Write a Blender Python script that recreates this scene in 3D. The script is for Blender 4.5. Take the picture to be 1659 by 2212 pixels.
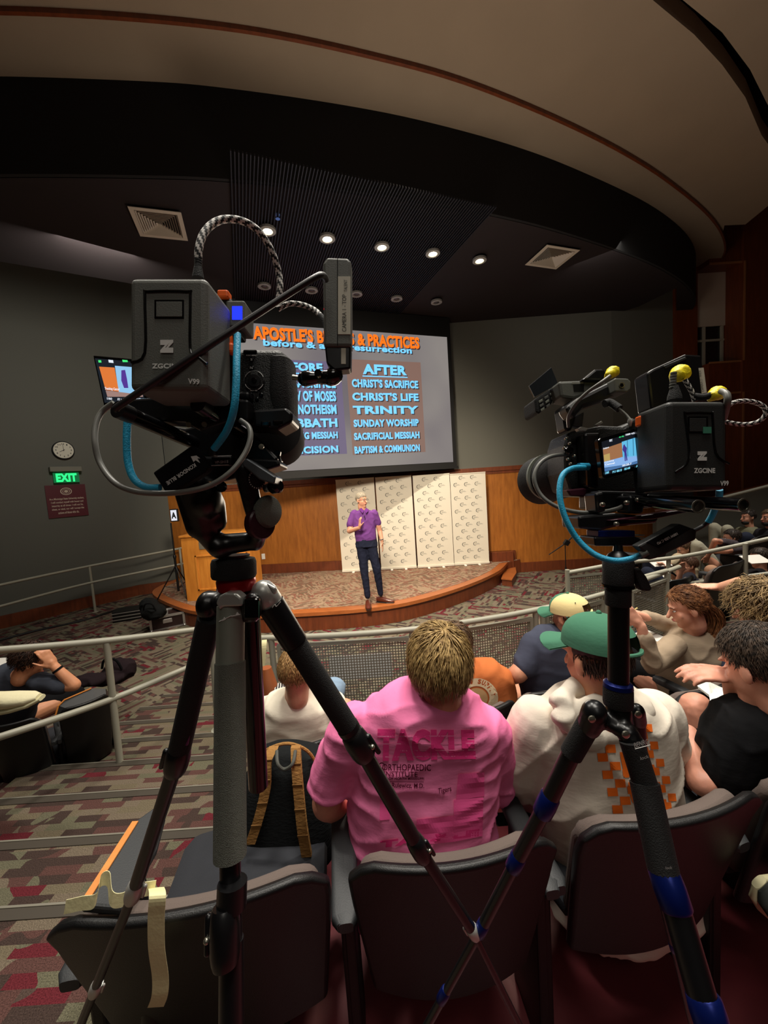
import bpy, bmesh, math, random
from mathutils import Vector, Matrix, noise
from mathutils.bvhtree import BVHTree
random.seed(7)
V = Vector
for o in list(bpy.data.objects): bpy.data.objects.remove(o)
COL = bpy.context.scene.collection
SC = bpy.context.scene
# ---------------------------------------------------------------- camera
FPX = 831.0; CX = 829.5; CY = 1106.0; EYE = V((0, 0, 2.3))
_p = math.radians(4.8); _r = math.radians(3.84)
FW = V((0, math.cos(_p), -math.sin(_p))); U0 = V((0, math.sin(_p), math.cos(_p))); X0 = V((1, 0, 0))
RT = X0 * math.cos(_r) - U0 * math.sin(_r); UP = X0 * math.sin(_r) + U0 * math.cos(_r)
cam_d = bpy.data.cameras.new('camera'); cam = bpy.data.objects.new('camera', cam_d); COL.objects.link(cam)
cam.matrix_world = Matrix(((RT.x, UP.x, -FW.x, EYE.x), (RT.y, UP.y, -FW.y, EYE.y), (RT.z, UP.z, -FW.z, EYE.z), (0, 0, 0, 1)))
cam_d.sensor_fit = 'HORIZONTAL'; cam_d.sensor_width = 36; cam_d.lens = FPX / 1659 * 36; cam_d.clip_start = 0.05; cam_d.clip_end = 100
SC.camera = cam
def ray(px, py): return RT * ((px - CX) / FPX) + UP * ((CY - py) / FPX) + FW
def W(px, py, Y): r = ray(px, py); return EYE + r * (Y / r.y)
def Z(px, py, z): r = ray(px, py); return EYE + r * ((z - EYE.z) / r.z)
def C(px, py, dep): return EYE + ray(px, py) * dep
# ---------------------------------------------------------------- world, lights, exposure
w = bpy.data.worlds.new('world'); SC.world = w; w.use_nodes = True
w.node_tree.nodes['Background'].inputs[0].default_value = (0.75, 0.8, 1.0, 1); w.node_tree.nodes['Background'].inputs[1].default_value = 0.012
SC.view_settings.view_transform = 'Standard'; SC.view_settings.look = 'None'; SC.view_settings.gamma = 1; SC.view_settings.use_curve_mapping = False
SC.view_settings.exposure = 0.16
def light(kind, loc, energy, color, size=0.3, target=None, spot=90, blend=0.6):
    d = bpy.data.lights.new('lamp_light', kind); d.energy = energy; d.color = color
    if kind == 'AREA': d.shape = 'DISK'; d.size = size
    else: d.shadow_soft_size = size
    if kind == 'SPOT': d.spot_size = math.radians(spot); d.spot_blend = blend
    o = bpy.data.objects.new('lamp_light', d); COL.objects.link(o); o.location = loc
    t = V(target) if target else V(loc) - V((0, 0, 1))
    o.rotation_euler = (t - V(loc)).to_track_quat('-Z', 'Y').to_euler()
    return o
WARM = (1.0, 0.86, 0.68); NEU = (1.0, 0.94, 0.84)
for x, y, e in ((-2.8, 2.6, 70), (-0.6, 2.3, 66), (1.2, 2.3, 70), (3.0, 3.2, 66), (5.4, 4.6, 170)):      # house downlights over the audience
    light('SPOT', (x, y, 6.3), e * 5.0, NEU, 0.25, (x * 0.9, y - 0.7, 0), 92, 0.8)
light('SPOT', (0.5, 0.5, 6.3), 520, NEU, 0.9, (0.7, 1.4, 0.5), 84, 0.8)
light('AREA', (0.4, -2.2, 5.2), 15, NEU, 1.6, (0.0, 1.2, 1.9))       # unseen fill added behind the photographer for camera-facing surfaces
light('SPOT', (0.8, 4.0, 5.9), 330, WARM, 0.3, (0.9, 4.6, 0), 105, 0.8)      # spot added to brighten the front floor, no fitting
for x, y in ((-3.4, 5.2), (3.6, 6.2)): light('AREA', (x, y, 5.4), 80 if x < 0 else 7, NEU, 1.0, (x*1.7, y + 3.0, 2.0))  # area fills added to brighten the walls, without fittings
light('AREA', (0.5, 4.2, 2.2), 60, WARM, 2.0, (1.5, 2.5, 6.5))       # mid-air uplight added to brighten the house ceiling
light('SPOT', (-0.6, 2.2, 4.1), 1250, WARM, 0.35, (-0.7, 8.7, 1.4), 78, 0.7)     # mid-air spot added to brighten the stage wall and banners
# ---------------------------------------------------------------- helpers
def srgb(r, g, b):
    f = lambda c: (c / 255 / 12.92) if c <= 10 else ((c / 255 + 0.055) / 1.055) ** 2.4
    return (f(r), f(g), f(b), 1)
MATS = {}
def mat(name, col, rough=0.6, metal=0.0, bump=0.0, bscale=60, var=0.0, vscale=8, emit=0, coat=0, spec=0.5, stretch=None, trans=0):
    if name in MATS: return MATS[name]
    m = bpy.data.materials.new(name); m.use_nodes = True; nt = m.node_tree; b = nt.nodes['Principled BSDF']
    c = srgb(*col); b.inputs['Base Color'].default_value = c; b.inputs['Roughness'].default_value = rough; b.inputs['Metallic'].default_value = metal
    b.inputs['Specular IOR Level'].default_value = spec
    if coat: b.inputs['Coat Weight'].default_value = coat
    if emit: b.inputs['Emission Color'].default_value = c; b.inputs['Emission Strength'].default_value = emit
    if trans: b.inputs['Transmission Weight'].default_value = trans
    tc = nt.nodes.new('ShaderNodeTexCoord'); mp = nt.nodes.new('ShaderNodeMapping'); nt.links.new(tc.outputs['Object'], mp.inputs[0])
    if stretch: mp.inputs['Scale'].default_value = stretch
    if bump:
        n = nt.nodes.new('ShaderNodeTexNoise'); n.inputs['Scale'].default_value = bscale; n.inputs['Detail'].default_value = 4
        nt.links.new(mp.outputs[0], n.inputs['Vector'])
        bp = nt.nodes.new('ShaderNodeBump'); bp.inputs['Strength'].default_value = bump; bp.inputs['Distance'].default_value = 0.01
        nt.links.new(n.outputs['Fac'], bp.inputs['Height']); nt.links.new(bp.outputs[0], b.inputs['Normal'])
    if var:
        n = nt.nodes.new('ShaderNodeTexNoise'); n.inputs['Scale'].default_value = vscale; n.inputs['Detail'].default_value = 5
        nt.links.new(mp.outputs[0], n.inputs['Vector'])
        r = nt.nodes.new('ShaderNodeValToRGB'); r.color_ramp.elements[0].position = 0.3; r.color_ramp.elements[1].position = 0.7
        r.color_ramp.elements[0].color = tuple(x * (1 - var) for x in c[:3]) + (1,); r.color_ramp.elements[1].color = tuple(min(1, x * (1 + var)) for x in c[:3]) + (1,)
        nt.links.new(n.outputs['Fac'], r.inputs[0]); nt.links.new(r.outputs[0], b.inputs['Base Color'])
    MATS[name] = m; return m
def carpet(name, angle, quarter, cell=(0.16, 0.035), pal=None, gain=0.62):
    m = bpy.data.materials.new(name); m.use_nodes = True; nt = m.node_tree; L = nt.links.new; b = nt.nodes['Principled BSDF']; b.inputs['Roughness'].default_value = 0.95
    b.inputs['Specular IOR Level'].default_value = 0.1
    def N(t, **k):
        n = nt.nodes.new('ShaderNode' + t)
        for a, v in k.items(): setattr(n, a, v)
        return n
    def Mt(op, a, c=None, d=None):
        n = N('Math', operation=op)
        for i, v in enumerate((a, c, d)):
            if v is None: continue
            if isinstance(v, (int, float)): n.inputs[i].default_value = v
            else: L(v, n.inputs[i])
        return n.outputs[0]
    g = N('NewGeometry'); mp = N('Mapping'); mp.vector_type = 'POINT'; mp.inputs['Rotation'].default_value = (0, 0, math.radians(angle)); L(g.outputs['Position'], mp.inputs[0])
    sp = N('SeparateXYZ'); L(mp.outputs[0], sp.inputs[0]); x, y = sp.outputs[0], sp.outputs[1]
    z = sp.outputs[2]
    if quarter:
        par = Mt('MODULO', Mt('ADD', Mt('FLOOR', Mt('DIVIDE', Mt('ADD', x, 50), quarter)), Mt('FLOOR', Mt('DIVIDE', Mt('ADD', y, 50), quarter))), 2)
        inv = Mt('SUBTRACT', 1, par)
        u = Mt('ADD', Mt('MULTIPLY', x, par), Mt('MULTIPLY', y, inv)); v = Mt('ADD', Mt('MULTIPLY', y, par), Mt('MULTIPLY', x, inv))
    else: u, v = x, Mt('ADD', y, Mt('MULTIPLY', z, 3.0))
    row = Mt('FLOOR', Mt('DIVIDE', v, cell[1]))
    wn = N('TexWhiteNoise', noise_dimensions='1D'); L(row, wn.inputs['W'])
    uc = Mt('FLOOR', Mt('ADD', Mt('DIVIDE', u, cell[0]), Mt('MULTIPLY', wn.outputs['Value'], 9)))
    cb = N('CombineXYZ'); L(uc, cb.inputs[0]); L(row, cb.inputs[1])
    w2 = N('TexWhiteNoise', noise_dimensions='3D'); L(cb.outputs[0], w2.inputs['Vector'])
    # large drifting field biases the cells so that neighbours share a tone
    ln = N('TexNoise'); ln.inputs['Scale'].default_value = 2.2; L(g.outputs['Position'], ln.inputs['Vector'])
    idx = Mt('FRACT', Mt('ADD', Mt('MULTIPLY', w2.outputs['Value'], 0.75), Mt('MULTIPLY', ln.outputs['Fac'], 0.8)))
    r = N('ValToRGB'); r.color_ramp.interpolation = 'CONSTANT'
    pal = pal or [(0, (142, 132, 112)), (0.2, (104, 88, 80)), (0.34, (126, 48, 58)), (0.45, (132, 130, 108)), (0.6, (84, 70, 66)), (0.74, (116, 84, 78)), (0.86, (148, 136, 118))]
    while len(r.color_ramp.elements) < len(pal): r.color_ramp.elements.new(0.5)
    for e, (ps, c) in zip(r.color_ramp.elements, pal): e.position = ps; e.color = tuple(min(1, q * gain) for q in srgb(*c)[:3]) + (1,)
    L(idx, r.inputs[0])
    # pile: fine ribs along each strip
    rb = N('TexNoise'); rb.inputs['Scale'].default_value = 260; L(g.outputs['Position'], rb.inputs['Vector'])
    mx = N('Mix', data_type='RGBA', blend_type='MULTIPLY'); mx.inputs[0].default_value = 1.0
    rr = N('ValToRGB'); rr.color_ramp.elements[0].color = (0.45, 0.45, 0.45, 1); rr.color_ramp.elements[1].color = (1.35, 1.35, 1.35, 1); rr.color_ramp.elements[0].position = 0.3; rr.color_ramp.elements[1].position = 0.7
    L(rb.outputs['Fac'], rr.inputs[0]); L(r.outputs[0], mx.inputs[6]); L(rr.outputs[0], mx.inputs[7]); L(mx.outputs[2], b.inputs['Base Color'])
    return m
def wood(name, c1, c2, rough=0.45, scale=(2, 2, 0.25), coat=0.15):
    m = bpy.data.materials.new(name); m.use_nodes = True; nt = m.node_tree; L = nt.links.new; b = nt.nodes['Principled BSDF']
    b.inputs['Roughness'].default_value = rough; b.inputs['Coat Weight'].default_value = coat; b.inputs['Coat Roughness'].default_value = 0.3
    g = nt.nodes.new('ShaderNodeNewGeometry'); mp = nt.nodes.new('ShaderNodeMapping'); mp.inputs['Scale'].default_value = scale; L(g.outputs['Position'], mp.inputs[0])
    n = nt.nodes.new('ShaderNodeTexNoise'); n.inputs['Scale'].default_value = 9; n.inputs['Detail'].default_value = 9; n.inputs['Roughness'].default_value = 0.65; L(mp.outputs[0], n.inputs['Vector'])
    r = nt.nodes.new('ShaderNodeValToRGB'); r.color_ramp.elements[0].position = 0.3; r.color_ramp.elements[1].position = 0.7
    r.color_ramp.elements[0].color = srgb(*c1); r.color_ramp.elements[1].color = srgb(*c2); L(n.outputs['Fac'], r.inputs[0]); L(r.outputs[0], b.inputs['Base Color'])
    return m
def tag(o, label=None, cat=None, group=None, kind=None):
    if label: o['label'] = label
    if cat: o['category'] = cat
    if group: o['group'] = group
    if kind: o['kind'] = kind
    return o
def thing(name, label, cat, loc, group=None, rz=0):
    o = bpy.data.objects.new(name, None); COL.objects.link(o); o.location = loc; o.rotation_euler = (0, 0, rz); o.empty_display_size = 0.05
    o['wl'] = list(loc)
    return tag(o, label, cat, group)
def rloc(p):
    return V(p['wl']) if p is not None and 'wl' in p else V((0, 0, 0))
def frame(d, up=V((0, 0, 1))):
    d = V(d).normalized(); u = V(up)
    if abs(d.dot(u)) > 0.95: u = V((0, 1, 0)) if abs(d.y) < 0.9 else V((1, 0, 0))
    s = d.cross(u).normalized(); u = s.cross(d).normalized(); return s, u
class MB:
    def __init__(s): s.v = []; s.f = []; s.m = []; s.mi = 0
    def add(s, vs, fs):
        n = len(s.v); s.v += [V(a) for a in vs]; s.f += [[i + n for i in f] for f in fs]; s.m += [s.mi] * len(fs); return s
    def box(s, c, size, R=None, taper=1.0):
        x, y, z = [q / 2 for q in size]; c = V(c); out = []
        for dz, k in ((-z, 1), (z, taper)):
            for dx, dy in ((-x, -y), (x, -y), (x, y), (-x, y)):
                p = V((dx * k, dy * k, dz)); out.append(c + (R @ p if R else p))
        return s.add(out, [[3, 2, 1, 0], [4, 5, 6, 7], [0, 1, 5, 4], [1, 2, 6, 5], [2, 3, 7, 6], [3, 0, 4, 7]])
    def b2(s, a, b): a, b = V(a), V(b); return s.box((a + b) / 2, [abs(q) for q in (b - a)])
    def tube(s, pts, r, n=10, close=True):
        pts = [V(p) for p in pts]; k = len(pts); rs = r if isinstance(r, (list, tuple)) else [r] * k; vs = []; prev = None
        for i, p in enumerate(pts):
            d = (pts[min(i + 1, k - 1)] - pts[max(i - 1, 0)])
            if d.length < 1e-9: d = V((0, 0, 1))
            d.normalize()
            if prev is None: a = frame(d)[0]; b = d.cross(a)
            else:
                a = (prev - d * prev.dot(d)); a = a.normalized() if a.length > 1e-6 else frame(d)[0]; b = d.cross(a)
            prev = a
            for j in range(n):
                t = 2 * math.pi * j / n; vs.append(p + (a * math.cos(t) + b * math.sin(t)) * rs[i])
        fs = [[i * n + j, i * n + (j + 1) % n, (i + 1) * n + (j + 1) % n, (i + 1) * n + j] for i in range(k - 1) for j in range(n)]
        if close: fs += [list(range(n))[::-1], [(k - 1) * n + j for j in range(n)]]
        return s.add(vs, fs)
    def cyl(s, a, b, r, r2=None, n=20): return s.tube([a, b], [r, r if r2 is None else r2], n)
    def lathe(s, base, axis, prof, n=24):
        a, b = frame(axis); ax = V(axis).normalized(); base = V(base); vs = []
        for h, r in prof:
            for j in range(n):
                t = 2 * math.pi * j / n; vs.append(base + ax * h + (a * math.cos(t) + b * math.sin(t)) * max(r, 1e-5))
        k = len(prof); fs = [[i * n + j, i * n + (j + 1) % n, (i + 1) * n + (j + 1) % n, (i + 1) * n + j] for i in range(k - 1) for j in range(n)]
        fs += [list(range(n))[::-1], [(k - 1) * n + j for j in range(n)]]
        return s.add(vs, fs)
    def ell(s, c, r, R=None, nu=20, nv=12):
        c = V(c); vs = []
        for i in range(nv + 1):
            ph = math.pi * i / nv
            for j in range(nu):
                t = 2 * math.pi * j / nu; p = V((r[0] * math.sin(ph) * math.cos(t), r[1] * math.sin(ph) * math.sin(t), r[2] * math.cos(ph)))
                vs.append(c + (R @ p if R else p))
        return s.add(vs, [[(i + 1) * nu + j, (i + 1) * nu + (j + 1) % nu, i * nu + (j + 1) % nu, i * nu + j] for i in range(nv) for j in range(nu)])
    def cap(s, a, ra, b, rb, n=14):          # tapered capsule
        a, b = V(a), V(b); d = b - a; L = d.length
        if L < 1e-6: return s.ell(a, (ra, ra, ra))
        pr = [(-ra * math.cos(t), ra * math.sin(t)) for t in (0.05, 0.5, 1.0, 1.57)] + [(L + rb * math.sin(t), rb * math.cos(t)) for t in (0, 0.55, 1.05, 1.52)]
        return s.lathe(a, d, pr, n)
    def loft(s, rings, n=24, side=None, sup=2.0):    # rings (center, rx, ry); rx along side
        k = len(rings); vs = []; cs = [V(r[0]) for r in rings]
        for i, (c, rx, ry) in enumerate(rings):
            d = (cs[min(i + 1, k - 1)] - cs[max(i - 1, 0)]).normalized(); sd = V(side) if side else V((1, 0, 0)); sd = (sd - d * sd.dot(d)).normalized(); o = d.cross(sd)
            for j in range(n):
                t = 2 * math.pi * j / n; ct, st = math.cos(t), math.sin(t)
                ct = math.copysign(abs(ct) ** (2 / sup), ct); st = math.copysign(abs(st) ** (2 / sup), st)
                vs.append(V(c) + sd * rx * ct + o * ry * st)
        fs = [[i * n + j, i * n + (j + 1) % n, (i + 1) * n + (j + 1) % n, (i + 1) * n + j] for i in range(k - 1) for j in range(n)]
        fs += [list(range(n))[::-1], [(k - 1) * n + j for j in range(n)]]
        return s.add(vs, fs)
    def prism(s, poly, vec):
        n = len(poly); vec = V(vec); p = [V(q) for q in poly]
        return s.add(p + [q + vec for q in p], [list(range(n))[::-1], [n + i for i in range(n)]] + [[i, (i + 1) % n, n + (i + 1) % n, n + i] for i in range(n)])
    def build(s, name, m, parent=None, smooth=False, bevel=0, label=None, seg=2, ori=None, sub=0):
        me = bpy.data.meshes.new(name)
        if parent is not None: org = rloc(parent)
        elif ori is not None: org = V(ori)
        else:
            xs = [min(q[i] for q in s.v) for i in range(3)]; ys = [max(q[i] for q in s.v) for i in range(3)]
            org = V(((xs[0] + ys[0]) / 2, (xs[1] + ys[1]) / 2, xs[2]))
        me.from_pydata([q - org for q in s.v], [], s.f)
        for q in (m if isinstance(m, (list, tuple)) else [m]): me.materials.append(q)
        if isinstance(m, (list, tuple)): me.polygons.foreach_set('material_index', s.m)
        bm = bmesh.new(); bm.from_mesh(me); bmesh.ops.recalc_face_normals(bm, faces=bm.faces); bm.to_mesh(me); bm.free()
        if smooth:
            me.polygons.foreach_set('use_smooth', [True] * len(me.polygons))
            try: me.set_sharp_from_angle(angle=math.radians(38))
            except Exception: pass
        o = bpy.data.objects.new(name, me); COL.objects.link(o)
        if parent is not None: o.parent = parent; o['wl'] = list(org); 
        else: o.location = org; o['wl'] = list(org)
        if bevel:
            b = o.modifiers.new('bevel', 'BEVEL'); b.width = bevel; b.segments = seg; b.limit_method = 'ANGLE'; b.angle_limit = math.radians(40)
        if sub: q = o.modifiers.new('sub', 'SUBSURF'); q.levels = sub; q.render_levels = sub
        if label: o['label'] = label
        return o
def struct(name, mb, m, parent=None, **k):
    o = mb.build(name, m, parent, **k)
    if parent is None: o['kind'] = 'structure'
    return o
def spline(pts, n=8):
    pts = [V(p) for p in pts]; out = []
    for i in range(len(pts) - 1):
        p0 = pts[max(i - 1, 0)]; p1 = pts[i]; p2 = pts[i + 1]; p3 = pts[min(i + 2, len(pts) - 1)]
        for j in range(n):
            t = j / n; out.append(0.5 * ((2 * p1) + (p2 - p0) * t + (2 * p0 - 5 * p1 + 4 * p2 - p3) * t * t + (3 * p1 - p0 - 3 * p2 + p3) * t ** 3))
    out.append(pts[-1]); return out
def text_mesh(s, bold=0.0):
    cu = bpy.data.curves.new('t', 'FONT'); cu.body = s; cu.size = 1; cu.offset = bold; cu.resolution_u = 3; cu.space_character = 1.0 + bold * 1.2
    cu.align_x = 'LEFT'
    o = bpy.data.objects.new('t', cu); COL.objects.link(o); dg = bpy.context.evaluated_depsgraph_get(); me = bpy.data.meshes.new_from_object(o.evaluated_get(dg))
    vs = [v.co.copy() for v in me.vertices]; fs = [list(p.vertices) for p in me.polygons]
    bpy.data.objects.remove(o); bpy.data.curves.remove(cu); bpy.data.meshes.remove(me)
    x0 = min(v.x for v in vs); x1 = max(v.x for v in vs); y0 = min(v.y for v in vs); y1 = max(v.y for v in vs)
    return [V(((v.x - x0) / (x1 - x0), (v.y - y0) / (y1 - y0), 0)) for v in vs], fs, (x1 - x0) / (y1 - y0)
def text(s, org, ux, uy, m, parent, name='lettering', bold=0.02, lift=0.0006):
    """text filling the parallelogram org, org+ux, org+uy"""
    vs, fs, a = text_mesh(s, bold); ux, uy = V(ux), V(uy); nn = ux.cross(uy).normalized() * lift
    me = MB(); me.add([V(org) + ux * v.x + uy * v.y + nn for v in vs], fs)
    return me.build(name, m, parent)
def copy_tree(o, parent=None):
    c = o.copy(); COL.objects.link(c); c.parent = parent
    for ch in list(o.children): copy_tree(ch, c)
    return c
# ---------------------------------------------------------------- materials
M_grey = mat('grey paint', (98, 98, 90), 0.85, bump=0.05, bscale=200)
M_beige = mat('beige ceiling paint', (150, 134, 116), 0.9, bump=0.04, bscale=150, var=0.04, vscale=1.5)
M_black = mat('black fascia paint', (7, 6, 7), 0.9)
M_dark = mat('dark maroon ceiling', (24, 12, 15), 0.85, var=0.1, vscale=3)
M_slat = mat('dark blue grey slats', (17, 19, 30), 0.6)
M_wood = wood('maple veneer', (138, 80, 26), (178, 110, 42))
M_wdark = wood('dark stained wood', (92, 44, 22), (122, 60, 30))
M_nose = wood('stage nosing wood', (146, 80, 36), (172, 98, 48), scale=(0.6, 2, 2))
M_carp = carpet('herringbone carpet', 32, 0.62, (0.24, 0.045))
M_carps = carpet('stair carpet', 0, None, (0.17, 0.042), gain=0.62, pal=[(0, (134, 122, 100)), (0.2, (100, 82, 74)), (0.34, (120, 48, 56)), (0.43, (124, 120, 98)), (0.58, (84, 68, 62)), (0.72, (110, 78, 72)), (0.86, (138, 124, 106))])
M_carpst = carpet('stage carpet', 62, 0.5, (0.12, 0.03), pal=[(0, (158, 134, 110)), (0.25, (120, 98, 80)), (0.5, (164, 140, 118)), (0.7, (132, 108, 90)), (0.85, (140, 92, 78))], gain=0.9)
M_burg = mat('burgundy concrete', (112, 42, 48), 0.5, bump=0.08, bscale=30, var=0.22, vscale=5, coat=0.1)
M_pipe = mat('grey painted rail', (158, 156, 140), 0.42, spec=0.5)
M_white = mat('white paint', (225, 222, 214), 0.6)
# ---------------------------------------------------------------- floors and tiers
mb = MB(); mb.prism([(-13, -5, -0.3), (-13, 12, -0.3), (11.5, 12, -0.3), (11.5, -5, -0.3)], (0, 0, 0.3)); struct('floor', mb, M_carp)
# left aisle stair flight
flight = thing('stair_flight', None, None, (-1.6, 2.6, 0)); flight['kind'] = 'structure'
M_nos = mat('stair nosing strip', (70, 64, 56), 0.4); M_nosl = mat('nosing metal edge', (170, 165, 150), 0.35, metal=0.6)
yk = [1.36 + 0.4 * k for k in range(8)]
for k in range(8):
    z = 0.75 - 0.1 * k
    y1 = yk[k]; y0 = y1 - 0.4 if k else -1.5
    if z <= 0.001: break
    m1 = MB(); m1.b2((-2.62, y0, 0.0), (-0.42, y1, z)); m1.build('step', M_carps, flight)
    m2 = MB(); m2.b2((-2.62, y1 - 0.045, z), (-0.42, y1 + 0.004, z + 0.004)); m2.build('nosing', M_nos, flight)
    m2 = MB(); m2.b2((-2.62, y1 - 0.003, z + 0.004), (-0.42, y1 + 0.006, z + 0.007)); m2.build('nosing_edge', M_nosl, flight)
# seating tiers (right block, left block)
tiers = [(0.55, -2.0, 1.75), (0.38, 1.75, 2.75)]
for i, (z, y0, y1) in enumerate(tiers):
    mb = MB(); mb.b2((-0.42, y0, 0.0), (4.6, y1 + 0.02, z)); t = mb.build('floor', M_burg if i < 1 else M_carps); t['kind'] = 'structure'
for z, y0, y1 in ((0.1, 2.5, 3.5),):
    mb = MB(); mb.b2((-6.0, y0, 0), (-2.63, y1, z)); t = mb.build('floor', M_burg); t['kind'] = 'structure'
mb = MB(); mb.b2((-6, -1.5, 0), (-2.63, 2.5, 0.4)); t = mb.build('floor', M_carps); t['kind'] = 'structure'
for z, y0, y1, x0 in ((0.12, 5.4, 6.6, 4.3), (0.3, 4.3, 5.4, 3.7), (0.45, 3.3, 4.3, 3.4), (0.3, 3.3, 4.3, 2.9)):
    mb = MB(); mb.b2((x0, y0, 0), (9.5, y1, z)); t = mb.build('floor', M_carps); t['kind'] = 'structure'
# ---------------------------------------------------------------- walls
def wallstrip(name, pts, z0, z1, m, th=0.08, parent=None, **k):
    mb = MB()
    for i in range(len(pts) - 1):
        a, b = V((pts[i][0], pts[i][1], z0)), V((pts[i + 1][0], pts[i + 1][1], z0)); d = (b - a).normalized(); n = V((-d.y, d.x, 0)) * th
        mb.prism([a - d * 0.01 * (i > 0), b, b + n, a + n], (0, 0, z1 - z0))
    return struct(name, mb, m, parent, **k)
WL = [(-13, 3.0), (-10.5, 4.3), (-8.5, 5.8), (-7.2, 7.2), (-5.85, 8.85), (-5.08, 9.15)]
WF = [(-5.08, 9.12), (-2.87, 8.87), (-0.93, 8.72), (3.0, 8.6), (5.2, 8.56), (6.75, 8.86)]
wallstrip('wall_left', WL, 0, 8.4, M_grey)
wallstrip('baseboard_left', [(x + 0.03, y - 0.04) for x, y in WL], 0, 0.24, M_wdark, 0.03)
wallstrip('wall_front', [(x, y + 0.06) for x, y in WF], 0, 8.4, M_grey)
wain = wallstrip('trim_1', WF, 0, 2.33, M_wood, 0.05)
wallstrip('trim_2', [(x, y - 0.035) for x, y in WF], 2.33, 2.42, M_wdark, 0.13)
wallstrip('trim_3', [(x, y - 0.015) for x, y in WF], 2.27, 2.33, M_wdark, 0.08)
wallstrip('baseboard_front', [(x, y - 0.03) for x, y in WF], 0, 0.22, M_wdark, 0.03)
SB = [(-3.9, 8.99), (-2.87, 8.87), (-0.93, 8.72), (2.9, 8.59)]
wallstrip('baseboard_stage', [(x, y - 0.045) for x, y in SB], 0.3, 0.52, M_wdark, 0.03)
mb = MB(); a = W(1060, 1196, 8.55); b = W(1107, 1228, 8.55); mb.b2((a.x, 8.44, 0.3 - 0.3), (b.x, 8.6, 0.52)); struct('trim_4', mb, M_wdark, bevel=0.004)
# right frontal wood wall with window niche
xa, xb = 6.75, 7.25; xc = 7.96
mb = MB(); mb.b2((xa, 8.85, 0), (xb, 9.0, 8.4)); struct('wall_right', mb, M_wdark)
mb = MB(); YR = 8.5
def zr(y, px, Y): return W(px, y, Y).z
zt = zr(565, 1580, YR); zb_ = zr(780, 1580, YR); zt2 = zr(848, 1580, YR)
mb.b2((xc - 0.02, YR, 0), (11.5, YR + 0.5, 8.4)); struct('wall_right_side', mb, M_wdark)
mb = MB(); mb.b2((xb, YR + 0.05, zt), (xc, 9.0, 8.4)); struct('wall_right_lintel', mb, M_wdark)
mb = MB(); mb.b2((xb, YR + 0.05, zt2), (xc, 9.0, zb_)); struct('wall_right_spandrel', mb, M_wdark)
M_thin = wood('light edge trim', (150, 100, 62), (165, 112, 70))
mb = MB(); t = 0.02
mb.b2((xc - t, YR - 0.012, zb_), (xc + t, YR, zt)); mb.b2((xb, YR + 0.03, zt - t), (xc, YR + 0.05, zt + t)); mb.b2((xb, YR + 0.03, zb_ - t), (xc, YR + 0.05, zb_ + t))
mb.b2((xc - t, YR - 0.012, 0.5), (xc + t, YR, zt2)); mb.b2((xb, YR + 0.03, zt2 - t), (xc, YR + 0.05, zt2 + t)); struct('trim_5', mb, M_thin)
win = thing('window_1', None, None, ((xb + xc) / 2, 8.95, zb_)); win['kind'] = 'structure'
M_fr = mat('dim window frame', (170, 165, 150), 0.6); M_pane = mat('night window glass', (10, 10, 14), 0.08, spec=0.8); M_shade = mat('roller shade fabric', (190, 178, 165), 0.9)
mb = MB(); mb.b2((xb, 9.0, zb_), (xc + 0.2, 9.02, zt)); mb.build('pane', M_pane, win)
zs = zr(705, 1535, 8.95); zm = zr(735, 1535, 8.95)
mb = MB(); mb.b2((xb, 8.93, zs), (xc - 0.01, 8.97, zt - 0.0)); mb.build('roller_shade', M_shade, win)
mb = MB(); 
for q in (xb + 0.02, xb + 0.24, xc - 0.06): mb.b2((q - 0.022, 8.95, zb_), (q + 0.022, 9.0, zs))
mb.b2((xb, 8.95, zm - 0.022), (xc, 8.99, zm + 0.022)); mb.build('window_frame', M_fr, win)
mb = MB(); mb.b2((xb, 8.9, 0), (xc + 0.2, 8.98, zt2)); struct('door_1', mb, wood('dark recess panel', (60, 28, 20), (74, 36, 26)))
# back and far right walls closing the hall
mb = MB(); mb.b2((-13, -5.0, 0), (11.5, -4.9, 8.4)); struct('wall_back', mb, M_grey)
mb = MB(); mb.b2((11.4, -5, 0), (11.5, 8.5, 8.4)); struct('wall_right_end', mb, M_wdark)
mb = MB(); mb.b2((-13.1, -5, 0), (-13, 3, 8.4)); struct('wall_left_end', mb, M_grey)
mb = MB(); mb.b2((-13, -5, 8.4), (11.5, 12, 8.5)); struct('ceiling', mb, M_black)
# sloping parapet at right
mb = MB(); pts = [(1418, 1108, 8.2), (1500, 1092, 7.9), (1659, 1054, 7.4), (1760, 1030, 7.1)]
for i in range(3):
    a, b = W(*pts[i]), W(*pts[i + 1]); n = V((0, 0.12, 0)); mb.prism([(a.x, a.y, 0), (b.x, b.y, 0), b, a], n)
struct('wall_parapet', mb, M_grey)
mb = MB(); mb.tube([W(*p) + V((0, 0.05, 0.03)) for p in pts], 0.05, 8); struct('trim_6', mb, M_wdark)
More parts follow.
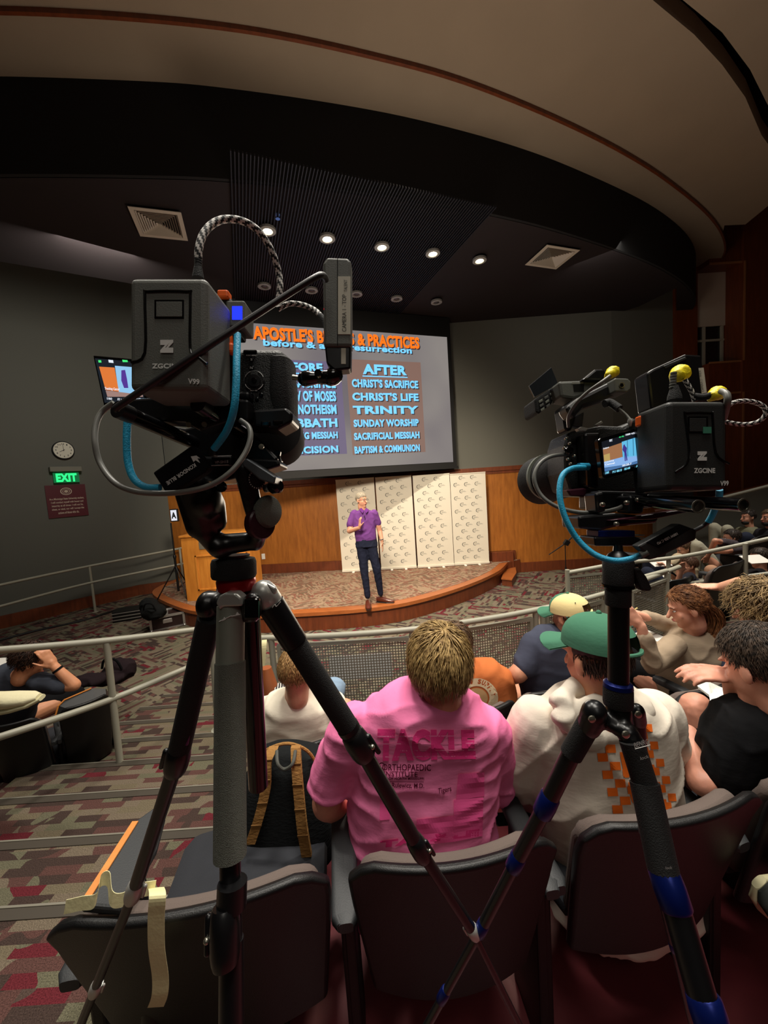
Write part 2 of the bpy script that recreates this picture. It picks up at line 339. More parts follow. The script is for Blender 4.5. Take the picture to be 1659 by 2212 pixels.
# ---------------------------------------------------------------- ceilings
ZD = 5.6; ZB = 6.5
Bin = spline([Z(px, py, ZB) for px, py in ((-500, 200), (-200, 170), (0, 165), (300, 175), (460, 187), (700, 220), (900, 258), (1100, 312), (1250, 368), (1400, 440), (1478, 500), (1503, 548), (1492, 583), (1463, 608))], 6)
Bout = spline([Z(px, py, ZB) for px, py in ((-500, 70), (-200, 38), (0, 30), (300, 45), (560, 75), (800, 125), (1000, 180), (1200, 260), (1350, 335), (1450, 400), (1530, 468), (1562, 520), (1556, 560), (1503, 607))], 6)
n = min(len(Bin), len(Bout))
mb = MB(); k = len(Bin)
for i in range(k - 1):                      # soffit band with real thickness
    a, b, c, d = Bin[i], Bin[i + 1], Bout[i + 1], Bout[i]; mb.prism([a, b, c, d], (0, 0, 0.25))
struct('ceiling_soffit', mb, M_beige)
mb = MB()
for i in range(k - 1):
    c, d = Bout[i], Bout[i + 1]; e = V((0, 0, 0.0)); mb.prism([c + V((0, 0, -0.012)), d + V((0, 0, -0.012)), d + V((0.012, -0.03, -0.012)), c + V((0.012, -0.03, -0.012))], (0, 0, 0.06))
struct('ceiling_lip', mb, M_wdark)
mb = MB()
for i in range(k - 1):
    a, b = Bin[i], Bin[i + 1]; dn = V((0, 0, ZD - ZB)); mb.prism([a, b, b + V((0, 0.05, 0)), a + V((0, 0.05, 0))], dn)
struct('ceiling_fascia', mb, M_black)
back = [Z(px, py, ZD) for px, py in ((1462, 622), (1380, 662), (1300, 687), (1200, 700), (1100, 705), (985, 708), (800, 700), (560, 684), (430, 655), (280, 612), (0, 565), (-300, 535))]
front = [V((p.x, p.y, ZD)) for p in Bin]
mb = MB(); mb.prism([V((p.x, p.y + 0.04, ZD)) for p in front[::2]] + back, (0, 0, 0.12)); struct('ceiling_stage', mb, M_dark)
# outer ceiling with the black slot at the right
outer = [p + V((0, 0, 0.03)) for p in Bout]
ZA = ZB + 0.03
slot_in = [Z(px, py, ZA) for px, py in ((1250, -160), (1410, 0), (1500, 75), (1560, 140), (1610, 210), (1645, 292))]
edge = [Z(px, py, ZA) for px, py in ((1565, 487), (1610, 485), (1659, 445))]
mb = MB(); mb.prism(outer + edge + [Z(1720, 395, ZA), Z(1645, 292, ZA)] + slot_in[::-1][1:] + [V((2.4, 0.3, ZA)), V((-4, 0.2, ZA)), V((-9, 1, ZA))], (0, 0, 0.2)); struct('ceiling_house', mb, M_beige)
s2 = [Z(px, py, ZA) for px, py in ((1340, -160), (1475, 0), (1560, 70), (1620, 150), (1665, 240))]
mb = MB(); mb.prism(s2 + [Z(1720, 330, ZA), V((9, 5, ZA)), V((10, -3, ZA)), V((2.8, -3, ZA))], (0, 0, 0.2)); struct('ceiling_house_right', mb, M_beige)
mb = MB(); mb.b2((-12, -4.8, ZA + 0.02), (3.0, 0.32, ZA + 0.1)); struct('ceiling_rear', mb, M_beige)
# slats of the stage ceiling
u = V((0.94, 0.342, 0)); vdir = V((-0.342, 0.94, 0))
o0 = Z(700, 560, ZD - 0.03)
import itertools
slc = thing('slatted_ceiling_panel', 'dark slatted metal ceiling field above the projection screen', 'ceiling panel', (o0.x, o0.y, ZD - 0.02))
sm = MB(); sm.box((0, 0, 0), (0.018, 3.9, 0.03), Matrix.Rotation(math.radians(20), 3, 'Z')); 
base = None
_l1 = Z(578, 500, ZD); _u0 = (_l1 - o0).dot(u) - 0.42
for i in range(84):
    p = o0 + u * (_u0 + 0.037 * i) + vdir * 0.35
    if base is None:
        q = MB(); q.box(p, (0.011, 3.9, 0.02), Matrix.Rotation(math.radians(20), 3, 'Z')); base = q.build('slat', M_slat, slc); p0 = p
    else:
        c = base.copy(); COL.objects.link(c); c.location = (p - p0); c.parent = slc
# downlights
M_ring = mat('white trim ring', (150, 148, 144), 0.5); M_lens = mat('lit lamp lens', (255, 240, 200), 0.5, emit=14); M_off = mat('unlit lamp lens', (58, 52, 50), 0.3)
for k, (px, py) in enumerate(((578, 500), (707, 517), (825, 535), (935, 549), (1036, 564), (571, 620), (673, 629), (770, 637), (857, 647), (943, 654))):
    p = Z(px, py, ZD - 0.065); lit = k < 5; nm = ('leftmost', 'second', 'middle', 'fourth', 'rightmost')[k % 5]
    t = thing('downlight', ('lit recessed round downlight, %s of the bright front row' if lit else 'unlit recessed round downlight, %s of the dim rear row') % nm, 'ceiling light', p, 'lit stage downlights' if lit else 'unlit stage downlights')
    r = 0.105
    mb = MB(); mb.lathe(p, (0, 0, -1), [(0.03, 0.058), (-0.0, 0.056), (-0.012, 0.062), (-0.012, r), (0.004, r), (0.02, r)], 28) if 0 else mb.lathe(p + V((0, 0, 0.03)), (0, 0, -1), [(0, r), (0.03, r), (0.036, r - 0.012), (0.036, 0.066), (0.012, 0.056), (0.01, 0.0)], 28)
    mb.build('trim_ring', M_ring, t, smooth=True)
    mb = MB(); mb.ell(p + V((0, 0, 0.008)), (0.05, 0.05, 0.018)); mb.build('lamp_lens', M_lens if lit else M_off, t, smooth=True)
    if lit: light('SPOT', p + V((0, 0, -0.06)), 210, WARM, 0.05, (p.x * 0.85, p.y + 1.1, 0.3), 100, 0.9)
# air vents
def vent(quad, label):
    q = [Z(px, py, ZD - 0.03) for px, py in quad]; c = sum(q, V()) / 4; t = thing('ceiling_vent', label, 'air vent', c, 'square stage ceiling vents')
    a = (q[1] - q[0] + q[2] - q[3]) / 2; b = (q[3] - q[0] + q[2] - q[1]) / 2
    M_v = mat('vent white metal', (196, 186, 172), 0.5)
    def ring(s0, s1, z0, z1, nm):
        mb = MB(); vs = []
        for s, z in ((s0, z0), (s1, z1)):
            for x, y in ((-1, -1), (1, -1), (1, 1), (-1, 1)): vs.append(c + a * x * s / 2 + b * y * s / 2 + V((0, 0, z)))
        for s, z in ((s0, z0), (s1, z1)):
            for x, y in ((-1, -1), (1, -1), (1, 1), (-1, 1)): vs.append(c + a * x * s / 2 + b * y * s / 2 + V((0, 0, z - 0.006)))
        mb.add(vs, [[i, (i + 1) % 4, 4 + (i + 1) % 4, 4 + i] for i in range(4)] + [[8 + i, 8 + (i + 1) % 4, 12 + (i + 1) % 4, 12 + i] for i in range(4)] + [[i, (i + 1) % 4, 8 + (i + 1) % 4, 8 + i] for i in range(4)] + [[4 + i, 4 + (i + 1) % 4, 12 + (i + 1) % 4, 12 + i] for i in range(4)])
        mb.build(nm, M_v, t)
    ring(1.0, 0.82, 0, 0.0, 'frame')
    for i in range(8): s = 0.8 - i * 0.095; ring(s, s - 0.055, 0.0 - 0.004, 0.022, 'louvre')
    mb = MB(); mb.box(c + V((0, 0, 0.028)), (abs(a.length) * 0.5, abs(a.length) * 0.5, 0.004)); mb.build('backing', M_black, t)
vent(((276, 444), (390, 459), (407, 519), (302, 510)), 'white square louvred air vent above the left camera')
vent(((1183, 528), (1252, 540), (1202, 581), (1133, 572)), 'white square louvred air vent at the right of the lit downlights')
p = Z(600, 472, ZD - 0.05); mb = MB(); mb.lathe(p + V((0, 0, 0.05)), (0, 0, -1), [(0, 0.035), (0.01, 0.035), (0.014, 0.012), (0.05, 0.01), (0.052, 0.028), (0.056, 0.028)], 14)
tag(mb.build('sprinkler', mat('sprinkler metal', (120, 140, 190), 0.3, metal=0.7), smooth=True), 'small ceiling sprinkler head beside the leftmost lit downlight', 'sprinkler')
# ---------------------------------------------------------------- stage
stage = thing('stage', 'low curved wooden stage with carpeted top in front of the panelled wall', 'stage', (-1.0, 7.0, 0))
fe = [Z(px, py, 0.3) for px, py in ((384, 1250), (350, 1264), (330, 1277), (336, 1289), (372, 1307), (425, 1322), (520, 1329), (621, 1327), (793, 1315), (902, 1297), (1010, 1264), (1075, 1235), (1097, 1215))]
fe = spline(fe, 5); bk = [V((3.0, 8.56, 0.3)), V((-0.93, 8.66, 0.3)), V((-2.87, 8.8, 0.3)), V((-4.4, 8.95, 0.3))]
cen = V((-1, 7.6, 0.3))
def inset(p, d): q = cen - p; q.z = 0; return p + q.normalized() * d
mb = MB(); mb.prism([inset(p, 0.04) + V((0, 0, -0.3)) for p in fe] + [p + V((0, 0, -0.3)) for p in bk], (0, 0, 0.295)); mb.build('body', M_wdark, stage)
mb = MB(); mb.prism([inset(p, 0.2) + V((0, 0, -0.004)) for p in fe] + [p + V((0, 0, -0.004)) for p in bk], (0, 0, 0.012)); mb.build('carpet_top', M_carpst, stage)
mb = MB()
for i in range(len(fe) - 1):
    a, b = fe[i], fe[i + 1]; mb.prism([a + V((0, 0, -0.05)), b + V((0, 0, -0.05)), inset(b, 0.21) + V((0, 0, -0.05)), inset(a, 0.21) + V((0, 0, -0.05))], (0, 0, 0.056))
mb.build('nosing', M_nose, stage)
# stage step at right
st = thing('stage_step', 'small curved wooden step at the right end of the stage', 'step', Z(1105, 1248, 0))
a = [Z(px, py, 0.15) for px, py in ((1084, 1249), (1106, 1251), (1115, 1237), (1113, 1226), (1093, 1226))]
mb = MB(); mb.prism([p + V((0, 0, -0.15)) for p in a], (0, 0, 0.13)); mb.build('riser', M_wdark, st)
c = sum(a, V()) / 5
mb = MB(); mb.prism([c + (p - c) * 1.06 + V((0, 0, -0.02)) for p in a], (0, 0, 0.025)); mb.build('tread', M_nose, st)
# wall outlet
p = W(569, 1202, 8.86); mb = MB(); mb.box(p, (0.08, 0.02, 0.13)); tag(mb.build('wall_outlet', M_white, bevel=0.005), 'white wall outlet low on the wood panelling behind the lectern', 'outlet')
# ---------------------------------------------------------------- projection screen
su = V((0.94, 0.342, 0)).normalized(); sR = W(974, 900, 8.35); sR.z = 0
zb = W(978, 998, 8.35).z; zt_ = W(970, 728, 8.35).z; SW = 4.2
sn = V((0.342, -0.94, 0)).normalized()
scr = thing('projection_screen', 'large lit projection screen with orange and light blue slide lettering', 'projection screen', sR - su * SW / 2 + V((0, 0, zb)))
def plane_pt(px, py, off=0.0):
    r = ray(px, py); o = sR + sn * off; t = (o - EYE).dot(sn) / r.dot(sn); return EYE + r * t
def emat(name, c, s=1.0, rough=0.9):
    m = bpy.data.materials.new(name); m.use_nodes = True; b = m.node_tree.nodes['Principled BSDF']; b.inputs['Base Color'].default_value = (0.02, 0.02, 0.02, 1); b.inputs['Roughness'].default_value = rough
    b.inputs['Specular IOR Level'].default_value = 0.05
    b.inputs['Emission Color'].default_value = srgb(*c); b.inputs['Emission Strength'].default_value = s; return m
def srect(x0, x1, z0, z1, off, th=0.003): # along su from right edge
    mb = MB(); a = sR + su * x0 + sn * off; b = sR + su * x1 + sn * off; mb.prism([(a.x, a.y, z0), (b.x, b.y, z0), (b.x, b.y, z1), (a.x, a.y, z1)], sn * th); return mb
M_cloth = mat('black screen border', (10, 10, 11), 0.8)
srect(-SW - 0.09, 0.09, zb - 0.1, ZD - 0.02, -0.03, 0.025).build('border', M_cloth, scr)
mb = srect(-SW - 0.12, 0.12, zb - 0.14, zb - 0.09, -0.04, 0.05); mb.build('bottom_bar', M_cloth, scr)
gm = emat('slide background', (128, 122, 122), 1.0)
nt = gm.node_tree; g = nt.nodes.new('ShaderNodeNewGeometry'); nn = nt.nodes.new('ShaderNodeTexNoise'); nn.inputs['Scale'].default_value = 0.5; nt.links.new(g.outputs['Position'], nn.inputs[0])
rr = nt.nodes.new('ShaderNodeValToRGB'); rr.color_ramp.elements[0].position = 0.35; rr.color_ramp.elements[1].position = 0.65; rr.color_ramp.elements[0].color = srgb(98, 92, 98); rr.color_ramp.elements[1].color = srgb(130, 124, 120)
nt.links.new(nn.outputs['Fac'], rr.inputs[0]); nt.links.new(rr.outputs[0], nt.nodes['Principled BSDF'].inputs['Emission Color'])
srect(-SW, 0, zb, zt_, 0.0).build('slide', gm, scr)
M_or = emat('slide orange', (255, 112, 16), 1.1); M_cy = emat('slide light blue', (112, 198, 255), 1.15); M_pb = emat('slide brown block', (124, 96, 86), 1.0); M_pp = emat('slide violet block', (98, 88, 116), 1.0); M_sh = emat('slide shadow', (44, 36, 38), 1.0)
def block(px0, py0, px1, py1, m):
    a = plane_pt(px0, py0); b = plane_pt(px1, py1); u0 = (a - sR).dot(su); u1 = (b - sR).dot(su); srect(u0, u1, min(a.z, b.z), max(a.z, b.z), 0.004, 0.001).build('slide_block', m, scr)
block(762, 983, 908, 783, M_pb); block(560, 988, 735, 782, M_pp)
def stext(s, lb, rt, m, bold=0.035, sh=True):
    for mm, off, dz in (((M_sh, 0.006, -0.02),) if sh else ()) + ((m, 0.009, 0),):
        a = plane_pt(*lb, off); b = plane_pt(*rt, off); u1 = (b - a).dot(su)
        text(s, a + V((0, 0, dz)) + su * (-dz), su * u1, V((0, 0, b.z - a.z)), mm, scr, 'slide_lettering', bold)
stext("APOSTLE'S BELIEFS & PRACTICES", (547.5, 733), (905, 728), M_or, 0.045)
stext("before & after resurrection", (569, 747), (889, 750.5), M_cy, 0.035)
stext("BEFORE", (601, 800), (696, 785), M_cy, 0.05); stext("AFTER", (784, 808), (878, 790), M_cy, 0.05)
for s, lb, rt in (("CHRIST'S SACRIFICE", (760.7, 836.5), (902.5, 822)), ("CHRIST'S LIFE", (761.6, 865.4), (903.4, 849.5)), ("TRINITY", (763, 894.4), (903.4, 877)), ("SUNDAY WORSHIP", (764.5, 922.7), (904, 905)), ("SACRIFICIAL MESSIAH", (765.4, 950.8), (905.7, 932)), ("BAPTISM & COMMUNION", (766.5, 980.3), (906.3, 959.5)),
    ("LAW OF MOSES", (615.5, 866.5), (725, 845)), ("MONOTHEISM", (616, 895), (726, 874)), ("SABBATH", (607, 924.5), (728, 903.5)), ("CONQUERING MESSIAH", (563, 954), (729, 932)), ("CIRCUMCISION", (563, 984), (730, 962)), ("SACRIFICE", (634, 837), (724, 818))):
    stext(s, lb, rt, M_cy, 0.045)
for a, b, y in (((601, 804), (697, 803), 0), ((783, 811), (880, 810), 0)):
    p, q = plane_pt(*a, 0.009), plane_pt(*b, 0.009); mb = MB(); mb.prism([p, V((q.x, q.y, p.z)), V((q.x, q.y, p.z - 0.02)), p + V((0, 0, -0.02))], sn * 0.001); mb.build('underline', M_cy, scr)
# ---------------------------------------------------------------- guard rails
def pipe_rail(label, top, mids, posts, r=0.021, panels=(), group=None, name='guard_rail'):
    t = thing(name, label, 'railing', posts[0][1] if posts else top[0], group)
    mb = MB(); mb.tube(top if len(top) == 2 else spline(top, 5), r, 14); mb.build('top_pipe', M_pipe, t, smooth=True)
    for m in mids: mb = MB(); mb.tube(m if len(m) == 2 else spline(m, 5), r * 0.95, 14); mb.build('mid_pipe', M_pipe, t, smooth=True)
    for a, b in posts: mb = MB(); mb.tube([a, b], r, 14); mb.lathe(b, (0, 0, 1), [(0, 0.05), (0.008, 0.05), (0.012, r)], 16); mb.build('post', M_pipe, t, smooth=True)
    for a, b, zt, zb, p in panels:
        d = V((b.x - a.x, b.y - a.y, 0)); L = d.length; d.normalize(); nz = V((0, 0, 1)); y = V((-d.y, d.x, 0))
        R = Matrix((d, y, nz)).transposed(); c = V(((a.x + b.x) / 2, (a.y + b.y) / 2, (zt + zb) / 2)); H = zt - zb
        mb = MB()
        for s_ in (-1, 1): mb.box(c + d * s_ * (L / 2 - 0.012), (0.024, 0.03, H), R); mb.box(c + nz * s_ * (H / 2 - 0.012), (L, 0.028, 0.024), R)
        mb.build('panel_frame', M_pipe, t)
        mb = MB(); n = int(L / p); w_ = p * 0.36
        for i in range(1, n): mb.box(c + d * (-L / 2 + L * i / n), (w_, 0.003, H), R)
        n = int(H / p)
        for i in range(1, n): mb.box(c + nz * (-H / 2 + H * i / n), (L, 0.0034, w_), R)
        g = mb.build('perforated_mesh', M_mesh, t); g['kind'] = 'stuff'
    return t
M_mesh = mat('perforated steel', (146, 144, 130), 0.4, metal=0.3)
zr_ = 1.25
RP = [W(547, 1387, 2.63), W(700, 1383, 2.59), W(865, 1371, 2.59), W(1000, 1352, 2.66), W(1140, 1328, 2.79), W(1307, 1287, 3.08), W(1467, 1226, 3.72)]
RP = [V((p.x, p.y, zr_)) for p in RP]
def atx(px):
    for i in range(len(RP) - 1):
        a, b = RP[i], RP[i + 1]; k = (px - CX) / FPX
        q = [-(a.x - k * a.y) / ((b.x - a.x) - k * (b.y - a.y))]
        if -0.02 <= q[0] <= 1.02: return a + (b - a) * q[0]
    return RP[-1]
def post(px, z0=0.38): p = atx(px); return (V((p.x, p.y, zr_)), V((p.x, p.y, z0)))
pn = []
for a, b in ((572, 866), (898, 1142), (1172, 1300)):
    p, q = atx(a), atx(b); pn.append((p, q, 1.2, 0.5, 0.0195))
pipe_rail('curved grey guard rail with perforated panels in front of the pink-shirted man', RP, [], [post(x) for x in (560, 874, 890, 1150, 1166, 1306)], 0.021, pn)
a, b = W(1362, 1240, 3.25), W(1440, 1215, 3.55); a.z = b.z = 1.22
pipe_rail('short grey guard rail section with perforated panel beside the ponytailed girl', [V((a.x - .2, a.y, 1.25)), V((b.x, b.y, 1.27))], [], [(V((b.x, b.y, 1.25)), V((b.x, b.y, 0.45)))], 0.021, [(a, b, 1.2, 0.62, 0.02)])
a, b = W(1226, 1252, 4.6), W(1352, 1228, 4.7)
pipe_rail('short far grey rail panel at the foot of the thin microphone stand', [V((a.x, a.y, 1.02)), V((b.x, b.y, 1.08))], [], [(V((a.x, a.y, 1.06)), V((a.x, a.y, 0)))], 0.026, [(V((a.x, a.y, 0)), V((b.x, b.y, 0)), 0.98, 0.3, 0.03)])
pipe_rail('sloping grey two-pipe rail across the right seating block', [W(1363, 1214, 4.3), W(1480, 1201, 4.2), W(1659, 1164, 4.0), W(1760, 1140, 3.9)], [[W(1444, 1266, 4.2), W(1659, 1239, 4.0), W(1760, 1224, 3.9)]],
    [(W(1610, 1174, 4.02), V((W(1612, 1270, 4.02).x, 4.02, 0.45))), (W(1444, 1205, 4.25), V((W(1444, 1205, 4.25).x, 4.25, 0.45)))], 0.022)
pipe_rail('upper grey handrail rising along the right parapet wall', [W(1478, 1096, 7.6), W(1659, 1050, 7.0), W(1760, 1024, 6.8)], [], [(W(1700, 1040, 6.9), V((W(1700, 1040, 6.9).x, 6.9, 0.45)))], 0.03)
fp = W(262, 1672, 2.56)
fz = fp.z
pipe_rail('grey two-pipe handrail crossing the left aisle stairs', [W(-120, 1412, 2.2), W(0, 1404, 2.3), W(230, 1384, 2.56), W(440, 1358, 2.95), W(500, 1350, 3.05)], [[W(-120, 1628, 2.0), W(0, 1592, 2.1), W(237, 1512, 2.54), W(430, 1432, 3.05), W(470, 1418, 3.15)]],
    [(W(230, 1388, 2.56), fp), (W(-110, 1412, 2.2), V((W(-110, 1412, 2.2).x, 2.2, 0.4))), (W(456, 1358, 3.0), V((W(462, 1500, 3.0).x, 3.0, 0.35)))], 0.022)
pipe_rail('far grey two-pipe rail beneath the clock on the left wall', [W(-80, 1284, 6.0), W(0, 1264, 6.4), W(193, 1223, 7.7), W(392, 1184, 8.85)], [[W(-80, 1332, 6.0), W(0, 1310, 6.4), W(199, 1258, 7.7), W(398, 1217, 8.85)]],
    [(W(193, 1223, 7.7), V((W(193, 1223, 7.7).x, 7.7, 0))), (W(388, 1184, 8.8), V((W(388, 1184, 8.8).x, 8.8, 0))), (W(-60, 1282, 6.1), V((W(-60, 1282, 6.1).x, 6.1, 0)))], 0.024)
# ---------------------------------------------------------------- theatre seats
M_shell = mat('black moulded seat plastic', (11, 11, 12), 0.45, bump=0.12, bscale=420, spec=0.45)
M_pad = mat('grey brown seat fabric', (96, 84, 78), 0.95, bump=0.25, bscale=500)
M_cush = mat('navy black cushion fabric', (34, 36, 42), 0.9, bump=0.2, bscale=400)
M_arm = mat('charcoal armrest vinyl', (46, 48, 50), 0.55, bump=0.1, bscale=300)
M_edge = wood('tablet edge wood', (196, 120, 50), (214, 138, 64))
def shell_grid(mb, w, z0, z1, th, y0, lean, curve, inset=0.0, nu=16, nv=10, rnd=0.05):
    def pt(u, v, k):
        ww = (w / 2 - inset) * (0.86 + 0.14 * min(1, v * 1.3)); x = u * ww
        z = z0 + (z1 - z0) * v
        if v > 0.8: z -= rnd * max(0, abs(u) - 0.72) ** 2 * 12 * (v - 0.8) / 0.2
        return V((x, y0 + curve * u * u - lean * v + k, z))
    vs = [pt(-1 + 2 * i / nu, j / nv, k) for k in (0, th) for j in range(nv + 1) for i in range(nu + 1)]
    m = nu + 1; N = m * (nv + 1); fs = []
    for j in range(nv):
        for i in range(nu):
            a = j * m + i; fs += [[a, a + 1, a + m + 1, a + m], [N + a, N + a + m, N + a + m + 1, N + a + 1]]
    for i in range(nu): fs += [[i, N + i, N + i + 1, i + 1], [nv * m + i, nv * m + i + 1, N + nv * m + i + 1, N + nv * m + i]]
    for j in range(nv): fs += [[j * m, (j + 1) * m, N + (j + 1) * m, N + j * m], [j * m + nu, N + j * m + nu, N + (j + 1) * m + nu, (j + 1) * m + nu]]
    return mb.add(vs, fs)
def make_seat(w=0.5, H=0.88):
    t = thing('theater_seat', 'seat', 'seat', (0, 0, 0))
    mb = MB(); shell_grid(mb, w, 0.36, H, 0.028, 0.03, 0.13, 0.05); o = mb.build('seat_back', M_shell, t, smooth=True, bevel=0.011, seg=3)
    mb = MB(); shell_grid(mb, w, 0.42, H - 0.03, 0.05, 0.062, 0.13, 0.05, 0.025); mb.build('back_pad', M_pad, t, smooth=True, bevel=0.02, seg=3)
    mb = MB(); mb.loft([(V((0, 0.13, 0.42)), 0.2, 0.035), (V((0, 0.2, 0.43)), 0.215, 0.05), (V((0, 0.5, 0.45)), 0.215, 0.05), (V((0, 0.55, 0.45)), 0.2, 0.035)], 20, (1, 0, 0), 3.5); mb.build('cushion', M_cush, t, smooth=True)
    for s_ in (-1, 1):
        mb = MB(); mb.loft([(V((s_ * (w / 2 + 0.02), 0.03, 0.62)), 0.018, 0.014), (V((s_ * (w / 2 + 0.02), 0.05, 0.62)), 0.03, 0.02), (V((s_ * (w / 2 + 0.02), 0.36, 0.63)), 0.03, 0.02), (V((s_ * (w / 2 + 0.02), 0.39, 0.63)), 0.02, 0.014)], 16, (1, 0, 0), 4); mb.build('armrest', M_arm, t, smooth=True)
        mb = MB(); mb.b2((s_ * (w / 2 + 0.02) - 0.015, 0.1, 0.0), (s_ * (w / 2 + 0.02) + 0.015, 0.3, 0.6)); mb.build('standard', M_shell, t, bevel=0.006)
    return t
seat0 = make_seat()
_first = [True]
def seat(a, b, z, label, dz=0.0, group=None, w=0.5):
    """corners a,b = (x,y) of the top rim, z floor"""
    if _first[0]: t = seat0; _first[0] = False
    else: t = copy_tree(seat0)
    a, b = V((a[0], a[1])), V((b[0], b[1])); c = (a + b) / 2; d = b - a; rz = math.atan2(d.y, d.x)
    t['label'] = label; t['group'] = group or 'black theatre seats'
    n = V((-d.y, d.x)).normalized(); c = c + n * 0.05; t.location = (c.x, c.y, z + dz); t.rotation_euler = (0, 0, rz); k = d.length / w
    t.scale = (k, 1, 1); t['wl'] = list(t.location); return t
def seatp(p, q, rim, label, group):
    A, B = Z(p[0], p[1], rim), Z(q[0], q[1], rim); return seat((A.x, A.y), (B.x, B.y), rim - 0.88, label, 0.0, group)
NS = 'nearest row of black seats'; R2 = 'second row of black seats'; SR = 'right block seats'; SL = 'left block seats'
seatp((84, 1992), (708, 1872), 1.43, 'empty black seat with pale tape hanging over its back', NS)
seatp((748, 1868), (1208, 1800), 1.43, 'black seat directly behind the man in the pink shirt', NS)
seatp((1262, 1785), (1655, 1698), 1.43, 'black seat behind the white hoodie with orange checks', NS)
seatp((1700, 1690), (1980, 1590), 1.43, 'black seat behind the man in the black shirt', NS)
for p, q, lb in (((553, 1610), (712, 1594), 'black seat behind the fair-haired man in the white shirt'), ((738, 1588), (900, 1560), 'empty black seat between the white shirt and the orange shirt'), ((950, 1548), (1119, 1506), 'black seat behind the orange printed shirt'),
    ((1130, 1500), (1270, 1460), 'black seat behind the navy shirt and cream cap'), ((1466, 1500), (1600, 1450), 'black seat behind the girl in the beige sweatshirt')):
    seatp(p, q, 1.24, lb, R2)
seatp((125, 1534), (238, 1494), 0.88, 'black seat of the left block with its tablet raised, beside the floor bag', SL)
seatp((-50, 1572), (84, 1546), 0.88, 'black seat behind the leaning man in the charcoal shirt', SL)
for p, q, z, lb in (((1395, 1165), (1455, 1150), 1.12, 'dark seat of the bearded man in the olive shirt by the parapet'), ((1440, 1255), (1500, 1240), 1.02, 'dark seat of the woman wearing headphones'), ((1545, 1225), (1612, 1205), 1.2, 'dark seat of the person with raised arms'), ((1630, 1160), (1700, 1140), 1.2, 'dark seat of the capped man in black at the right edge')):
    seatp(p, q, z, lb, SR)
# folded writing tablet at the left of the empty seat
t = thing('tablet_arm', 'long dark writing tablet with orange wood edge left of the taped seat', 'tablet arm', W(260, 1900, 1.0))
q = [W(172, 1955, 0.86), W(288, 1778, 1.12), W(345, 1745, 1.16), W(350, 1770, 1.12), W(300, 1890, 0.95), W(250, 1960, 0.84)]
q = [V((p.x, p.y, 1.45 + 0.0 * i)) for i, p in enumerate([Z(172, 1955, 1.45), Z(286, 1777, 1.45), Z(335, 1742, 1.45), Z(356, 1762, 1.45), Z(338, 1830, 1.45), Z(262, 1962, 1.45)])]
mb = MB(); mb.prism([p - V((0, 0, 0.02)) for p in q], (0, 0, 0.02)); mb.build('tablet', M_arm, t, bevel=0.006)
mb = MB(); mb.prism([q[0] + V((0, 0, .001)), q[1] + V((0, 0, .001)), q[1] + V((0.016, 0, .001)), q[0] + V((0.016, 0, .001))], (0, 0, 0.003)); mb.build('wood_edge', M_edge, t)
mb = MB(); _q = (q[0] + q[3] + q[4] + q[5]) / 4; mb.tube([_q - V((0, 0, 0.02)), _q - V((0, 0, 0.4)), V((_q.x, _q.y, 0.56))], [0.02, 0.025, 0.03], 12); mb.build('support', M_shell, t, smooth=True)
# left block folded tablet with pale rim
t = thing('tablet_arm', 'black writing tablet with a pale curved rim, left of the rail post', 'tablet arm', W(200, 1560, 2.75))
q = [W(121, 1545, 2.75), W(127, 1525, 2.78), W(140, 1512, 2.82), W(198, 1487, 2.95), W(228, 1488, 3.0), W(236, 1560, 2.85), W(130, 1580, 2.7)]
mb = MB(); mb.prism(q, (0, 0.012, -0.012)); mb.build('tablet', M_shell, t)
mb = MB(); mb.tube([p + V((0, -0.004, 0.002)) for p in q[:4]], 0.006, 6); mb.build('rim', M_edge, t)
# ---------------------------------------------------------------- people
def blob(name, mb, m, parent, vox=0.01, it=4, amp=0.0, freq=9.0, st=(1, 1, 1), label=None, factor=0.5):
    me = bpy.data.meshes.new('tmp'); org = rloc(parent); me.from_pydata([q - org for q in mb.v], [], mb.f)
    bm = bmesh.new(); bm.from_mesh(me); bmesh.ops.recalc_face_normals(bm, faces=bm.faces); bm.to_mesh(me); bm.free()
    o = bpy.data.objects.new('tmp', me); COL.objects.link(o)
    r = o.modifiers.new('r', 'REMESH'); r.mode = 'VOXEL'; r.voxel_size = vox
    if it: q = o.modifiers.new('s', 'SMOOTH'); q.iterations = it; q.factor = factor
    dg = bpy.context.evaluated_depsgraph_get(); n = bpy.data.meshes.new_from_object(o.evaluated_get(dg)); n.name = name
    bpy.data.objects.remove(o); bpy.data.meshes.remove(me)
    if amp:
        nr = [v.normal.copy() for v in n.vertices]
        for v, k in zip(n.vertices, nr):
            p = V((v.co.x * st[0], v.co.y * st[1], v.co.z * st[2])) * freq
            a = noise.noise(p + V((3, 1, 7))); b = noise.noise(p * 2.1)
            f = (1 - abs(a) * 2.2) ; f = f * f * f if f > 0 else 0
            v.co += k * amp * (a * 0.7 + b * 0.35 + f * 0.9 - 0.3)
    n.polygons.foreach_set('use_smooth', [True] * len(n.polygons)); n.materials.append(m)
    o = bpy.data.objects.new(name, n); COL.objects.link(o); o.parent = parent; o['wl'] = list(org)
    if label: o['label'] = label
    return o
def skin(name, c): 
    m = mat('skin ' + name, c, 0.5, bump=0.06, bscale=90, var=0.08, vscale=14); b = m.node_tree.nodes['Principled BSDF']
    b.inputs['Subsurface Weight'].default_value = 0.12; b.inputs['Subsurface Radius'].default_value = (0.02, 0.008, 0.004); return m
def cloth(name, c, b=0.25, sc=14): return mat('cloth ' + name, c, 0.92, bump=b, bscale=sc, stretch=(1, 1, 2.2), spec=0.15)
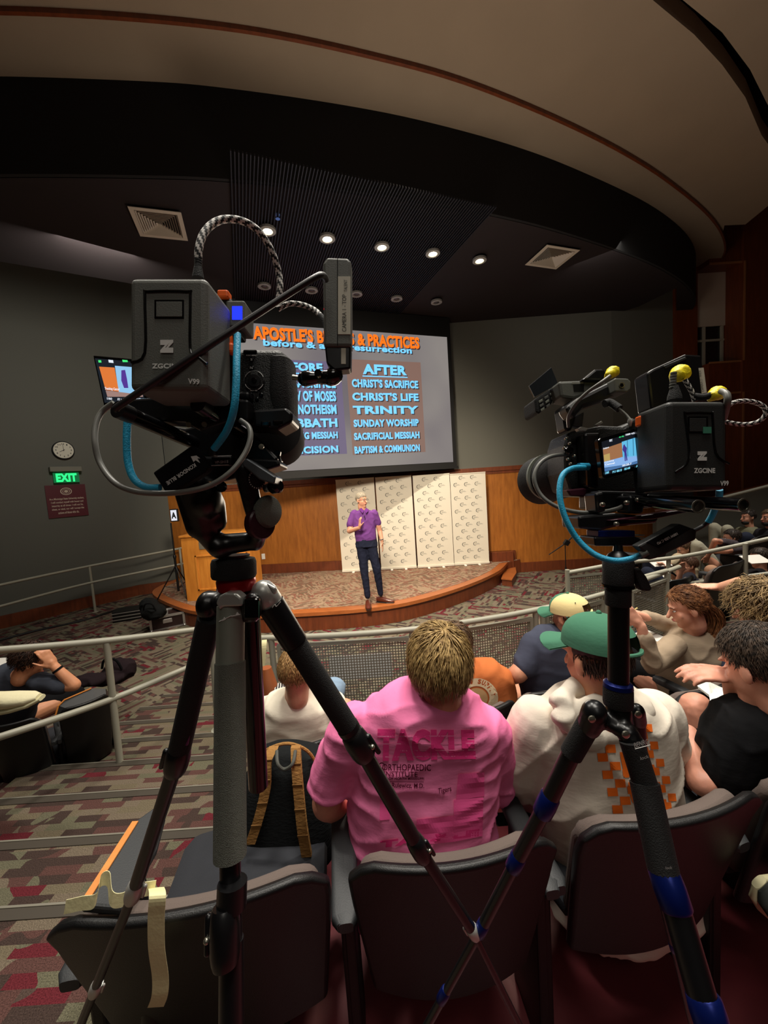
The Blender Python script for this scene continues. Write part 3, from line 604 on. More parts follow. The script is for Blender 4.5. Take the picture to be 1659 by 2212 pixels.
def orient(f, up=(0, 0, 1)):
    f = V(f).normalized(); u = V(up); s = f.cross(u).normalized(); u = s.cross(f).normalized()
    return Matrix((s, f, u)).transposed()       # columns: right, forward, up
def head(mb, c, f, s=1.0, up=(0, 0, 1), jaw=1.0):
    R = orient(f, up); P = lambda x, y, z: V(c) + R @ V((x, y, z)) * s
    mb.ell(P(0, -0.012, 0.035), (0.074 * s, 0.094 * s, 0.085 * s), R); mb.ell(P(0, 0.02, -0.035), (0.062 * s * jaw, 0.07 * s, 0.085 * s), R)
    mb.ell(P(0, 0.06, -0.1), (0.026 * s, 0.022 * s, 0.02 * s), R, 12, 8); mb.cap(P(0, 0.088, 0.008), 0.008 * s, P(0, 0.112, -0.032), 0.013 * s, 8)
    mb.ell(P(0, 0.078, 0.025), (0.052 * s, 0.014 * s, 0.01 * s), R, 12, 8); mb.ell(P(0, 0.086, -0.062), (0.024 * s, 0.01 * s, 0.009 * s), R, 12, 8)
    for k in (-1, 1):
        mb.ell(P(k * 0.079, -0.008, -0.008), (0.009 * s, 0.02 * s, 0.033 * s), R @ Matrix.Rotation(k * 0.25, 3, 'Z'), 12, 8); mb.ell(P(k * 0.036, 0.056, -0.028), (0.022 * s, 0.016 * s, 0.024 * s), R, 12, 8)
    mb.cap(P(0, -0.012, -0.05), 0.056 * s, P(0, -0.01, -0.12), 0.056 * s)
    return P, R
def face_bits(t, c, f, s=1.0, up=(0, 0, 1), hair=(60, 45, 35), brow=True, glasses=None):
    R = orient(f, up); P = lambda x, y, z: V(c) + R @ V((x, y, z)) * s
    mw = mat('eye white', (225, 218, 210), 0.3); md = mat('eye iris', (50, 40, 34), 0.2); mh = mat('hair %d %d %d' % hair, hair, 0.75); ml = mat('lips', (168, 92, 84), 0.5)
    for k in (-1, 1):
        mb = MB(); mb.ell(P(k * 0.03, 0.077, 0.004), (0.012 * s, 0.008 * s, 0.007 * s), R, 12, 8); mb.build('eye', mw, t, smooth=True)
        mb = MB(); mb.ell(P(k * 0.03, 0.0835, 0.004), (0.0055 * s, 0.003 * s, 0.0055 * s), R, 10, 6); mb.build('iris', md, t, smooth=True)
        if brow: mb = MB(); mb.tube([P(k * 0.014, 0.09, 0.023), P(k * 0.03, 0.089, 0.029), P(k * 0.048, 0.078, 0.023)], [0.003 * s, 0.0045 * s, 0.002 * s], 6); mb.build('eyebrow', mh, t, smooth=True)
    mb = MB(); mb.ell(P(0, 0.093, -0.06), (0.023 * s, 0.006 * s, 0.006 * s), R, 12, 8); mb.build('lips', ml, t, smooth=True)
    if glasses:
        mg = mat('glasses frame', glasses, 0.3); mb = MB()
        for k in (-1, 1):
            mb.tube([P(k * 0.032 + 0.022 * math.cos(a), 0.1, 0.002 + 0.017 * math.sin(a)) for a in [i * math.pi / 8 for i in range(17)]], 0.0018 * s, 6)
            mb.tube([P(k * 0.054, 0.098, 0.006), P(k * 0.084, 0.02, 0.006), P(k * 0.084, -0.02, -0.004)], 0.0022 * s, 6)
        mb.tube([P(-0.01, 0.1, 0.005), P(0.01, 0.1, 0.005)], 0.002 * s, 6); mb.build('glasses', mg, t, smooth=True)
def hair(t, c, f, m, s=1.0, up=(0, 0, 1), n=900, length=0.05, vol=1.0, front=0.45, low=-0.075, seed=1, curl=0.0, whorl=(0, -0.04, 0.11), wid=0.003, droop=0.6, name='hair', zmax=9):
    """hair cap with real locks lying on it"""
    R = orient(f, up); P = lambda x, y, z: V(c) + R @ V((x, y, z)) * s; rnd = random.Random(seed)
    rx, ry, rz = 0.081 * vol, 0.102 * vol, 0.094 * vol; cz = 0.035; nu, nv = 28, 18
    def hl(v):  # lowest allowed z for a direction
        y = v.y; return low + (0.0 if y < 0.1 else (front - low) * min(1, max(0, (y - 0.1) / 0.75)) * 0.13)
    mb = MB(); vs = []
    for i in range(nv + 1):
        ph = math.pi * i / nv
        for j in range(nu):
            a = 2 * math.pi * j / nu; d = V((math.sin(ph) * math.cos(a), math.sin(ph) * math.sin(a), math.cos(ph)))
            lim = -0.55 if d.y < 0.0 else -0.55 + 1.0 * min(1, d.y / 0.55) * (1.0 if front < 0.6 else 0.8)
            if abs(d.x) > 0.8 and abs(d.y) < 0.5: lim = max(lim, -0.15)
            k = 1.0 if d.z > lim else max(0.80, 1 - (lim - d.z) * 1.3)
            k *= 1 + 0.035 * noise.noise(d * 4 + V((seed, 0, 0)))
            vs.append(P(d.x * rx * k, -0.012 + d.y * ry * k, cz + d.z * rz * k))
    mb.add(vs, [[(i + 1) * nu + j, (i + 1) * nu + (j + 1) % nu, i * nu + (j + 1) % nu, i * nu + j] for i in range(nv) for j in range(nu)])
    W0 = V(whorl); cnt = 0
    while cnt < n:
        d = V((rnd.gauss(0, 1), rnd.gauss(0, 1), rnd.gauss(0, 1))).normalized()
        lim = -0.5 if d.y < 0.0 else -0.5 + 1.0 * min(1, d.y / 0.55) * (1.0 if front < 0.6 else 0.8)
        if d.z < lim: continue
        cnt += 1
        if cz + d.z * rz > zmax: continue
        p = V((d.x * rx, -0.012 + d.y * ry, cz + d.z * rz)); nn = V((d.x / rx, d.y / ry, d.z / rz)).normalized()
        g = (p - W0); g = g.normalized() + V((0, 0, -droop)) + V((rnd.uniform(-1, 1), rnd.uniform(-1, 1), rnd.uniform(-1, 1))) * 0.55
        g = (g - nn * g.dot(nn)).normalized(); L = length * rnd.uniform(0.6, 1.25); pts = []; q = p * 1.0; dr = g + nn * 0.25
        ax = g.cross(nn).normalized(); phs = rnd.uniform(0, 6)
        for k in range(5):
            tt = k / 4; w_ = ax * math.sin(phs + tt * 9) * curl + nn * math.cos(phs + tt * 9) * curl * 0.7
            pts.append(P(*(q + w_))); q = q + dr.normalized() * L / 4; dr = dr - nn * 0.14 + V((0, 0, -0.10))
        ww = wid * s * rnd.uniform(0.6, 1.3); sd = (R @ ax) * ww; ou = (R @ nn) * ww * 0.5
        vs = []
        for k, p_ in enumerate(pts):
            f_ = (0.7, 1, 0.9, 0.6, 0.05)[k]; vs += [p_ - sd * f_, p_ + ou * f_, p_ + sd * f_]
        fs = []
        for k in range(4):
            a = k * 3; fs += [[a, a + 3, a + 4, a + 1], [a + 1, a + 4, a + 5, a + 2], [a + 2, a + 5, a + 3, a]]
        mb.add(vs, fs)
    me = bpy.data.meshes.new('hair'); org = rloc(t); me.from_pydata([v - org for v in mb.v], [], mb.f); me.materials.append(m); me.polygons.foreach_set('use_smooth', [True] * len(me.polygons))
    o = bpy.data.objects.new(name, me); COL.objects.link(o); o.parent = t; o['wl'] = list(org); return o
def hairmat(name, c1, c2, sc=60):
    m = mat('hair ' + name, c1, 0.55, spec=0.35); nt = m.node_tree; L = nt.links.new; b = nt.nodes['Principled BSDF']
    tc = nt.nodes.new('ShaderNodeTexCoord'); n = nt.nodes.new('ShaderNodeTexNoise'); n.inputs['Scale'].default_value = sc; n.inputs['Detail'].default_value = 3; L(tc.outputs['Object'], n.inputs['Vector'])
    r = nt.nodes.new('ShaderNodeValToRGB'); r.color_ramp.elements[0].position = 0.35; r.color_ramp.elements[1].position = 0.65; r.color_ramp.elements[0].color = srgb(*c1); r.color_ramp.elements[1].color = srgb(*c2)
    L(n.outputs['Fac'], r.inputs[0]); L(r.outputs[0], b.inputs['Base Color']); return m
def hand(mb, wr, d, pn, s=1.0, curl=0.35, side=1, spread=0.12, thumb=0.6):
    """wrist, finger direction, palm normal (palm faces pn), side: thumb on +/- side"""
    d = V(d).normalized(); pn = V(pn); pn = (pn - d * pn.dot(d)).normalized(); x = d.cross(pn).normalized() * side; wr = V(wr)
    R = Matrix((x, d, pn)).transposed()
    mb.ell(wr + d * 0.052 * s, (0.040 * s, 0.056 * s, 0.015 * s), R, 16, 10); mb.cap(wr + d * 0.0, 0.024 * s, wr + d * 0.04 * s, 0.024 * s)
    for i, (off, ln) in enumerate(((0.030, 0.92), (0.010, 1.0), (-0.010, 0.93), (-0.029, 0.74))):
        p = wr + d * (0.09 - abs(off - 0.005) * 0.15) * s + x * off * s; dr = (d + x * off * spread * 12).normalized(); c = curl * (1 + i * 0.08)
        for L, r0, r1 in ((0.042, 0.0094, 0.0086), (0.026, 0.0086, 0.0078), (0.02, 0.0078, 0.0066)):
            q = p + dr * L * ln * s; mb.cap(p, r0 * s, q, r1 * s, 10); p = q; dr = (dr * math.cos(c) + pn * math.sin(c)).normalized()
    p = wr + d * 0.022 * s + x * 0.026 * s; dr = (x * thumb + d * 0.75 + pn * 0.25).normalized()
    for L, r0, r1 in ((0.04, 0.0135, 0.0105), (0.032, 0.0105, 0.0092), (0.024, 0.0092, 0.0075)):
        q = p + dr * L * s; mb.cap(p, r0 * s, q, r1 * s, 10); p = q; dr = (dr + pn * 0.22 + d * 0.25).normalized()
def limb(mb, pts, rs, n=14):
    for i in range(len(pts) - 1): mb.cap(pts[i], rs[i], pts[i + 1], rs[i + 1], n)
def sitlegs(mb, hip, f, fl, w=0.09, r=0.085, kn=0.42, spread=0.14, foot=True):
    f = V(f).normalized(); s = V((f.y, -f.x, 0)); ks = []
    for k in (-1, 1):
        h = V(hip) + s * w * k; q = V(hip) + f * kn + s * spread * k + V((0, 0, 0.0)); q.z = fl + 0.50; an = V((q.x, q.y, fl + 0.09)) + f * 0.02
        limb(mb, [h, q, an], [r, r * 0.7, r * 0.48]); ks.append((q, an))
        if foot: mb.cap(an - V((0, 0, 0.035)) - f * 0.03, 0.035, an + f * 0.17 - V((0, 0, 0.055)), 0.026)
    return ks
def shoes(t, ks, f, m, sole):
    f = V(f).normalized()
    for q, an in ks:
        mb = MB(); b = V((an.x, an.y, an.z - 0.09)); mb.loft([(b - f * 0.07 + V((0, 0, 0.05)), 0.03, 0.035), (b - f * 0.03 + V((0, 0, 0.06)), 0.042, 0.045), (b + f * 0.08 + V((0, 0, 0.05)), 0.05, 0.036), (b + f * 0.19 + V((0, 0, 0.035)), 0.046, 0.026), (b + f * 0.23 + V((0, 0, 0.03)), 0.025, 0.016)], 16, (f.y, -f.x, 0), 2.4); s_ = mb.build('shoe', m, t, smooth=True)
        mb = MB(); mb.loft([(b - f * 0.085 + V((0, 0, 0.012)), 0.03, 0.012), (b - f * 0.03 + V((0, 0, 0.012)), 0.045, 0.013), (b + f * 0.1 + V((0, 0, 0.012)), 0.055, 0.013), (b + f * 0.2 + V((0, 0, 0.012)), 0.048, 0.012), (b + f * 0.24 + V((0, 0, 0.014)), 0.025, 0.01)], 16, (f.y, -f.x, 0), 3); mb.build('sole', sole, s_, smooth=True)
def decal_fn(target):
    """returns fn projecting 2-D shapes (unit square -> pixel quad) on the surface of target along the sight line: real thin print on the cloth"""
    org = rloc(target.parent); me = target.data
    bvh = BVHTree.FromPolygons([v.co + org for v in me.vertices], [list(p.vertices) for p in me.polygons])
    def proj(px, py):
        r = ray(px, py).normalized(); h = bvh.ray_cast(EYE, r)
        return (h[0] - r * 0.0022 + h[1] * 0.0006) if h[0] is not None else None
    def put(vs, fs, quad, m, parent, name='print', cut=14):
        bm = bmesh.new(); bv = [bm.verts.new(v) for v in vs]
        for f in fs:
            try: bm.faces.new([bv[i] for i in f])
            except ValueError: pass
        asp = (V(quad[1]) - V(quad[0])).length / max(1, (V(quad[3]) - V(quad[0])).length); cx = max(2, int(cut * max(1, asp))); cy = max(2, int(cut * max(1, 1 / asp)) if asp < 1 else max(3, cut // 2))
        for n_, co in ((cx, V((1, 0, 0))), (cy, V((0, 1, 0)))):
            for i in range(1, n_): bmesh.ops.bisect_plane(bm, geom=bm.verts[:] + bm.edges[:] + bm.faces[:], plane_co=co * i / n_, plane_no=co)
        bmesh.ops.triangulate(bm, faces=bm.faces)
        a, b, c, d = [V(q) for q in quad]; bad = []; o_ = rloc(parent)
        for v in bm.verts:
            u, w_ = v.co.x, v.co.y; q = a * (1 - u) * (1 - w_) + b * u * (1 - w_) + c * u * w_ + d * (1 - u) * w_
            h = proj(q.x, q.y)
            if h is None: bad.append(v)
            else: v.co = h - o_
        bmesh.ops.delete(bm, geom=bad, context='VERTS')
        mm = bpy.data.meshes.new(name); bm.to_mesh(mm); bm.free(); mm.materials.append(m); o = bpy.data.objects.new(name, mm); COL.objects.link(o); o.parent = parent; o['wl'] = list(o_); return o
    return put
SQ = ([V((0, 0, 0)), V((1, 0, 0)), V((1, 1, 0)), V((0, 1, 0))], [[0, 1, 2, 3]])
def q2(lb, rb, rt, lt): return [V((p[0], p[1], 0)) for p in (lb, rb, rt, lt)]
def cap_hat(t, c, f, m, s=1.0, up=(0, 0, 1), m2=None, brim=None, name='cap', strap=True, panels=None):
    R = orient(f, up); P = lambda x, y, z: V(c) + R @ V((x, y, z)) * s; mb = MB(); nu, nv = 36, 10; vs = []
    for k, g in ((1.0, 0), (0.95, 1)):
        for i in range(nv + 1):
            ph = 0.5 * math.pi * i / nv
            for j in range(nu):
                a = 2 * math.pi * j / nu; x, y, z = math.sin(ph) * math.cos(a), math.sin(ph) * math.sin(a), math.cos(ph)
                e = 1 + 0.012 * abs(math.sin(3 * a)) * math.sin(ph)
                vs.append(P(x * 0.088 * k * e, -0.012 + y * 0.108 * k * e, 0.028 + (z ** 0.8) * 0.095 * k))
    N = nu * (nv + 1); fs = []; mi = []
    for g in (0, 1):
        for i in range(nv):
            for j in range(nu):
                if i > nv - 4 and abs(j - 27) <= 2: continue          # adjuster opening at the back
                fs.append([g * N + i * nu + j, g * N + i * nu + (j + 1) % nu, g * N + (i + 1) * nu + (j + 1) % nu, g * N + (i + 1) * nu + j]); mi.append(1 if (m2 and 4 <= j < 14) else 0)
    mb.v = vs; mb.f = fs; mb.m = mi; o = mb.build(name, [m, m2] if m2 else m, t, smooth=True)
    mb = MB(); mb.ell(P(0, -0.012, 0.124), (0.008 * s,) * 3, None, 10, 6); mb.build('button', m2 or m, o, smooth=True)
    mb = MB(); n = 12; v2 = []
    for k, dz in ((0, 0.0), (0, -0.004)):
        for i in range(n + 1):
            a = math.radians(20 + 140 * i / n); v2.append(P(0.086 * math.cos(a), -0.012 + 0.104 * math.sin(a), 0.03 + dz))
        for i in range(n + 1):
            a = math.radians(14 + 152 * i / n); e = math.sin(a); v2.append(P(0.082 * math.cos(a) * 1.02, 0.03 + 0.145 * max(0, e) ** 0.6 * 1.0, 0.018 - 0.022 * abs(math.cos(a)) ** 2 + dz))
    fs = [[i, i + 1, n + 2 + i, n + 1 + i] for i in range(n)] + [[2 * n + 2 + i, 3 * n + 3 + i, 3 * n + 4 + i, 2 * n + 3 + i] for i in range(n)] + [[n + 1 + i, n + 2 + i, 3 * n + 4 + i, 3 * n + 3 + i] for i in range(n)]
    mb.add(v2, fs); mb.build('brim', brim or m, o, smooth=True)
    if strap: mb = MB(); mb.tube([P(0.088 * math.cos(a) * 1.0, -0.012 + 0.11 * math.sin(a), 0.036) for a in [math.radians(x) for x in range(238, 303, 8)]], 0.006, 8); mb.build('strap', m, o, smooth=True)
    for a in (60, 120, 230, 310):
        a = math.radians(a); mb = MB(); mb.ell(P(0.072 * math.cos(a), -0.012 + 0.09 * math.sin(a), 0.095), (0.003 * s,) * 3, None, 8, 6); mb.build('eyelet', mat('eyelet', (40, 70, 58), 0.7), o)
    return o
M_jean = cloth('dark jeans', (34, 38, 52)); M_blk = cloth('black cotton', (17, 17, 19), 0.3); M_shoe = mat('dark shoe leather', (40, 36, 34), 0.4); M_sole = mat('white rubber sole', (210, 206, 190), 0.6)
def person(label, p, group=None): return thing('person', label, 'person', p, group)
# ---- speaker on the stage
Y = 6.05; t = person('standing speaker with grey hair and glasses, purple polo shirt, on the curved stage', V((W(812, 1300, Y).x, Y, 0.306)))
S_sp = skin('speaker', (204, 148, 120)); w_ = lambda x, y, d=0.0: W(x, y, Y + d)
fz = t.location.z; mb = MB(); hc = w_(781, 1080); hf = V((0.75, -0.62, -0.05)); head(mb, hc, hf, 0.98, jaw=1.02)
mb.cap(w_(783, 1092), 0.055, w_(785, 1106, .02), 0.06)
mb.loft([(w_(786, 1104, .02), 0.12, 0.08), (w_(787, 1125, .02), 0.17, 0.11), (w_(789, 1150), 0.15, 0.11), (w_(792, 1168), 0.15, 0.10)], 20)
limb(mb, [w_(762, 1112), w_(755, 1147, -.05), w_(776, 1140, -.26)], [0.05, 0.042, 0.028]); hand(mb, w_(777, 1139, -.27), V((0.1, -0.15, 1)), V((0.9, 0.4, 0.1)), 0.95, 0.35, -1)
limb(mb, [w_(811, 1112), w_(820, 1146, .03), w_(825, 1168, -.02)], [0.05, 0.042, 0.028]); hand(mb, w_(825, 1170, -.02), V((0.06, 0, -1)), V((-1, 0.1, 0)), 0.95, 0.25, -1)
blob('body', mb, S_sp, t, 0.007, 3)
face_bits(t, hc, hf, 0.98, hair=(120, 112, 100), glasses=(30, 28, 30)); hair(t, hc, hf, hairmat('short grey', (120, 112, 98), (168, 158, 140), 90), 0.98, n=420, length=0.022, vol=0.985, front=0.7)
mb = MB(); mb.loft([(w_(786, 1101, .02), 0.07, 0.07), (w_(786, 1106, .02), 0.16, 0.10), (w_(787, 1118, .02), 0.195, 0.115), (w_(788, 1140, .01), 0.178, 0.125), (w_(790, 1158), 0.17, 0.12), (w_(791, 1167), 0.165, 0.118)], 24, None, 2.3)
limb(mb, [w_(765, 1109), w_(756, 1133, -.03)], [0.062, 0.06]); limb(mb, [w_(808, 1108), w_(816, 1130, .02)], [0.062, 0.058])
sh = blob('polo_shirt', mb, cloth('purple polo', (102, 58, 122)), t, 0.009, 5, 0.006, 9)
mb = MB(); mb.prism([w_(776, 1100, -.1), w_(783, 1109, -.14), w_(786, 1102, -.1), w_(780, 1097, -.06)], (0, 0.01, 0)); mb.prism([w_(787, 1102, -.1), w_(791, 1109, -.14), w_(797, 1101, -.1), w_(791, 1097, -.06)], (0, 0.01, 0)); mb.build('collar', cloth('purple collar', (86, 38, 108)), t)
mb = MB(); mb.box(w_(787, 1116, -.16), (0.012, 0.012, 0.035)); mb.build('lapel_microphone', M_shell, t)
mb = MB(); mb.loft([(w_(791, 1162), 0.165, 0.115), (w_(792, 1180), 0.18, 0.125)], 20)
limb(mb, [w_(782, 1180), w_(787, 1232, -.03), w_(794, 1287, -.02)], [0.095, 0.066, 0.048]); limb(mb, [w_(802, 1180), w_(814, 1230, -.02), w_(822, 1282, .08)], [0.095, 0.066, 0.048])
blob('jeans', mb, cloth('navy jeans', (30, 34, 52)), t, 0.01, 4, 0.006, 11)
mb = MB(); mb.lathe(w_(791, 1166), (0, 0, 1), [(0, 0.19), (0.035, 0.19)], 20); 
M_br = mat('brown leather', (84, 38, 26), 0.3, coat=0.3)
for p, f in ((w_(795, 1300, -.04), V((0.05, -1, 0))), (w_(824, 1290, .1), V((0.95, -0.35, 0)))):
    p = V((p.x, p.y, fz)); mb = MB(); mb.loft([(p - f * 0.08 + V((0, 0, 0.05)), 0.03, 0.04), (p + V((0, 0, 0.055)), 0.044, 0.05), (p + f * 0.09 + V((0, 0, 0.04)), 0.048, 0.034), (p + f * 0.18 + V((0, 0, 0.03)), 0.04, 0.024), (p + f * 0.215 + V((0, 0, 0.025)), 0.016, 0.014)], 16, (f.y, -f.x, 0)); o = mb.build('shoe', M_br, t, smooth=True)
    mb = MB(); mb.loft([(p - f * 0.09 + V((0, 0, 0.008)), 0.03, 0.008), (p + V((0, 0, 0.008)), 0.046, 0.009), (p + f * 0.1 + V((0, 0, 0.008)), 0.052, 0.009), (p + f * 0.21 + V((0, 0, 0.008)), 0.03, 0.008)], 14, (f.y, -f.x, 0), 3); mb.build('sole', M_shoe, o)
mb = MB(); p = w_(824, 1164, -.02); mb.lathe(p, w_(825, 1168, -.02) - p, [(0, 0.034), (0.012, 0.034)], 16); mb.build('wristwatch', mat('steel watch', (190, 190, 190), 0.3, metal=0.8), t)
# ---- man in the pink shirt
t = person('seated man in a pink printed T-shirt seen from behind, centre foreground', W(915, 1960, 1.2) * 1.0); t.location.z = 0.55; t['wl'] = list(t.location)
S_pk = skin('pink man', (224, 150, 124)); hc = W(951, 1447, 1.13); hf = V((0.12, 1, -0.18)); mb = MB(); head(mb, hc, hf, 1.06)
mb.cap(W(945, 1465, 1.12), 0.062, W(940, 1520, 1.16), 0.062); mb.ell(W(922, 1720, 1.18), (0.17, 0.10, 0.24)); hip = W(915, 1930, 1.26)
limb(mb, [W(745, 1590, 1.14), W(706, 1735, 1.18), W(800, 1770, 1.45)], [0.055, 0.05, 0.036]); hand(mb, W(800, 1770, 1.45), (0.5, 1, 0), (0, 0, -1), 1, 0.3)
limb(mb, [W(1052, 1590, 1.16), W(1092, 1720, 1.3), W(1000, 1740, 1.5)], [0.055, 0.046, 0.034]); hand(mb, W(1000, 1740, 1.5), (-0.5, 1, 0), (0, 0, -1), 1, 0.3, -1)
ks = sitlegs(mb, hip, (0, 1, 0), 0.55, 0.1, 0.09); blob('body', mb, S_pk, t, 0.009, 3)
hair(t, hc, hf, hairmat('sandy blond', (118, 90, 50), (198, 166, 108), 70), 1.06, n=3200, length=0.052, vol=1.05, seed=3, whorl=(0.02, -0.05, 0.1), wid=0.0019, droop=0.5)
mb = MB(); mb.loft([(W(942, 1496, 1.11), 0.078, 0.078), (W(938, 1516, 1.12), 0.15, 0.1), (W(930, 1548, 1.14), 0.215, 0.12), (W(920, 1620, 1.16), 0.232, 0.14), (W(913, 1720, 1.17), 0.24, 0.165), (W(908, 1820, 1.18), 0.245, 0.185), (W(905, 1930, 1.2), 0.235, 0.185)], 32, (1, 0, 0.02), 2.3)
limb(mb, [W(765, 1572, 1.14), W(715, 1680, 1.17)], [0.075, 0.078]); limb(mb, [W(1055, 1580, 1.16), W(1072, 1690, 1.24)], [0.072, 0.07])
M_pink = cloth('pink cotton', (252, 134, 184), 0.35, 10)
sh = blob('shirt', mb, M_pink, t, 0.008, 5, 0.0105, 6.5, (0.7, 1, 1.8))
D = decal_fn(sh); M_p1 = cloth('deep pink print', (238, 62, 136), 0.1); M_p2 = cloth('hot pink print', (255, 98, 166), 0.1); M_p3 = cloth('maroon print', (92, 22, 48), 0.1)
for a in (((812, 1722), (830, 1722), (830, 1690), (812, 1690)),): pass
D(*SQ, q2((900, 1826), (980, 1818), (980, 1762), (900, 1770)), M_p2, sh, 'print_patch', 10); D(*SQ, q2((980, 1818), (1042, 1806), (1044, 1722), (980, 1728)), M_p2, sh, 'print_patch', 10)
D(*SQ, q2((985, 1728), (1046, 1720), (1046, 1668), (990, 1672)), M_p2, sh, 'print_patch', 10)
D(*SQ, q2((820, 1772), (842, 1770), (842, 1712), (822, 1712)), M_p2, sh, 'print_patch', 8)
def dtext(s, quad, m, parent, D, bold=0.03, cut=14, name='print_lettering'):
    vs, fs, a = text_mesh(s, bold); return D(vs, fs, quad, m, parent, name, cut)
dtext('TACKLE', q2((814, 1645), (1028, 1640), (1024, 1576), (816, 1574)), M_p1, sh, D, 0.07, 16)
# worn gaps across the big word
for y in (1590, 1606, 1621, 1634): D(*SQ, q2((812, y + 2), (1030, y + 0), (1030, y - 1.6), (812, y - 0.4)), M_pink, sh, 'worn_gap', 14)
dtext('ORTHOPAEDIC', q2((826, 1664), (931, 1665), (931, 1651), (826, 1650)), M_p3, sh, D, 0.01, 10); dtext('O', q2((817, 1666), (833, 1666), (833, 1647), (817, 1646)), M_p3, sh, D, 0.0, 10)
dtext('INSTITUTE', q2((830, 1677), (902, 1678), (902, 1667), (830, 1666)), M_p3, sh, D, 0.01, 10); dtext('I', q2((823, 1680), (827, 1680), (827, 1658), (823, 1658)), M_p3, sh, D, 0.02, 6)
dtext('OF NORTH MISSISSIPPI', q2((840, 1684), (916, 1685), (916, 1679), (840, 1679)), M_p3, sh, D, 0.03, 6)
D(*SQ, q2((828, 1688.5), (915, 1689.5), (915, 1688.5), (828, 1687.5)), M_p3, sh, 'print_line', 8)
dtext('Abe Rulewicz, M.D.', q2((824, 1702), (916, 1704), (916, 1692), (824, 1690)), M_p3, sh, D, 0.015, 10)
dtext('Tigers', q2((946, 1718), (976, 1712), (974, 1697), (946, 1703)), M_p3, sh, D, 0.01, 8)
dtext('TACKLE', q2((820, 1832), (1034, 1806), (1036, 1790), (822, 1816)), M_p1, sh, D, 0.07, 12)
mb = MB(); limb(mb, [hip, ks[0][0]], [0.125, 0.1]); limb(mb, [hip + V((0.1, 0, 0)), ks[1][0]], [0.125, 0.1]); mb.ell(hip, (0.2, 0.17, 0.13)); blob('shorts', mb, M_jean, t, 0.014, 3); shoes(t, ks, (0, 1, 0), M_shoe, M_sole)
# ---- green cap, white hoodie
t = person('seated man in a green cap and off-white hoodie with orange checks, seen from behind', W(1300, 1900, 1.3)); t.location.z = 0.55; t['wl'] = list(t.location)
S_h = skin('hoodie man', (214, 150, 118)); hc = W(1285, 1420, 1.17); hf = V((-0.42, 1, -0.22)); mb = MB(); head(mb, hc, hf, 1.04); mb.cap(W(1285, 1460, 1.18), 0.058, W(1290, 1520, 1.21), 0.058); hip = W(1330, 1890, 1.35)
mb.ell(W(1310, 1700, 1.22), (0.16, 0.1, 0.22)); limb(mb, [W(1150, 1560, 1.2), W(1110, 1690, 1.35), W(1180, 1650, 1.62)], [0.055, 0.046, 0.034]); hand(mb, W(1180, 1650, 1.62), (0.2, 1, 0), (0, 0, -1)); ks = sitlegs(mb, hip, (-0.15, 1, 0), 0.55); blob('body', mb, S_h, t, 0.009, 3)
hair(t, hc, hf, hairmat('dark brown', (40, 30, 24), (72, 54, 42), 70), 1.04, n=1600, length=0.045, vol=0.97, seed=8, wid=0.0022, zmax=0.03)
M_g = cloth('green cap cotton', (70, 120, 96), 0.1, 40); M_cr = cloth('cream cotton', (226, 208, 150), 0.1, 40)
cap_hat(t, hc + V((0, 0, 0.012)), V((-0.5, 1, -0.05)), M_g, 1.07, (0.0, 0.22, 1), None, M_g)
M_hd = cloth('off white fleece', (226, 216, 200), 0.4, 9)
mb = MB(); mb.loft([(W(1290, 1494, 1.16), 0.085, 0.085), (W(1288, 1516, 1.17), 0.16, 0.11), (W(1288, 1560, 1.19), 0.235, 0.13), (W(1296, 1660, 1.21), 0.245, 0.15), (W(1312, 1750, 1.23), 0.25, 0.165), (W(1335, 1850, 1.26), 0.265, 0.18), (W(1345, 1930, 1.27), 0.265, 0.185)], 32, (1, 0, 0.05), 2.3)
limb(mb, [W(1158, 1560, 1.2), W(1118, 1650, 1.25), W(1150, 1715, 1.4)], [0.085, 0.092, 0.075]); limb(mb, [W(1415, 1545, 1.24), W(1448, 1640, 1.3), W(1440, 1700, 1.5)], [0.085, 0.085, 0.06])
hd = blob('hoodie', mb, M_hd, t, 0.008, 6, 0.013, 5.0, (1.2, 1, 0.8))
mb = MB(); hr = spline([W(1208, 1530, 1.12), W(1232, 1488, 1.16), W(1290, 1480, 1.22), W(1350, 1490, 1.2), W(1385, 1535, 1.14), W(1350, 1575, 1.10), W(1290, 1590, 1.075), W(1235, 1570, 1.09), W(1208, 1530, 1.12)], 4); mb.tube(hr, [0.032 + 0.007 * math.sin(i * 1.3) for i in range(len(hr))], 12)
mb.ell(W(1300, 1548, 1.105), (0.105, 0.03, 0.075)); blob('hood', mb, M_hd, t, 0.007, 5, 0.012, 8)
D = decal_fn(hd); M_oc = cloth('orange print', (255, 122, 40), 0.1)
K = lambda x, y: (1050 + x / 2.724, 1230 + y / 2.724)
def chk(x, y, w, h, sk=6): D(*SQ, q2(K(x + sk, y + h), K(x + w + sk, y + h - 2), K(x + w, y), K(x, y)), M_oc, hd, 'print_check', 4)
for r in range(10):
    y = 928 + 51 * r; x0 = 610 + 14.5 * r
    chk(x0 + (60 if r % 2 == 0 else 0), y, 60, 50)
    if r in (1, 5, 7): chk(x0 + 118, y - 8, 52, 44)
    x1 = 880 + 17.5 * r; chk(x1 + (48 if r % 2 == 0 else 4), y - 18, 46, 47)
    if r in (0, 2, 4, 6, 8): chk(x1 - 2, y + 16, 40, 36)
dtext('P', q2(K(815, 1225), K(885, 1222), K(860, 1070), K(785, 1075)), M_oc, hd, D, 0.05, 8); dtext('U', q2(K(860, 1392), K(925, 1388), K(900, 1248), K(835, 1252)), M_oc, hd, D, 0.05, 8)
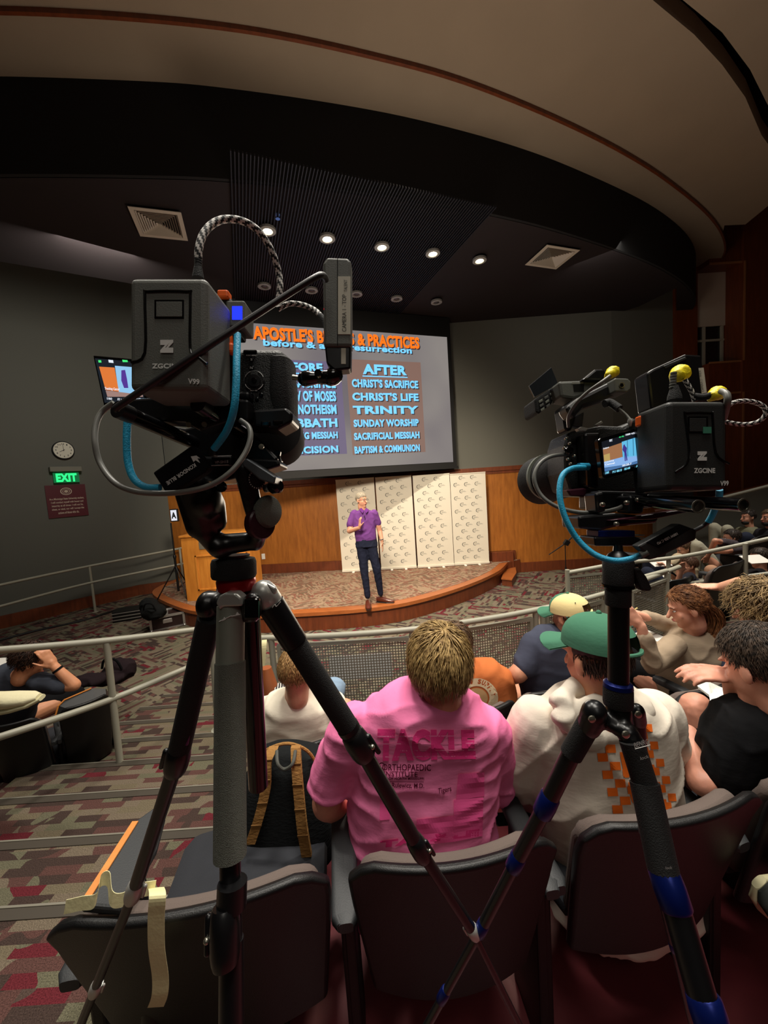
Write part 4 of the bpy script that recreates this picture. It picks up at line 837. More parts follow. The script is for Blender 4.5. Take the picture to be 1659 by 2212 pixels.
mb = MB(); mb.ell(hip, (0.2, 0.17, 0.13)); limb(mb, [hip, ks[0][0]], [0.12, 0.09]); limb(mb, [hip, ks[1][0]], [0.12, 0.09]); blob('shorts', mb, M_blk, t, 0.014, 3); shoes(t, ks, (-0.15, 1, 0), M_shoe, M_sole)
# ---- black shirt man at the right
t = person('seated man in a black T-shirt resting his head on his left hand, right foreground', W(1640, 1800, 1.35)); t.location.z = 0.55; t['wl'] = list(t.location)
S_b = skin('black shirt man', (214, 150, 126)); hc = W(1640, 1438, 1.17); hf = V((-0.28, 1, -0.45)); mb = MB(); head(mb, hc, hf, 1.03); mb.cap(W(1640, 1480, 1.17), 0.058, W(1655, 1545, 1.17), 0.062)
limb(mb, [W(1640, 1640, 1.3), W(1605, 1580, 1.36), W(1582, 1474, 1.24)], [0.048, 0.042, 0.029]); limb(mb, [W(1590, 1690, 1.14), W(1516, 1690, 1.16), W(1488, 1585, 1.32)], [0.048, 0.042, 0.032]); hand(mb, W(1488, 1583, 1.33), V((-0.1, 1, -0.2)), V((0, -0.2, -1)), 0.95, 0.4, 1)
hand(mb, W(1580, 1458, 1.235), V((-1, 0.05, 0.1)), V((-0.1, 0.25, -1)), 0.98, 0.5, -1)
hip = W(1680, 1800, 1.45); mb.ell(W(1660, 1700, 1.25), (0.15, 0.1, 0.2)); s = V((0.97, -0.25, 0))
kn = W(1505, 1530, 1.62); an = V((kn.x - 0.05, kn.y + 0.1, 0.64)); limb(mb, [hip, kn, an], [0.09, 0.066, 0.045]); kn2 = W(1640, 1500, 1.8); an2 = V((kn2.x, kn2.y + 0.05, 0.64)); limb(mb, [hip + V((0.15, 0, 0)), kn2, an2], [0.09, 0.066, 0.045])
blob('body', mb, S_b, t, 0.0055, 3); shoes(t, [(kn, an), (kn2, an2)], (-0.2, 1, 0), M_shoe, M_sole)
hair(t, hc, hf, hairmat('near black brown', (30, 24, 20), (86, 70, 58), 80), 1.03, n=3800, length=0.028, vol=1.04, seed=5, wid=0.0015, droop=0.4)
mb = MB(); mb.loft([(W(1672, 1508, 1.15), 0.078, 0.075), (W(1674, 1530, 1.15), 0.15, 0.1), (W(1668, 1575, 1.17), 0.2, 0.12), (W(1672, 1670, 1.2), 0.215, 0.14), (W(1676, 1760, 1.24), 0.22, 0.16), (W(1680, 1850, 1.3), 0.22, 0.17)], 32, (0.97, -0.15, 0), 2.3)
limb(mb, [W(1610, 1575, 1.15), W(1570, 1665, 1.15)], [0.08, 0.078]); limb(mb, [W(1760, 1580, 1.2), W(1800, 1700, 1.25)], [0.085, 0.078]); blob('shirt', mb, M_blk, t, 0.009, 5, 0.011, 6)
mb = MB(); limb(mb, [hip, kn + (hip - kn) * 0.2], [0.125, 0.088]); limb(mb, [hip + V((0.15, 0, 0)), kn2 + (hip - kn2) * 0.2], [0.125, 0.088]); mb.ell(hip, (0.2, 0.16, 0.13)); blob('shorts', mb, M_blk, t, 0.012, 3)
mb = MB(); pts = [W(1508, 1488, 1.56), W(1532, 1478, 1.6), W(1560, 1492, 1.62), W(1592, 1500, 1.6), W(1590, 1514, 1.5), W(1565, 1516, 1.48), W(1562, 1534, 1.42), W(1538, 1534, 1.42), W(1534, 1508, 1.5)]; mb.prism(pts, V((0, 0.006, 0.012))); tag(mb.build('crumpled_paper', cloth('white tissue', (232, 236, 228), 0.5, 30), bevel=0.002), 'crumpled white paper lying on the black shorts at the right', 'paper')
# ---- fair-haired man in the white shirt (second row)
t = person('fair-haired man with glasses and white T-shirt, ankle crossed on his knee', W(640, 1640, 1.85)); t.location.z = 0.38; t['wl'] = list(t.location)
hc = W(643, 1452, 1.80); hf = V((0.22, 1, -0.12)); mb = MB(); head(mb, hc, hf, 0.98); S_w = skin('white shirt man', (222, 158, 128)); mb.cap(W(641, 1475, 1.8), 0.056, W(640, 1525, 1.83), 0.058); hip = W(640, 1650, 1.95)
mb.ell(W(640, 1580, 1.86), (0.15, 0.09, 0.18)); limb(mb, [W(575, 1540, 1.84), W(560, 1600, 1.95), W(600, 1600, 2.2)], [0.05, 0.045, 0.032]); limb(mb, [W(745, 1530, 1.86), W(760, 1590, 1.95), W(720, 1590, 2.2)], [0.05, 0.045, 0.032])
blob('body', mb, S_w, t, 0.011, 3); hair(t, hc, hf, hairmat('fair', (132, 96, 56), (186, 148, 96), 80), 0.99, n=1500, length=0.035, vol=1.0, seed=11, wid=0.002)
face_bits(t, hc, hf, 0.98, brow=False, glasses=(70, 45, 30))
mb = MB(); mb.loft([(W(640, 1503, 1.81), 0.075, 0.07), (W(640, 1515, 1.82), 0.15, 0.1), (W(640, 1540, 1.85), 0.205, 0.12), (W(640, 1590, 1.87), 0.21, 0.14), (W(640, 1660, 1.9), 0.205, 0.15)], 28, None, 2.4); limb(mb, [W(575, 1540, 1.85), W(562, 1590, 1.9)], [0.08, 0.075]); limb(mb, [W(720, 1530, 1.86), W(738, 1590, 1.9)], [0.08, 0.075])
blob('shirt', mb, cloth('white cotton', (238, 230, 210), 0.4, 8), t, 0.011, 4, 0.008, 6, (0.6, 1, 2))
mb = MB(); kn = W(722, 1490, 2.28); an = W(618, 1498, 2.2); limb(mb, [hip, kn], [0.1, 0.075]); limb(mb, [kn, an], [0.075, 0.055]); k2 = W(600, 1560, 2.4); limb(mb, [hip - V((0.1, 0, 0)), k2, V((k2.x, k2.y, 0.5))], [0.1, 0.075, 0.055]); mb.ell(hip, (0.19, 0.15, 0.13)); blob('jeans', mb, cloth('light blue jeans', (140, 164, 188)), t, 0.012, 3, 0.006, 9)
M_sk = mat('dark striped sock', (44, 44, 50), 0.9); M_sk2 = mat('pale sock stripe', (210, 205, 200), 0.9)
a, b = W(624, 1496, 2.18), W(590, 1494, 2.16)
mb = MB(); mb.cap(a, 0.05, b, 0.046); o = mb.build('sock', M_sk, t, smooth=True)
for i in range(6): p = a.lerp(b, 0.1 + i * 0.16); mb = MB(); mb.cyl(p, p + (b - a) * 0.06, 0.0505 - i * 0.0006); mb.build('stripe', M_sk2, o)
mb = MB(); p = W(583, 1488, 2.16); mb.loft([(p + V((0.03, 0.02, -0.03)), 0.04, 0.05), (p + V((0.0, 0, -0.02)), 0.045, 0.055), (p + V((-0.01, 0, 0.06)), 0.045, 0.045), (p + V((-0.01, 0, 0.13)), 0.03, 0.03)], 16, (0, 1, 0)); mb.build('leather_shoe', mat('tan boot leather', (150, 82, 44), 0.45), t, smooth=True)
# ---- orange shirt
t = person('person in an orange T-shirt with round cream lettering, beyond the pink shirt man', W(1030, 1600, 1.95)); t.location.z = 0.38; t['wl'] = list(t.location)
hc = W(985, 1392, 2.0); hf = V((-0.1, 1, 0)); mb = MB(); head(mb, hc, hf, 0.98); mb.cap(hc + V((0, 0, -.08)), 0.055, W(1010, 1450, 2.0), 0.06); mb.ell(W(1030, 1540, 1.98), (0.14, 0.09, 0.2)); S_o = skin('orange man', (210, 150, 122)); hip = W(1040, 1600, 2.08)
limb(mb, [W(1085, 1470, 2.0), W(1105, 1520, 2.1), W(1080, 1530, 2.3)], [0.05, 0.044, 0.03]); limb(mb, [W(965, 1480, 2.0), W(955, 1530, 2.1), W(985, 1540, 2.3)], [0.05, 0.044, 0.03]); ks = sitlegs(mb, hip, (0, 1, 0), 0.38); blob('body', mb, S_o, t, 0.012, 3)
hair(t, hc, hf, hairmat('brown', (66, 48, 34), (104, 78, 52), 80), 0.98, n=700, length=0.04, seed=14)
mb = MB(); mb.loft([(W(1010, 1436, 2.0), 0.075, 0.07), (W(1015, 1448, 2.0), 0.15, 0.1), (W(1022, 1470, 2.01), 0.2, 0.12), (W(1028, 1520, 2.02), 0.205, 0.14), (W(1032, 1580, 2.04), 0.2, 0.15)], 28, None, 2.4); limb(mb, [W(1080, 1468, 2.0), W(1090, 1510, 2.03)], [0.075, 0.07]); limb(mb, [W(965, 1475, 2.0), W(955, 1515, 2.03)], [0.075, 0.07])
sh = blob('shirt', mb, cloth('burnt orange cotton', (198, 112, 62), 0.3, 9), t, 0.011, 4, 0.006, 6); D = decal_fn(sh); M_c = cloth('cream print', (224, 206, 170), 0.1); M_or2 = cloth('burnt orange letters', (176, 84, 40), 0.1)
cx, cy, r1 = 1028, 1504, 37
def arcpoly(r0, r1, n=28): return [V((r0 * math.cos(2 * math.pi * i / n), r0 * math.sin(2 * math.pi * i / n), 0)) for i in range(n)], [V((r1 * math.cos(2 * math.pi * i / n), r1 * math.sin(2 * math.pi * i / n), 0)) for i in range(n)]
A, B = arcpoly(0.5, 0.30); vs = [v + V((0.5, 0.5, 0)) for v in A + B]; D(vs, [[i, (i + 1) % 28, 28 + (i + 1) % 28, 28 + i] for i in range(28)], q2((980, 1551), (1078, 1549), (1074, 1464), (984, 1466)), M_c, sh, 'print_ring', 10)
A, B = arcpoly(0.26, 0.02); D([v + V((0.5, 0.5, 0)) for v in A + B], [[i, (i + 1) % 28, 28 + (i + 1) % 28, 28 + i] for i in range(28)], q2((982, 1551), (1078, 1549), (1074, 1466), (984, 1466)), mat('tan print', (206, 170, 120), 0.9), sh, 'print_emblem', 8)
word = 'PARLEY SUPPLY'
for i, ch in enumerate(word):
    if ch == ' ': continue
    a = math.radians(172 - i * 13.4); R0, R1 = 0.345, 0.465; da = 0.085
    P2 = lambda r, q: (1028 + r * 96 * math.cos(q), 1507 - r * 88 * math.sin(q))
    dtext(ch, q2(P2(R0, a + da * 1.2), P2(R0, a - da * 1.2), P2(R1, a - da), P2(R1, a + da)), M_or2, sh, D, 0.05, 5)
blob('shorts', (lambda m: (m.ell(hip, (0.19, 0.15, 0.13)), limb(m, [hip, ks[0][0]], [0.11, 0.09]), limb(m, [hip, ks[1][0]], [0.11, 0.09]), m)[-1])(MB()), M_jean, t, 0.015, 3); shoes(t, ks, (0, 1, 0), M_shoe, M_sole)
# ---- navy shirt with cream cap
t = person('man in a navy T-shirt and cream cap with green brim by the rail', W(1200, 1560, 2.15)); t.location.z = 0.38; t['wl'] = list(t.location)
hc = W(1228, 1330, 2.08); hf = V((-0.5, 1, -0.3)); mb = MB(); head(mb, hc, hf, 1.0); mb.cap(hc + V((0, 0, -.08)), 0.056, W(1215, 1395, 2.06), 0.06); S_n = skin('navy man', (206, 146, 116)); hip = W(1230, 1560, 2.1); mb.ell(W(1200, 1440, 2.1), (0.14, 0.1, 0.18))
limb(mb, [W(1160, 1400, 2.08), W(1120, 1455, 2.0), W(1085, 1470, 2.25)], [0.054, 0.05, 0.036]); hand(mb, W(1083, 1470, 2.26), (-0.3, 0.9, 0), (0, 0, -1), 1, 0.4); limb(mb, [W(1260, 1400, 2.1), W(1290, 1460, 2.2)], [0.05, 0.045]); ks = sitlegs(mb, hip, (-0.3, 1, 0), 0.38); blob('body', mb, S_n, t, 0.011, 3)
hair(t, hc, hf, hairmat('auburn', (70, 44, 28), (104, 68, 42), 80), 1.0, n=700, length=0.03, vol=0.96, seed=15, zmax=0.02)
cap_hat(t, hc + V((0, 0, 0.0)), V((-0.6, 1, -0.1)), M_cr, 1.04, (-0.1, 0.1, 1), M_g, M_g)
mb = MB(); mb.loft([(W(1218, 1366, 2.05), 0.075, 0.075), (W(1212, 1376, 2.06), 0.14, 0.1), (W(1200, 1400, 2.08), 0.2, 0.13), (W(1195, 1440, 2.1), 0.205, 0.15), (W(1205, 1500, 2.12), 0.2, 0.16), (W(1215, 1560, 2.12), 0.2, 0.16)], 28, (1, 0, 0.05), 2.3); limb(mb, [W(1152, 1395, 2.06), W(1136, 1435, 2.02)], [0.078, 0.07])
blob('shirt', mb, cloth('navy cotton', (66, 70, 86), 0.3, 9), t, 0.011, 4, 0.007, 6); shoes(t, ks, (-0.3, 1, 0), M_shoe, M_sole)
# ---- girl in the beige sweatshirt
t = person('seated girl with auburn ponytail and beige sweatshirt holding a pencil over a notebook', W(1500, 1560, 2.3)); t.location.z = 0.42; t['wl'] = list(t.location)
hc = W(1484, 1312, 2.25); hf = V((-0.98, 0.35, -0.32)); mb = MB(); head(mb, hc, hf, 0.98, jaw=0.92); S_g = skin('girl', (226, 164, 138)); face_bits(t, hc, hf, 0.98, hair=(96, 60, 36))
mb.cap(hc + V((0.02, 0, -.07)), 0.05, W(1500, 1375, 2.26), 0.052); hip = W(1500, 1520, 2.4); mb.ell(W(1492, 1440, 2.3), (0.12, 0.09, 0.17))
h1, h2 = W(1372, 1326, 2.35), W(1385, 1352, 2.1); hand(mb, h1, V((-0.6, 0.4, 0.35)), V((0.2, 0.3, -1)), 0.9, 0.45, -1); hand(mb, h2, V((-0.55, 0.15, 0.75)), V((0.3, 1, 0)), 0.9, 0.2, 1)
limb(mb, [W(1400, 1335, 2.35), h1], [0.03, 0.026]); limb(mb, [W(1393, 1385, 2.1), h2], [0.032, 0.026]); ks = sitlegs(mb, hip, (-0.8, 0.8, 0), 0.42, 0.08, 0.085); blob('body', mb, S_g, t, 0.0065, 3)
hm = hairmat('auburn ponytail', (84, 48, 26), (150, 100, 60), 50); hair(t, hc, hf, hm, 1.0, n=2000, length=0.05, vol=1.0, seed=21, whorl=(0, 0.08, 0.12), wid=0.0016, droop=-0.3)
mb = MB(); pt = [W(1512, 1300, 2.27), W(1532, 1318, 2.27), W(1540, 1345, 2.26), W(1530, 1375, 2.24), W(1520, 1400, 2.22)]; rnd = random.Random(4)
for i in range(240):
    o_ = V((rnd.gauss(0, .02), rnd.gauss(0, .02), rnd.gauss(0, .01))); ps = [p + o_ * (0.3, 1.2, 1.3, 1.1, 0.5)[k] + V((rnd.gauss(0, .003), 0, 0)) for k, p in enumerate(pt)]; mb.tube(spline(ps, 2), 0.0025, 4, False)
mb.build('ponytail', hm, t, smooth=True); mb = MB(); mb.ell(W(1514, 1302, 2.27), (0.02, 0.02, 0.02)); mb.build('hair_tie', M_blk, t, smooth=True)
M_bs = cloth('beige sweatshirt', (166, 148, 126), 0.45, 9); mb = MB()
mb.loft([(W(1500, 1362, 2.27), 0.07, 0.065), (W(1500, 1376, 2.27), 0.13, 0.09), (W(1495, 1405, 2.28), 0.18, 0.12), (W(1490, 1450, 2.3), 0.175, 0.13), (W(1490, 1500, 2.34), 0.18, 0.15), (W(1495, 1540, 2.36), 0.18, 0.15)], 28, (0.8, -0.5, 0), 2.3)
limb(mb, [W(1455, 1395, 2.2), W(1412, 1435, 2.12), W(1392, 1378, 2.1)], [0.072, 0.06, 0.042]); limb(mb, [W(1470, 1345, 2.38), W(1440, 1350, 2.4), W(1398, 1332, 2.36)], [0.06, 0.052, 0.04]); blob('sweatshirt', mb, M_bs, t, 0.009, 4, 0.009, 8)
mb = MB(); mb.ell(hip, (0.18, 0.15, 0.12)); limb(mb, [hip, ks[0][0], ks[0][1]], [0.11, 0.08, 0.06]); limb(mb, [hip, ks[1][0], ks[1][1]], [0.11, 0.08, 0.06]); blob('trousers', mb, M_blk, t, 0.014, 3); shoes(t, ks, (-0.8, 0.8, 0), M_shoe, M_sole)
mb = MB(); mb.tube([W(1358, 1326, 2.3), W(1377, 1313, 2.3)], 0.004, 6); tag(mb.build('pencil', mat('pencil yellow', (222, 200, 130), 0.5)), 'pale pencil held up by the ponytailed girl', 'pencil')
t2 = thing('notebook', 'open white notebook lying on the lap tablet of the ponytailed girl', 'notebook', W(1405, 1385, 2.35)); z0 = W(1405, 1385, 2.3).z
q = [Z(1366, 1372, z0), Z(1425, 1390, z0), Z(1440, 1380, z0), Z(1395, 1362, z0)]; mb = MB(); mb.prism(q, (0, 0, 0.008)); mb.build('pages', M_white, t2)
q = [Z(1350, 1375, z0), Z(1430, 1400, z0), Z(1455, 1380, z0), Z(1385, 1356, z0)]; mb = MB(); mb.prism([p - V((0, 0, 0.006)) for p in q], (0, 0, 0.004)); mb.build('cover', M_jean, t2)
# ---- curly-haired person at the right edge
t = person('person with curly light brown hair at the right edge, behind the black shirt man', W(1655, 1500, 1.75)); t.location.z = 0.45; t['wl'] = list(t.location)
hc = W(1650, 1322, 1.72); hf = V((-0.6, 1, -0.2)); mb = MB(); head(mb, hc, hf, 1.0); S_c = skin('curly', (220, 162, 134)); mb.cap(hc + V((0, 0, -.08)), 0.055, W(1650, 1420, 1.74), 0.06); mb.ell(W(1655, 1500, 1.8), (0.15, 0.1, 0.22))
limb(mb, [W(1700, 1300, 1.8), W(1600, 1262, 1.98), W(1560, 1268, 2.2)], [0.045, 0.04, 0.028]); hand(mb, W(1556, 1268, 2.22), (-1, 0.4, 0.0), (0, 0.2, -1), 0.95, 0.4, -1); blob('body', mb, S_c, t, 0.009, 3)
hair(t, hc, hf, hairmat('curly light brown', (88, 68, 44), (164, 136, 92), 45), 1.06, n=1600, length=0.09, vol=1.2, seed=31, wid=0.003, curl=0.012, droop=0.8, low=-0.12)
mb = MB(); mb.loft([(W(1652, 1400, 1.74), 0.08, 0.07), (W(1655, 1430, 1.76), 0.19, 0.12), (W(1660, 1500, 1.8), 0.2, 0.14), (W(1665, 1580, 1.85), 0.2, 0.15)], 24); limb(mb, [W(1720, 1420, 1.78), W(1760, 1480, 1.8)], [0.07, 0.06]); blob('shirt', mb, M_jean, t, 0.013, 3)
# ---- far right block
def small(label, hcp, Y, f, shirt, hairc, fl, tilt=0.0, arms=(), beard=False, skinc=(206, 148, 122), lean=0.0, s=1.0, hp=None, hatm=None):
    c = W(hcp[0], hcp[1], Y); f = V(f).normalized(); h = V((c.x, c.y, c.z - 0.66)) - f * lean; t = person(label, V((h.x, h.y, fl))); mb = MB(); hf = V((f.x, f.y, tilt)); head(mb, c, hf, 0.98 * s)
    nk = c + V((0, 0, -0.17)) - f * 0.03; mb.cap(c + V((0, 0, -.07)), 0.054, nk, 0.056); sdv = V((f.y, -f.x, 0)); mb.ell(nk.lerp(h, 0.5), (0.14, 0.1, 0.2))
    for a in arms: limb(mb, a[:3], [0.045, 0.038, 0.027], 10); hand(mb, a[2], a[2] - a[1], V((0, 0, -1)) if len(a) < 4 else a[3], 0.95, 0.4)
    ks = sitlegs(mb, h, f, fl, 0.09, 0.08); blob('body', mb, skin('s%d' % skinc[0], skinc), t, 0.012, 3); hr, hg, hb = hairc
    hair(t, c, hf, hairmat('h%d%d' % (hr, hg), hairc, (min(255, hr + 36), min(255, hg + 30), min(255, hb + 24)), 60), 1.0 * s, n=420, length=0.04, seed=hr); face_bits(t, c, hf, 0.98 * s, hair=hairc)
    mb = MB(); mb.loft([(nk + V((0, 0, 0.01)), 0.07, 0.065), (nk + V((0, 0, -0.03)), 0.16, 0.1), (nk + V((0, 0, -0.1)), 0.2, 0.12), (nk.lerp(h, 0.6), 0.19, 0.13), (h + V((0, 0, 0.04)), 0.18, 0.14)], 20, sdv, 2.3)
    for a in arms: limb(mb, [a[0], a[0].lerp(a[1], 0.7)], [0.075, 0.06], 10)
    if len(arms) < 2: 
        for k in ((-1, 1) if not arms else (1,)): limb(mb, [nk + sdv * 0.2 * k + V((0, 0, -.08)), nk + sdv * 0.26 * k + V((0, 0, -0.32)) + f * 0.05, h + sdv * 0.1 * k + f * 0.28 + V((0, 0, 0.1))], [0.065, 0.055, 0.045], 10)
    blob('shirt', mb, cloth('shirt %d %d %d' % shirt, shirt, 0.3, 9), t, 0.014, 3, 0.006, 7)
    mb = MB(); mb.ell(h, (0.18, 0.16, 0.12)); limb(mb, [h, ks[0][0], ks[0][1]], [0.11, 0.08, 0.055], 10); limb(mb, [h, ks[1][0], ks[1][1]], [0.11, 0.08, 0.055], 10); blob('trousers', mb, M_jean if not hp else cloth('trousers %d' % hp[0], hp), t, 0.015, 2)
    if beard: R = orient(hf); mb = MB(); mb.ell(c + R @ V((0, 0.045, -0.085)), (0.055, 0.05, 0.04), R); mb.build('beard', mat('beard', hairc, 0.9), t, smooth=True)
    shoes(t, ks, f, M_shoe, M_sole); return t
small('bearded man with dark hair and olive shirt sitting by the grey parapet', (1616, 1117), 6.3, (-1, 0.1, 0), (104, 102, 82), (24, 20, 18), 0.62, -0.05, beard=True, hp=(150, 146, 128))
small('man in a black top with blond-streaked hair at the far right edge', (1662, 1118), 5.6, (-1, 0.1, 0), (30, 28, 32), (60, 44, 26), 0.62, 0, beard=True, skinc=(190, 130, 104))
c = W(1570, 1190, 5.0); small('person behind the rail stretching both bare arms forward, pale trousers', (1580, 1162), 5.4, (-1, 0.5, 0), (70, 62, 66), (30, 24, 22), 0.55, -0.1, arms=((W(1585, 1178, 5.3), W(1545, 1168, 5.0), W(1530, 1200, 5.2)), (W(1600, 1185, 5.0), W(1570, 1190, 4.8), W(1545, 1192, 5.1))), hp=(160, 156, 138))
small('woman with long brown hair and headphones in a black top behind the rail', (1487, 1222), 4.9, (-1, 0.3, 0), (34, 34, 42), (60, 36, 24), 0.3, -0.1, arms=((W(1490, 1248, 4.8), W(1462, 1270, 4.6), W(1470, 1235, 4.5)),))
small('person in a tan shirt bending over papers near the perforated rail', (1478, 1186), 5.6, (-1, 0.2, 0), (176, 160, 132), (70, 50, 34), 0.28, -0.4, arms=((W(1465, 1205, 5.5), W(1440, 1222, 5.3), W(1430, 1218, 5.2)),), skinc=(214, 158, 130))
small('person in a black shirt with crossed legs behind the upper rail post', (1640, 1205), 4.6, (-1, 0.3, 0), (26, 25, 28), (36, 28, 24), 0.35, -0.1, arms=((W(1640, 1240, 4.5), W(1600, 1262, 4.4), W(1570, 1275, 4.5)),), hp=(170, 130, 104))
for px, py, Y, lb in ((1425, 1216, 5.2, 'white paper sheet on the lap of the person in tan'), (1425, 1250, 4.9, 'white paper sheet standing above the perforated rail panel'), (1632, 1208, 4.4, 'white booklet on the lap at the right edge')):
    c = W(px, py, Y); mb = MB(); mb.box(c, (0.24, 0.17, 0.008), Matrix.Rotation(0.35, 3, 'X')); tag(mb.build('paper_sheet', M_white), lb, 'paper')
# ---- charcoal shirt man, left block
t = person('man in a charcoal T-shirt with a hand on his head, behind left rail', W(70, 1620, 2.9)); t.location.z = 0.05; t['wl'] = list(t.location)
hc = W(66, 1428, 2.62); hf = V((0.8, 0.75, -0.55)); mb = MB(); head(mb, hc, hf, 0.98); face_bits(t, hc, hf, 0.98, hair=(40, 26, 20)); mb.cap(hc + V((-.02, 0, -.06)), 0.054, W(40, 1462, 2.62), 0.058); S_l = skin('left man', (224, 156, 116))
el = W(160, 1480, 2.62); wr = W(118, 1440, 2.6); limb(mb, [W(95, 1480, 2.6), el, wr], [0.046, 0.042, 0.029]); hand(mb, wr, V((-0.35, -0.1, 0.8)), V((-0.8, 0.5, 0)), 0.98, 0.5, 1); hip = W(10, 1560, 2.95); mb.ell(W(30, 1500, 2.75), (0.14, 0.12, 0.16)); ks = sitlegs(mb, hip, (0.5, 0.9, 0), 0.1); blob('body', mb, S_l, t, 0.007, 3)
hair(t, hc, hf, hairmat('dark curly', (34, 22, 18), (70, 46, 34), 60), 1.02, n=1000, length=0.05, vol=1.06, seed=41, curl=0.005)
mb = MB(); mb.loft([(W(42, 1452, 2.62), 0.075, 0.07), (W(34, 1468, 2.64), 0.15, 0.11), (W(24, 1490, 2.7), 0.2, 0.14), (W(14, 1530, 2.8), 0.2, 0.16), (W(6, 1570, 2.9), 0.19, 0.16)], 26, (0.9, -0.4, 0.1), 2.3); limb(mb, [W(85, 1474, 2.6), W(128, 1482, 2.6)], [0.07, 0.062]); limb(mb, [W(-10, 1480, 2.7), W(-30, 1530, 2.7)], [0.075, 0.07]); blob('shirt', mb, cloth('charcoal cotton', (62, 66, 76), 0.3, 9), t, 0.01, 4, 0.009, 6)
mb = MB(); p, q = wr.lerp(el, 0.12), wr.lerp(el, 0.2); mb.cyl(p, q, 0.034); mb.build('wristband', M_blk, t, smooth=True); shoes(t, ks, (0.5, 0.9, 0), M_shoe, M_sole)
mb = MB(); mb.ell(hip, (0.18, 0.16, 0.12)); limb(mb, [hip, ks[0][0], ks[0][1]], [0.11, 0.08, 0.055]); limb(mb, [hip, ks[1][0], ks[1][1]], [0.11, 0.08, 0.055]); blob('trousers', mb, M_blk, t, 0.014, 3)
c = W(22, 1445, 2.7); mb = MB(); mb.box(c, (0.3, 0.2, 0.01), Matrix.Rotation(0.5, 3, 'X')); tag(mb.build('open_booklet', M_white), 'white open booklet behind the charcoal shirt man', 'booklet')
# pale sneaker of a raised leg at the left edge
def sneaker(label, heel, toe, up, m, sole, parent=None, w=0.05, laces=True, cat='shoe'):
    heel, toe = V(heel), V(toe); f = (toe - heel); L = f.length; f.normalize(); up = V(up); up = (up - f * up.dot(f)).normalized(); sd = f.cross(up)
    t = thing('sneaker', label, cat, heel); P = lambda a, b, c: heel + f * a * L + sd * b + up * c
    mb = MB(); mb.loft([(P(-0.02, 0, 0.045), w * 0.6, 0.03), (P(0.08, 0, 0.055), w * 0.8, 0.045), (P(0.3, 0, 0.06), w * 0.85, 0.05), (P(0.6, 0, 0.042), w, 0.033), (P(0.85, 0, 0.03), w * 0.85, 0.022), (P(0.98, 0, 0.026), w * 0.4, 0.012)], 20, sd, 2.4); mb.build('upper', m, t, smooth=True)
    mb = MB(); mb.loft([(P(-0.04, 0, 0.006), w * 0.6, 0.013), (P(0.1, 0, 0.006), w * 0.85, 0.015), (P(0.6, 0, 0.006), w * 1.08, 0.014), (P(0.86, 0, 0.009), w * 0.95, 0.013), (P(1.02, 0, 0.016), w * 0.4, 0.01)], 20, sd, 3); mb.build('sole', sole, t, smooth=True)
    if laces:
        for k in range(4): a = 0.36 + 0.08 * k; mb = MB(); mb.tube([P(a, -w * 0.55, 0.085 - 0.045 * k * 0.25), P(a + .02, 0, 0.1 - 0.014 * k), P(a, w * 0.55, 0.085 - 0.045 * k * 0.25)], 0.003, 6); mb.build('lace', M_white, t, smooth=True)
    return t
M_cs = cloth('cream canvas', (226, 218, 180), 0.2, 40)
sneaker('cream canvas sneaker resting on a seat at the left edge above the stair rail', W(-40, 1542, 2.0), W(92, 1512, 1.98), (-0.2, -0.25, 1), M_cs, mat('cream rubber sole', (206, 200, 160), 0.6), w=0.05)
t = person('bare ankle and leg entering at the left edge above the cream sneaker', W(-20, 1530, 2.0)); mb = MB(); limb(mb, [W(-12, 1524, 2.02), W(-120, 1500, 2.1), W(-300, 1560, 2.3)], [0.036, 0.055, 0.075]); blob('leg', mb, S_l, t, 0.01, 2)
M_ds = mat('black canvas', (40, 44, 42), 0.8, bump=0.1, bscale=200)
sneaker('black sneaker with cream sole at the right edge below the seat row', W(1712, 1990, 0.93), W(1630, 1896, 0.96), (-0.55, -0.3, 0.8), M_ds, mat('cream rubber sole', (206, 200, 160), 0.6), w=0.048)
t = person('dark trouser leg entering at the right edge above the black sneaker', W(1720, 1950, 0.98)); mb = MB(); limb(mb, [W(1716, 1960, 0.96), W(1790, 1800, 1.05), W(1880, 1720, 1.4)], [0.045, 0.07, 0.09]); blob('trousers', mb, M_blk, t, 0.012, 2)
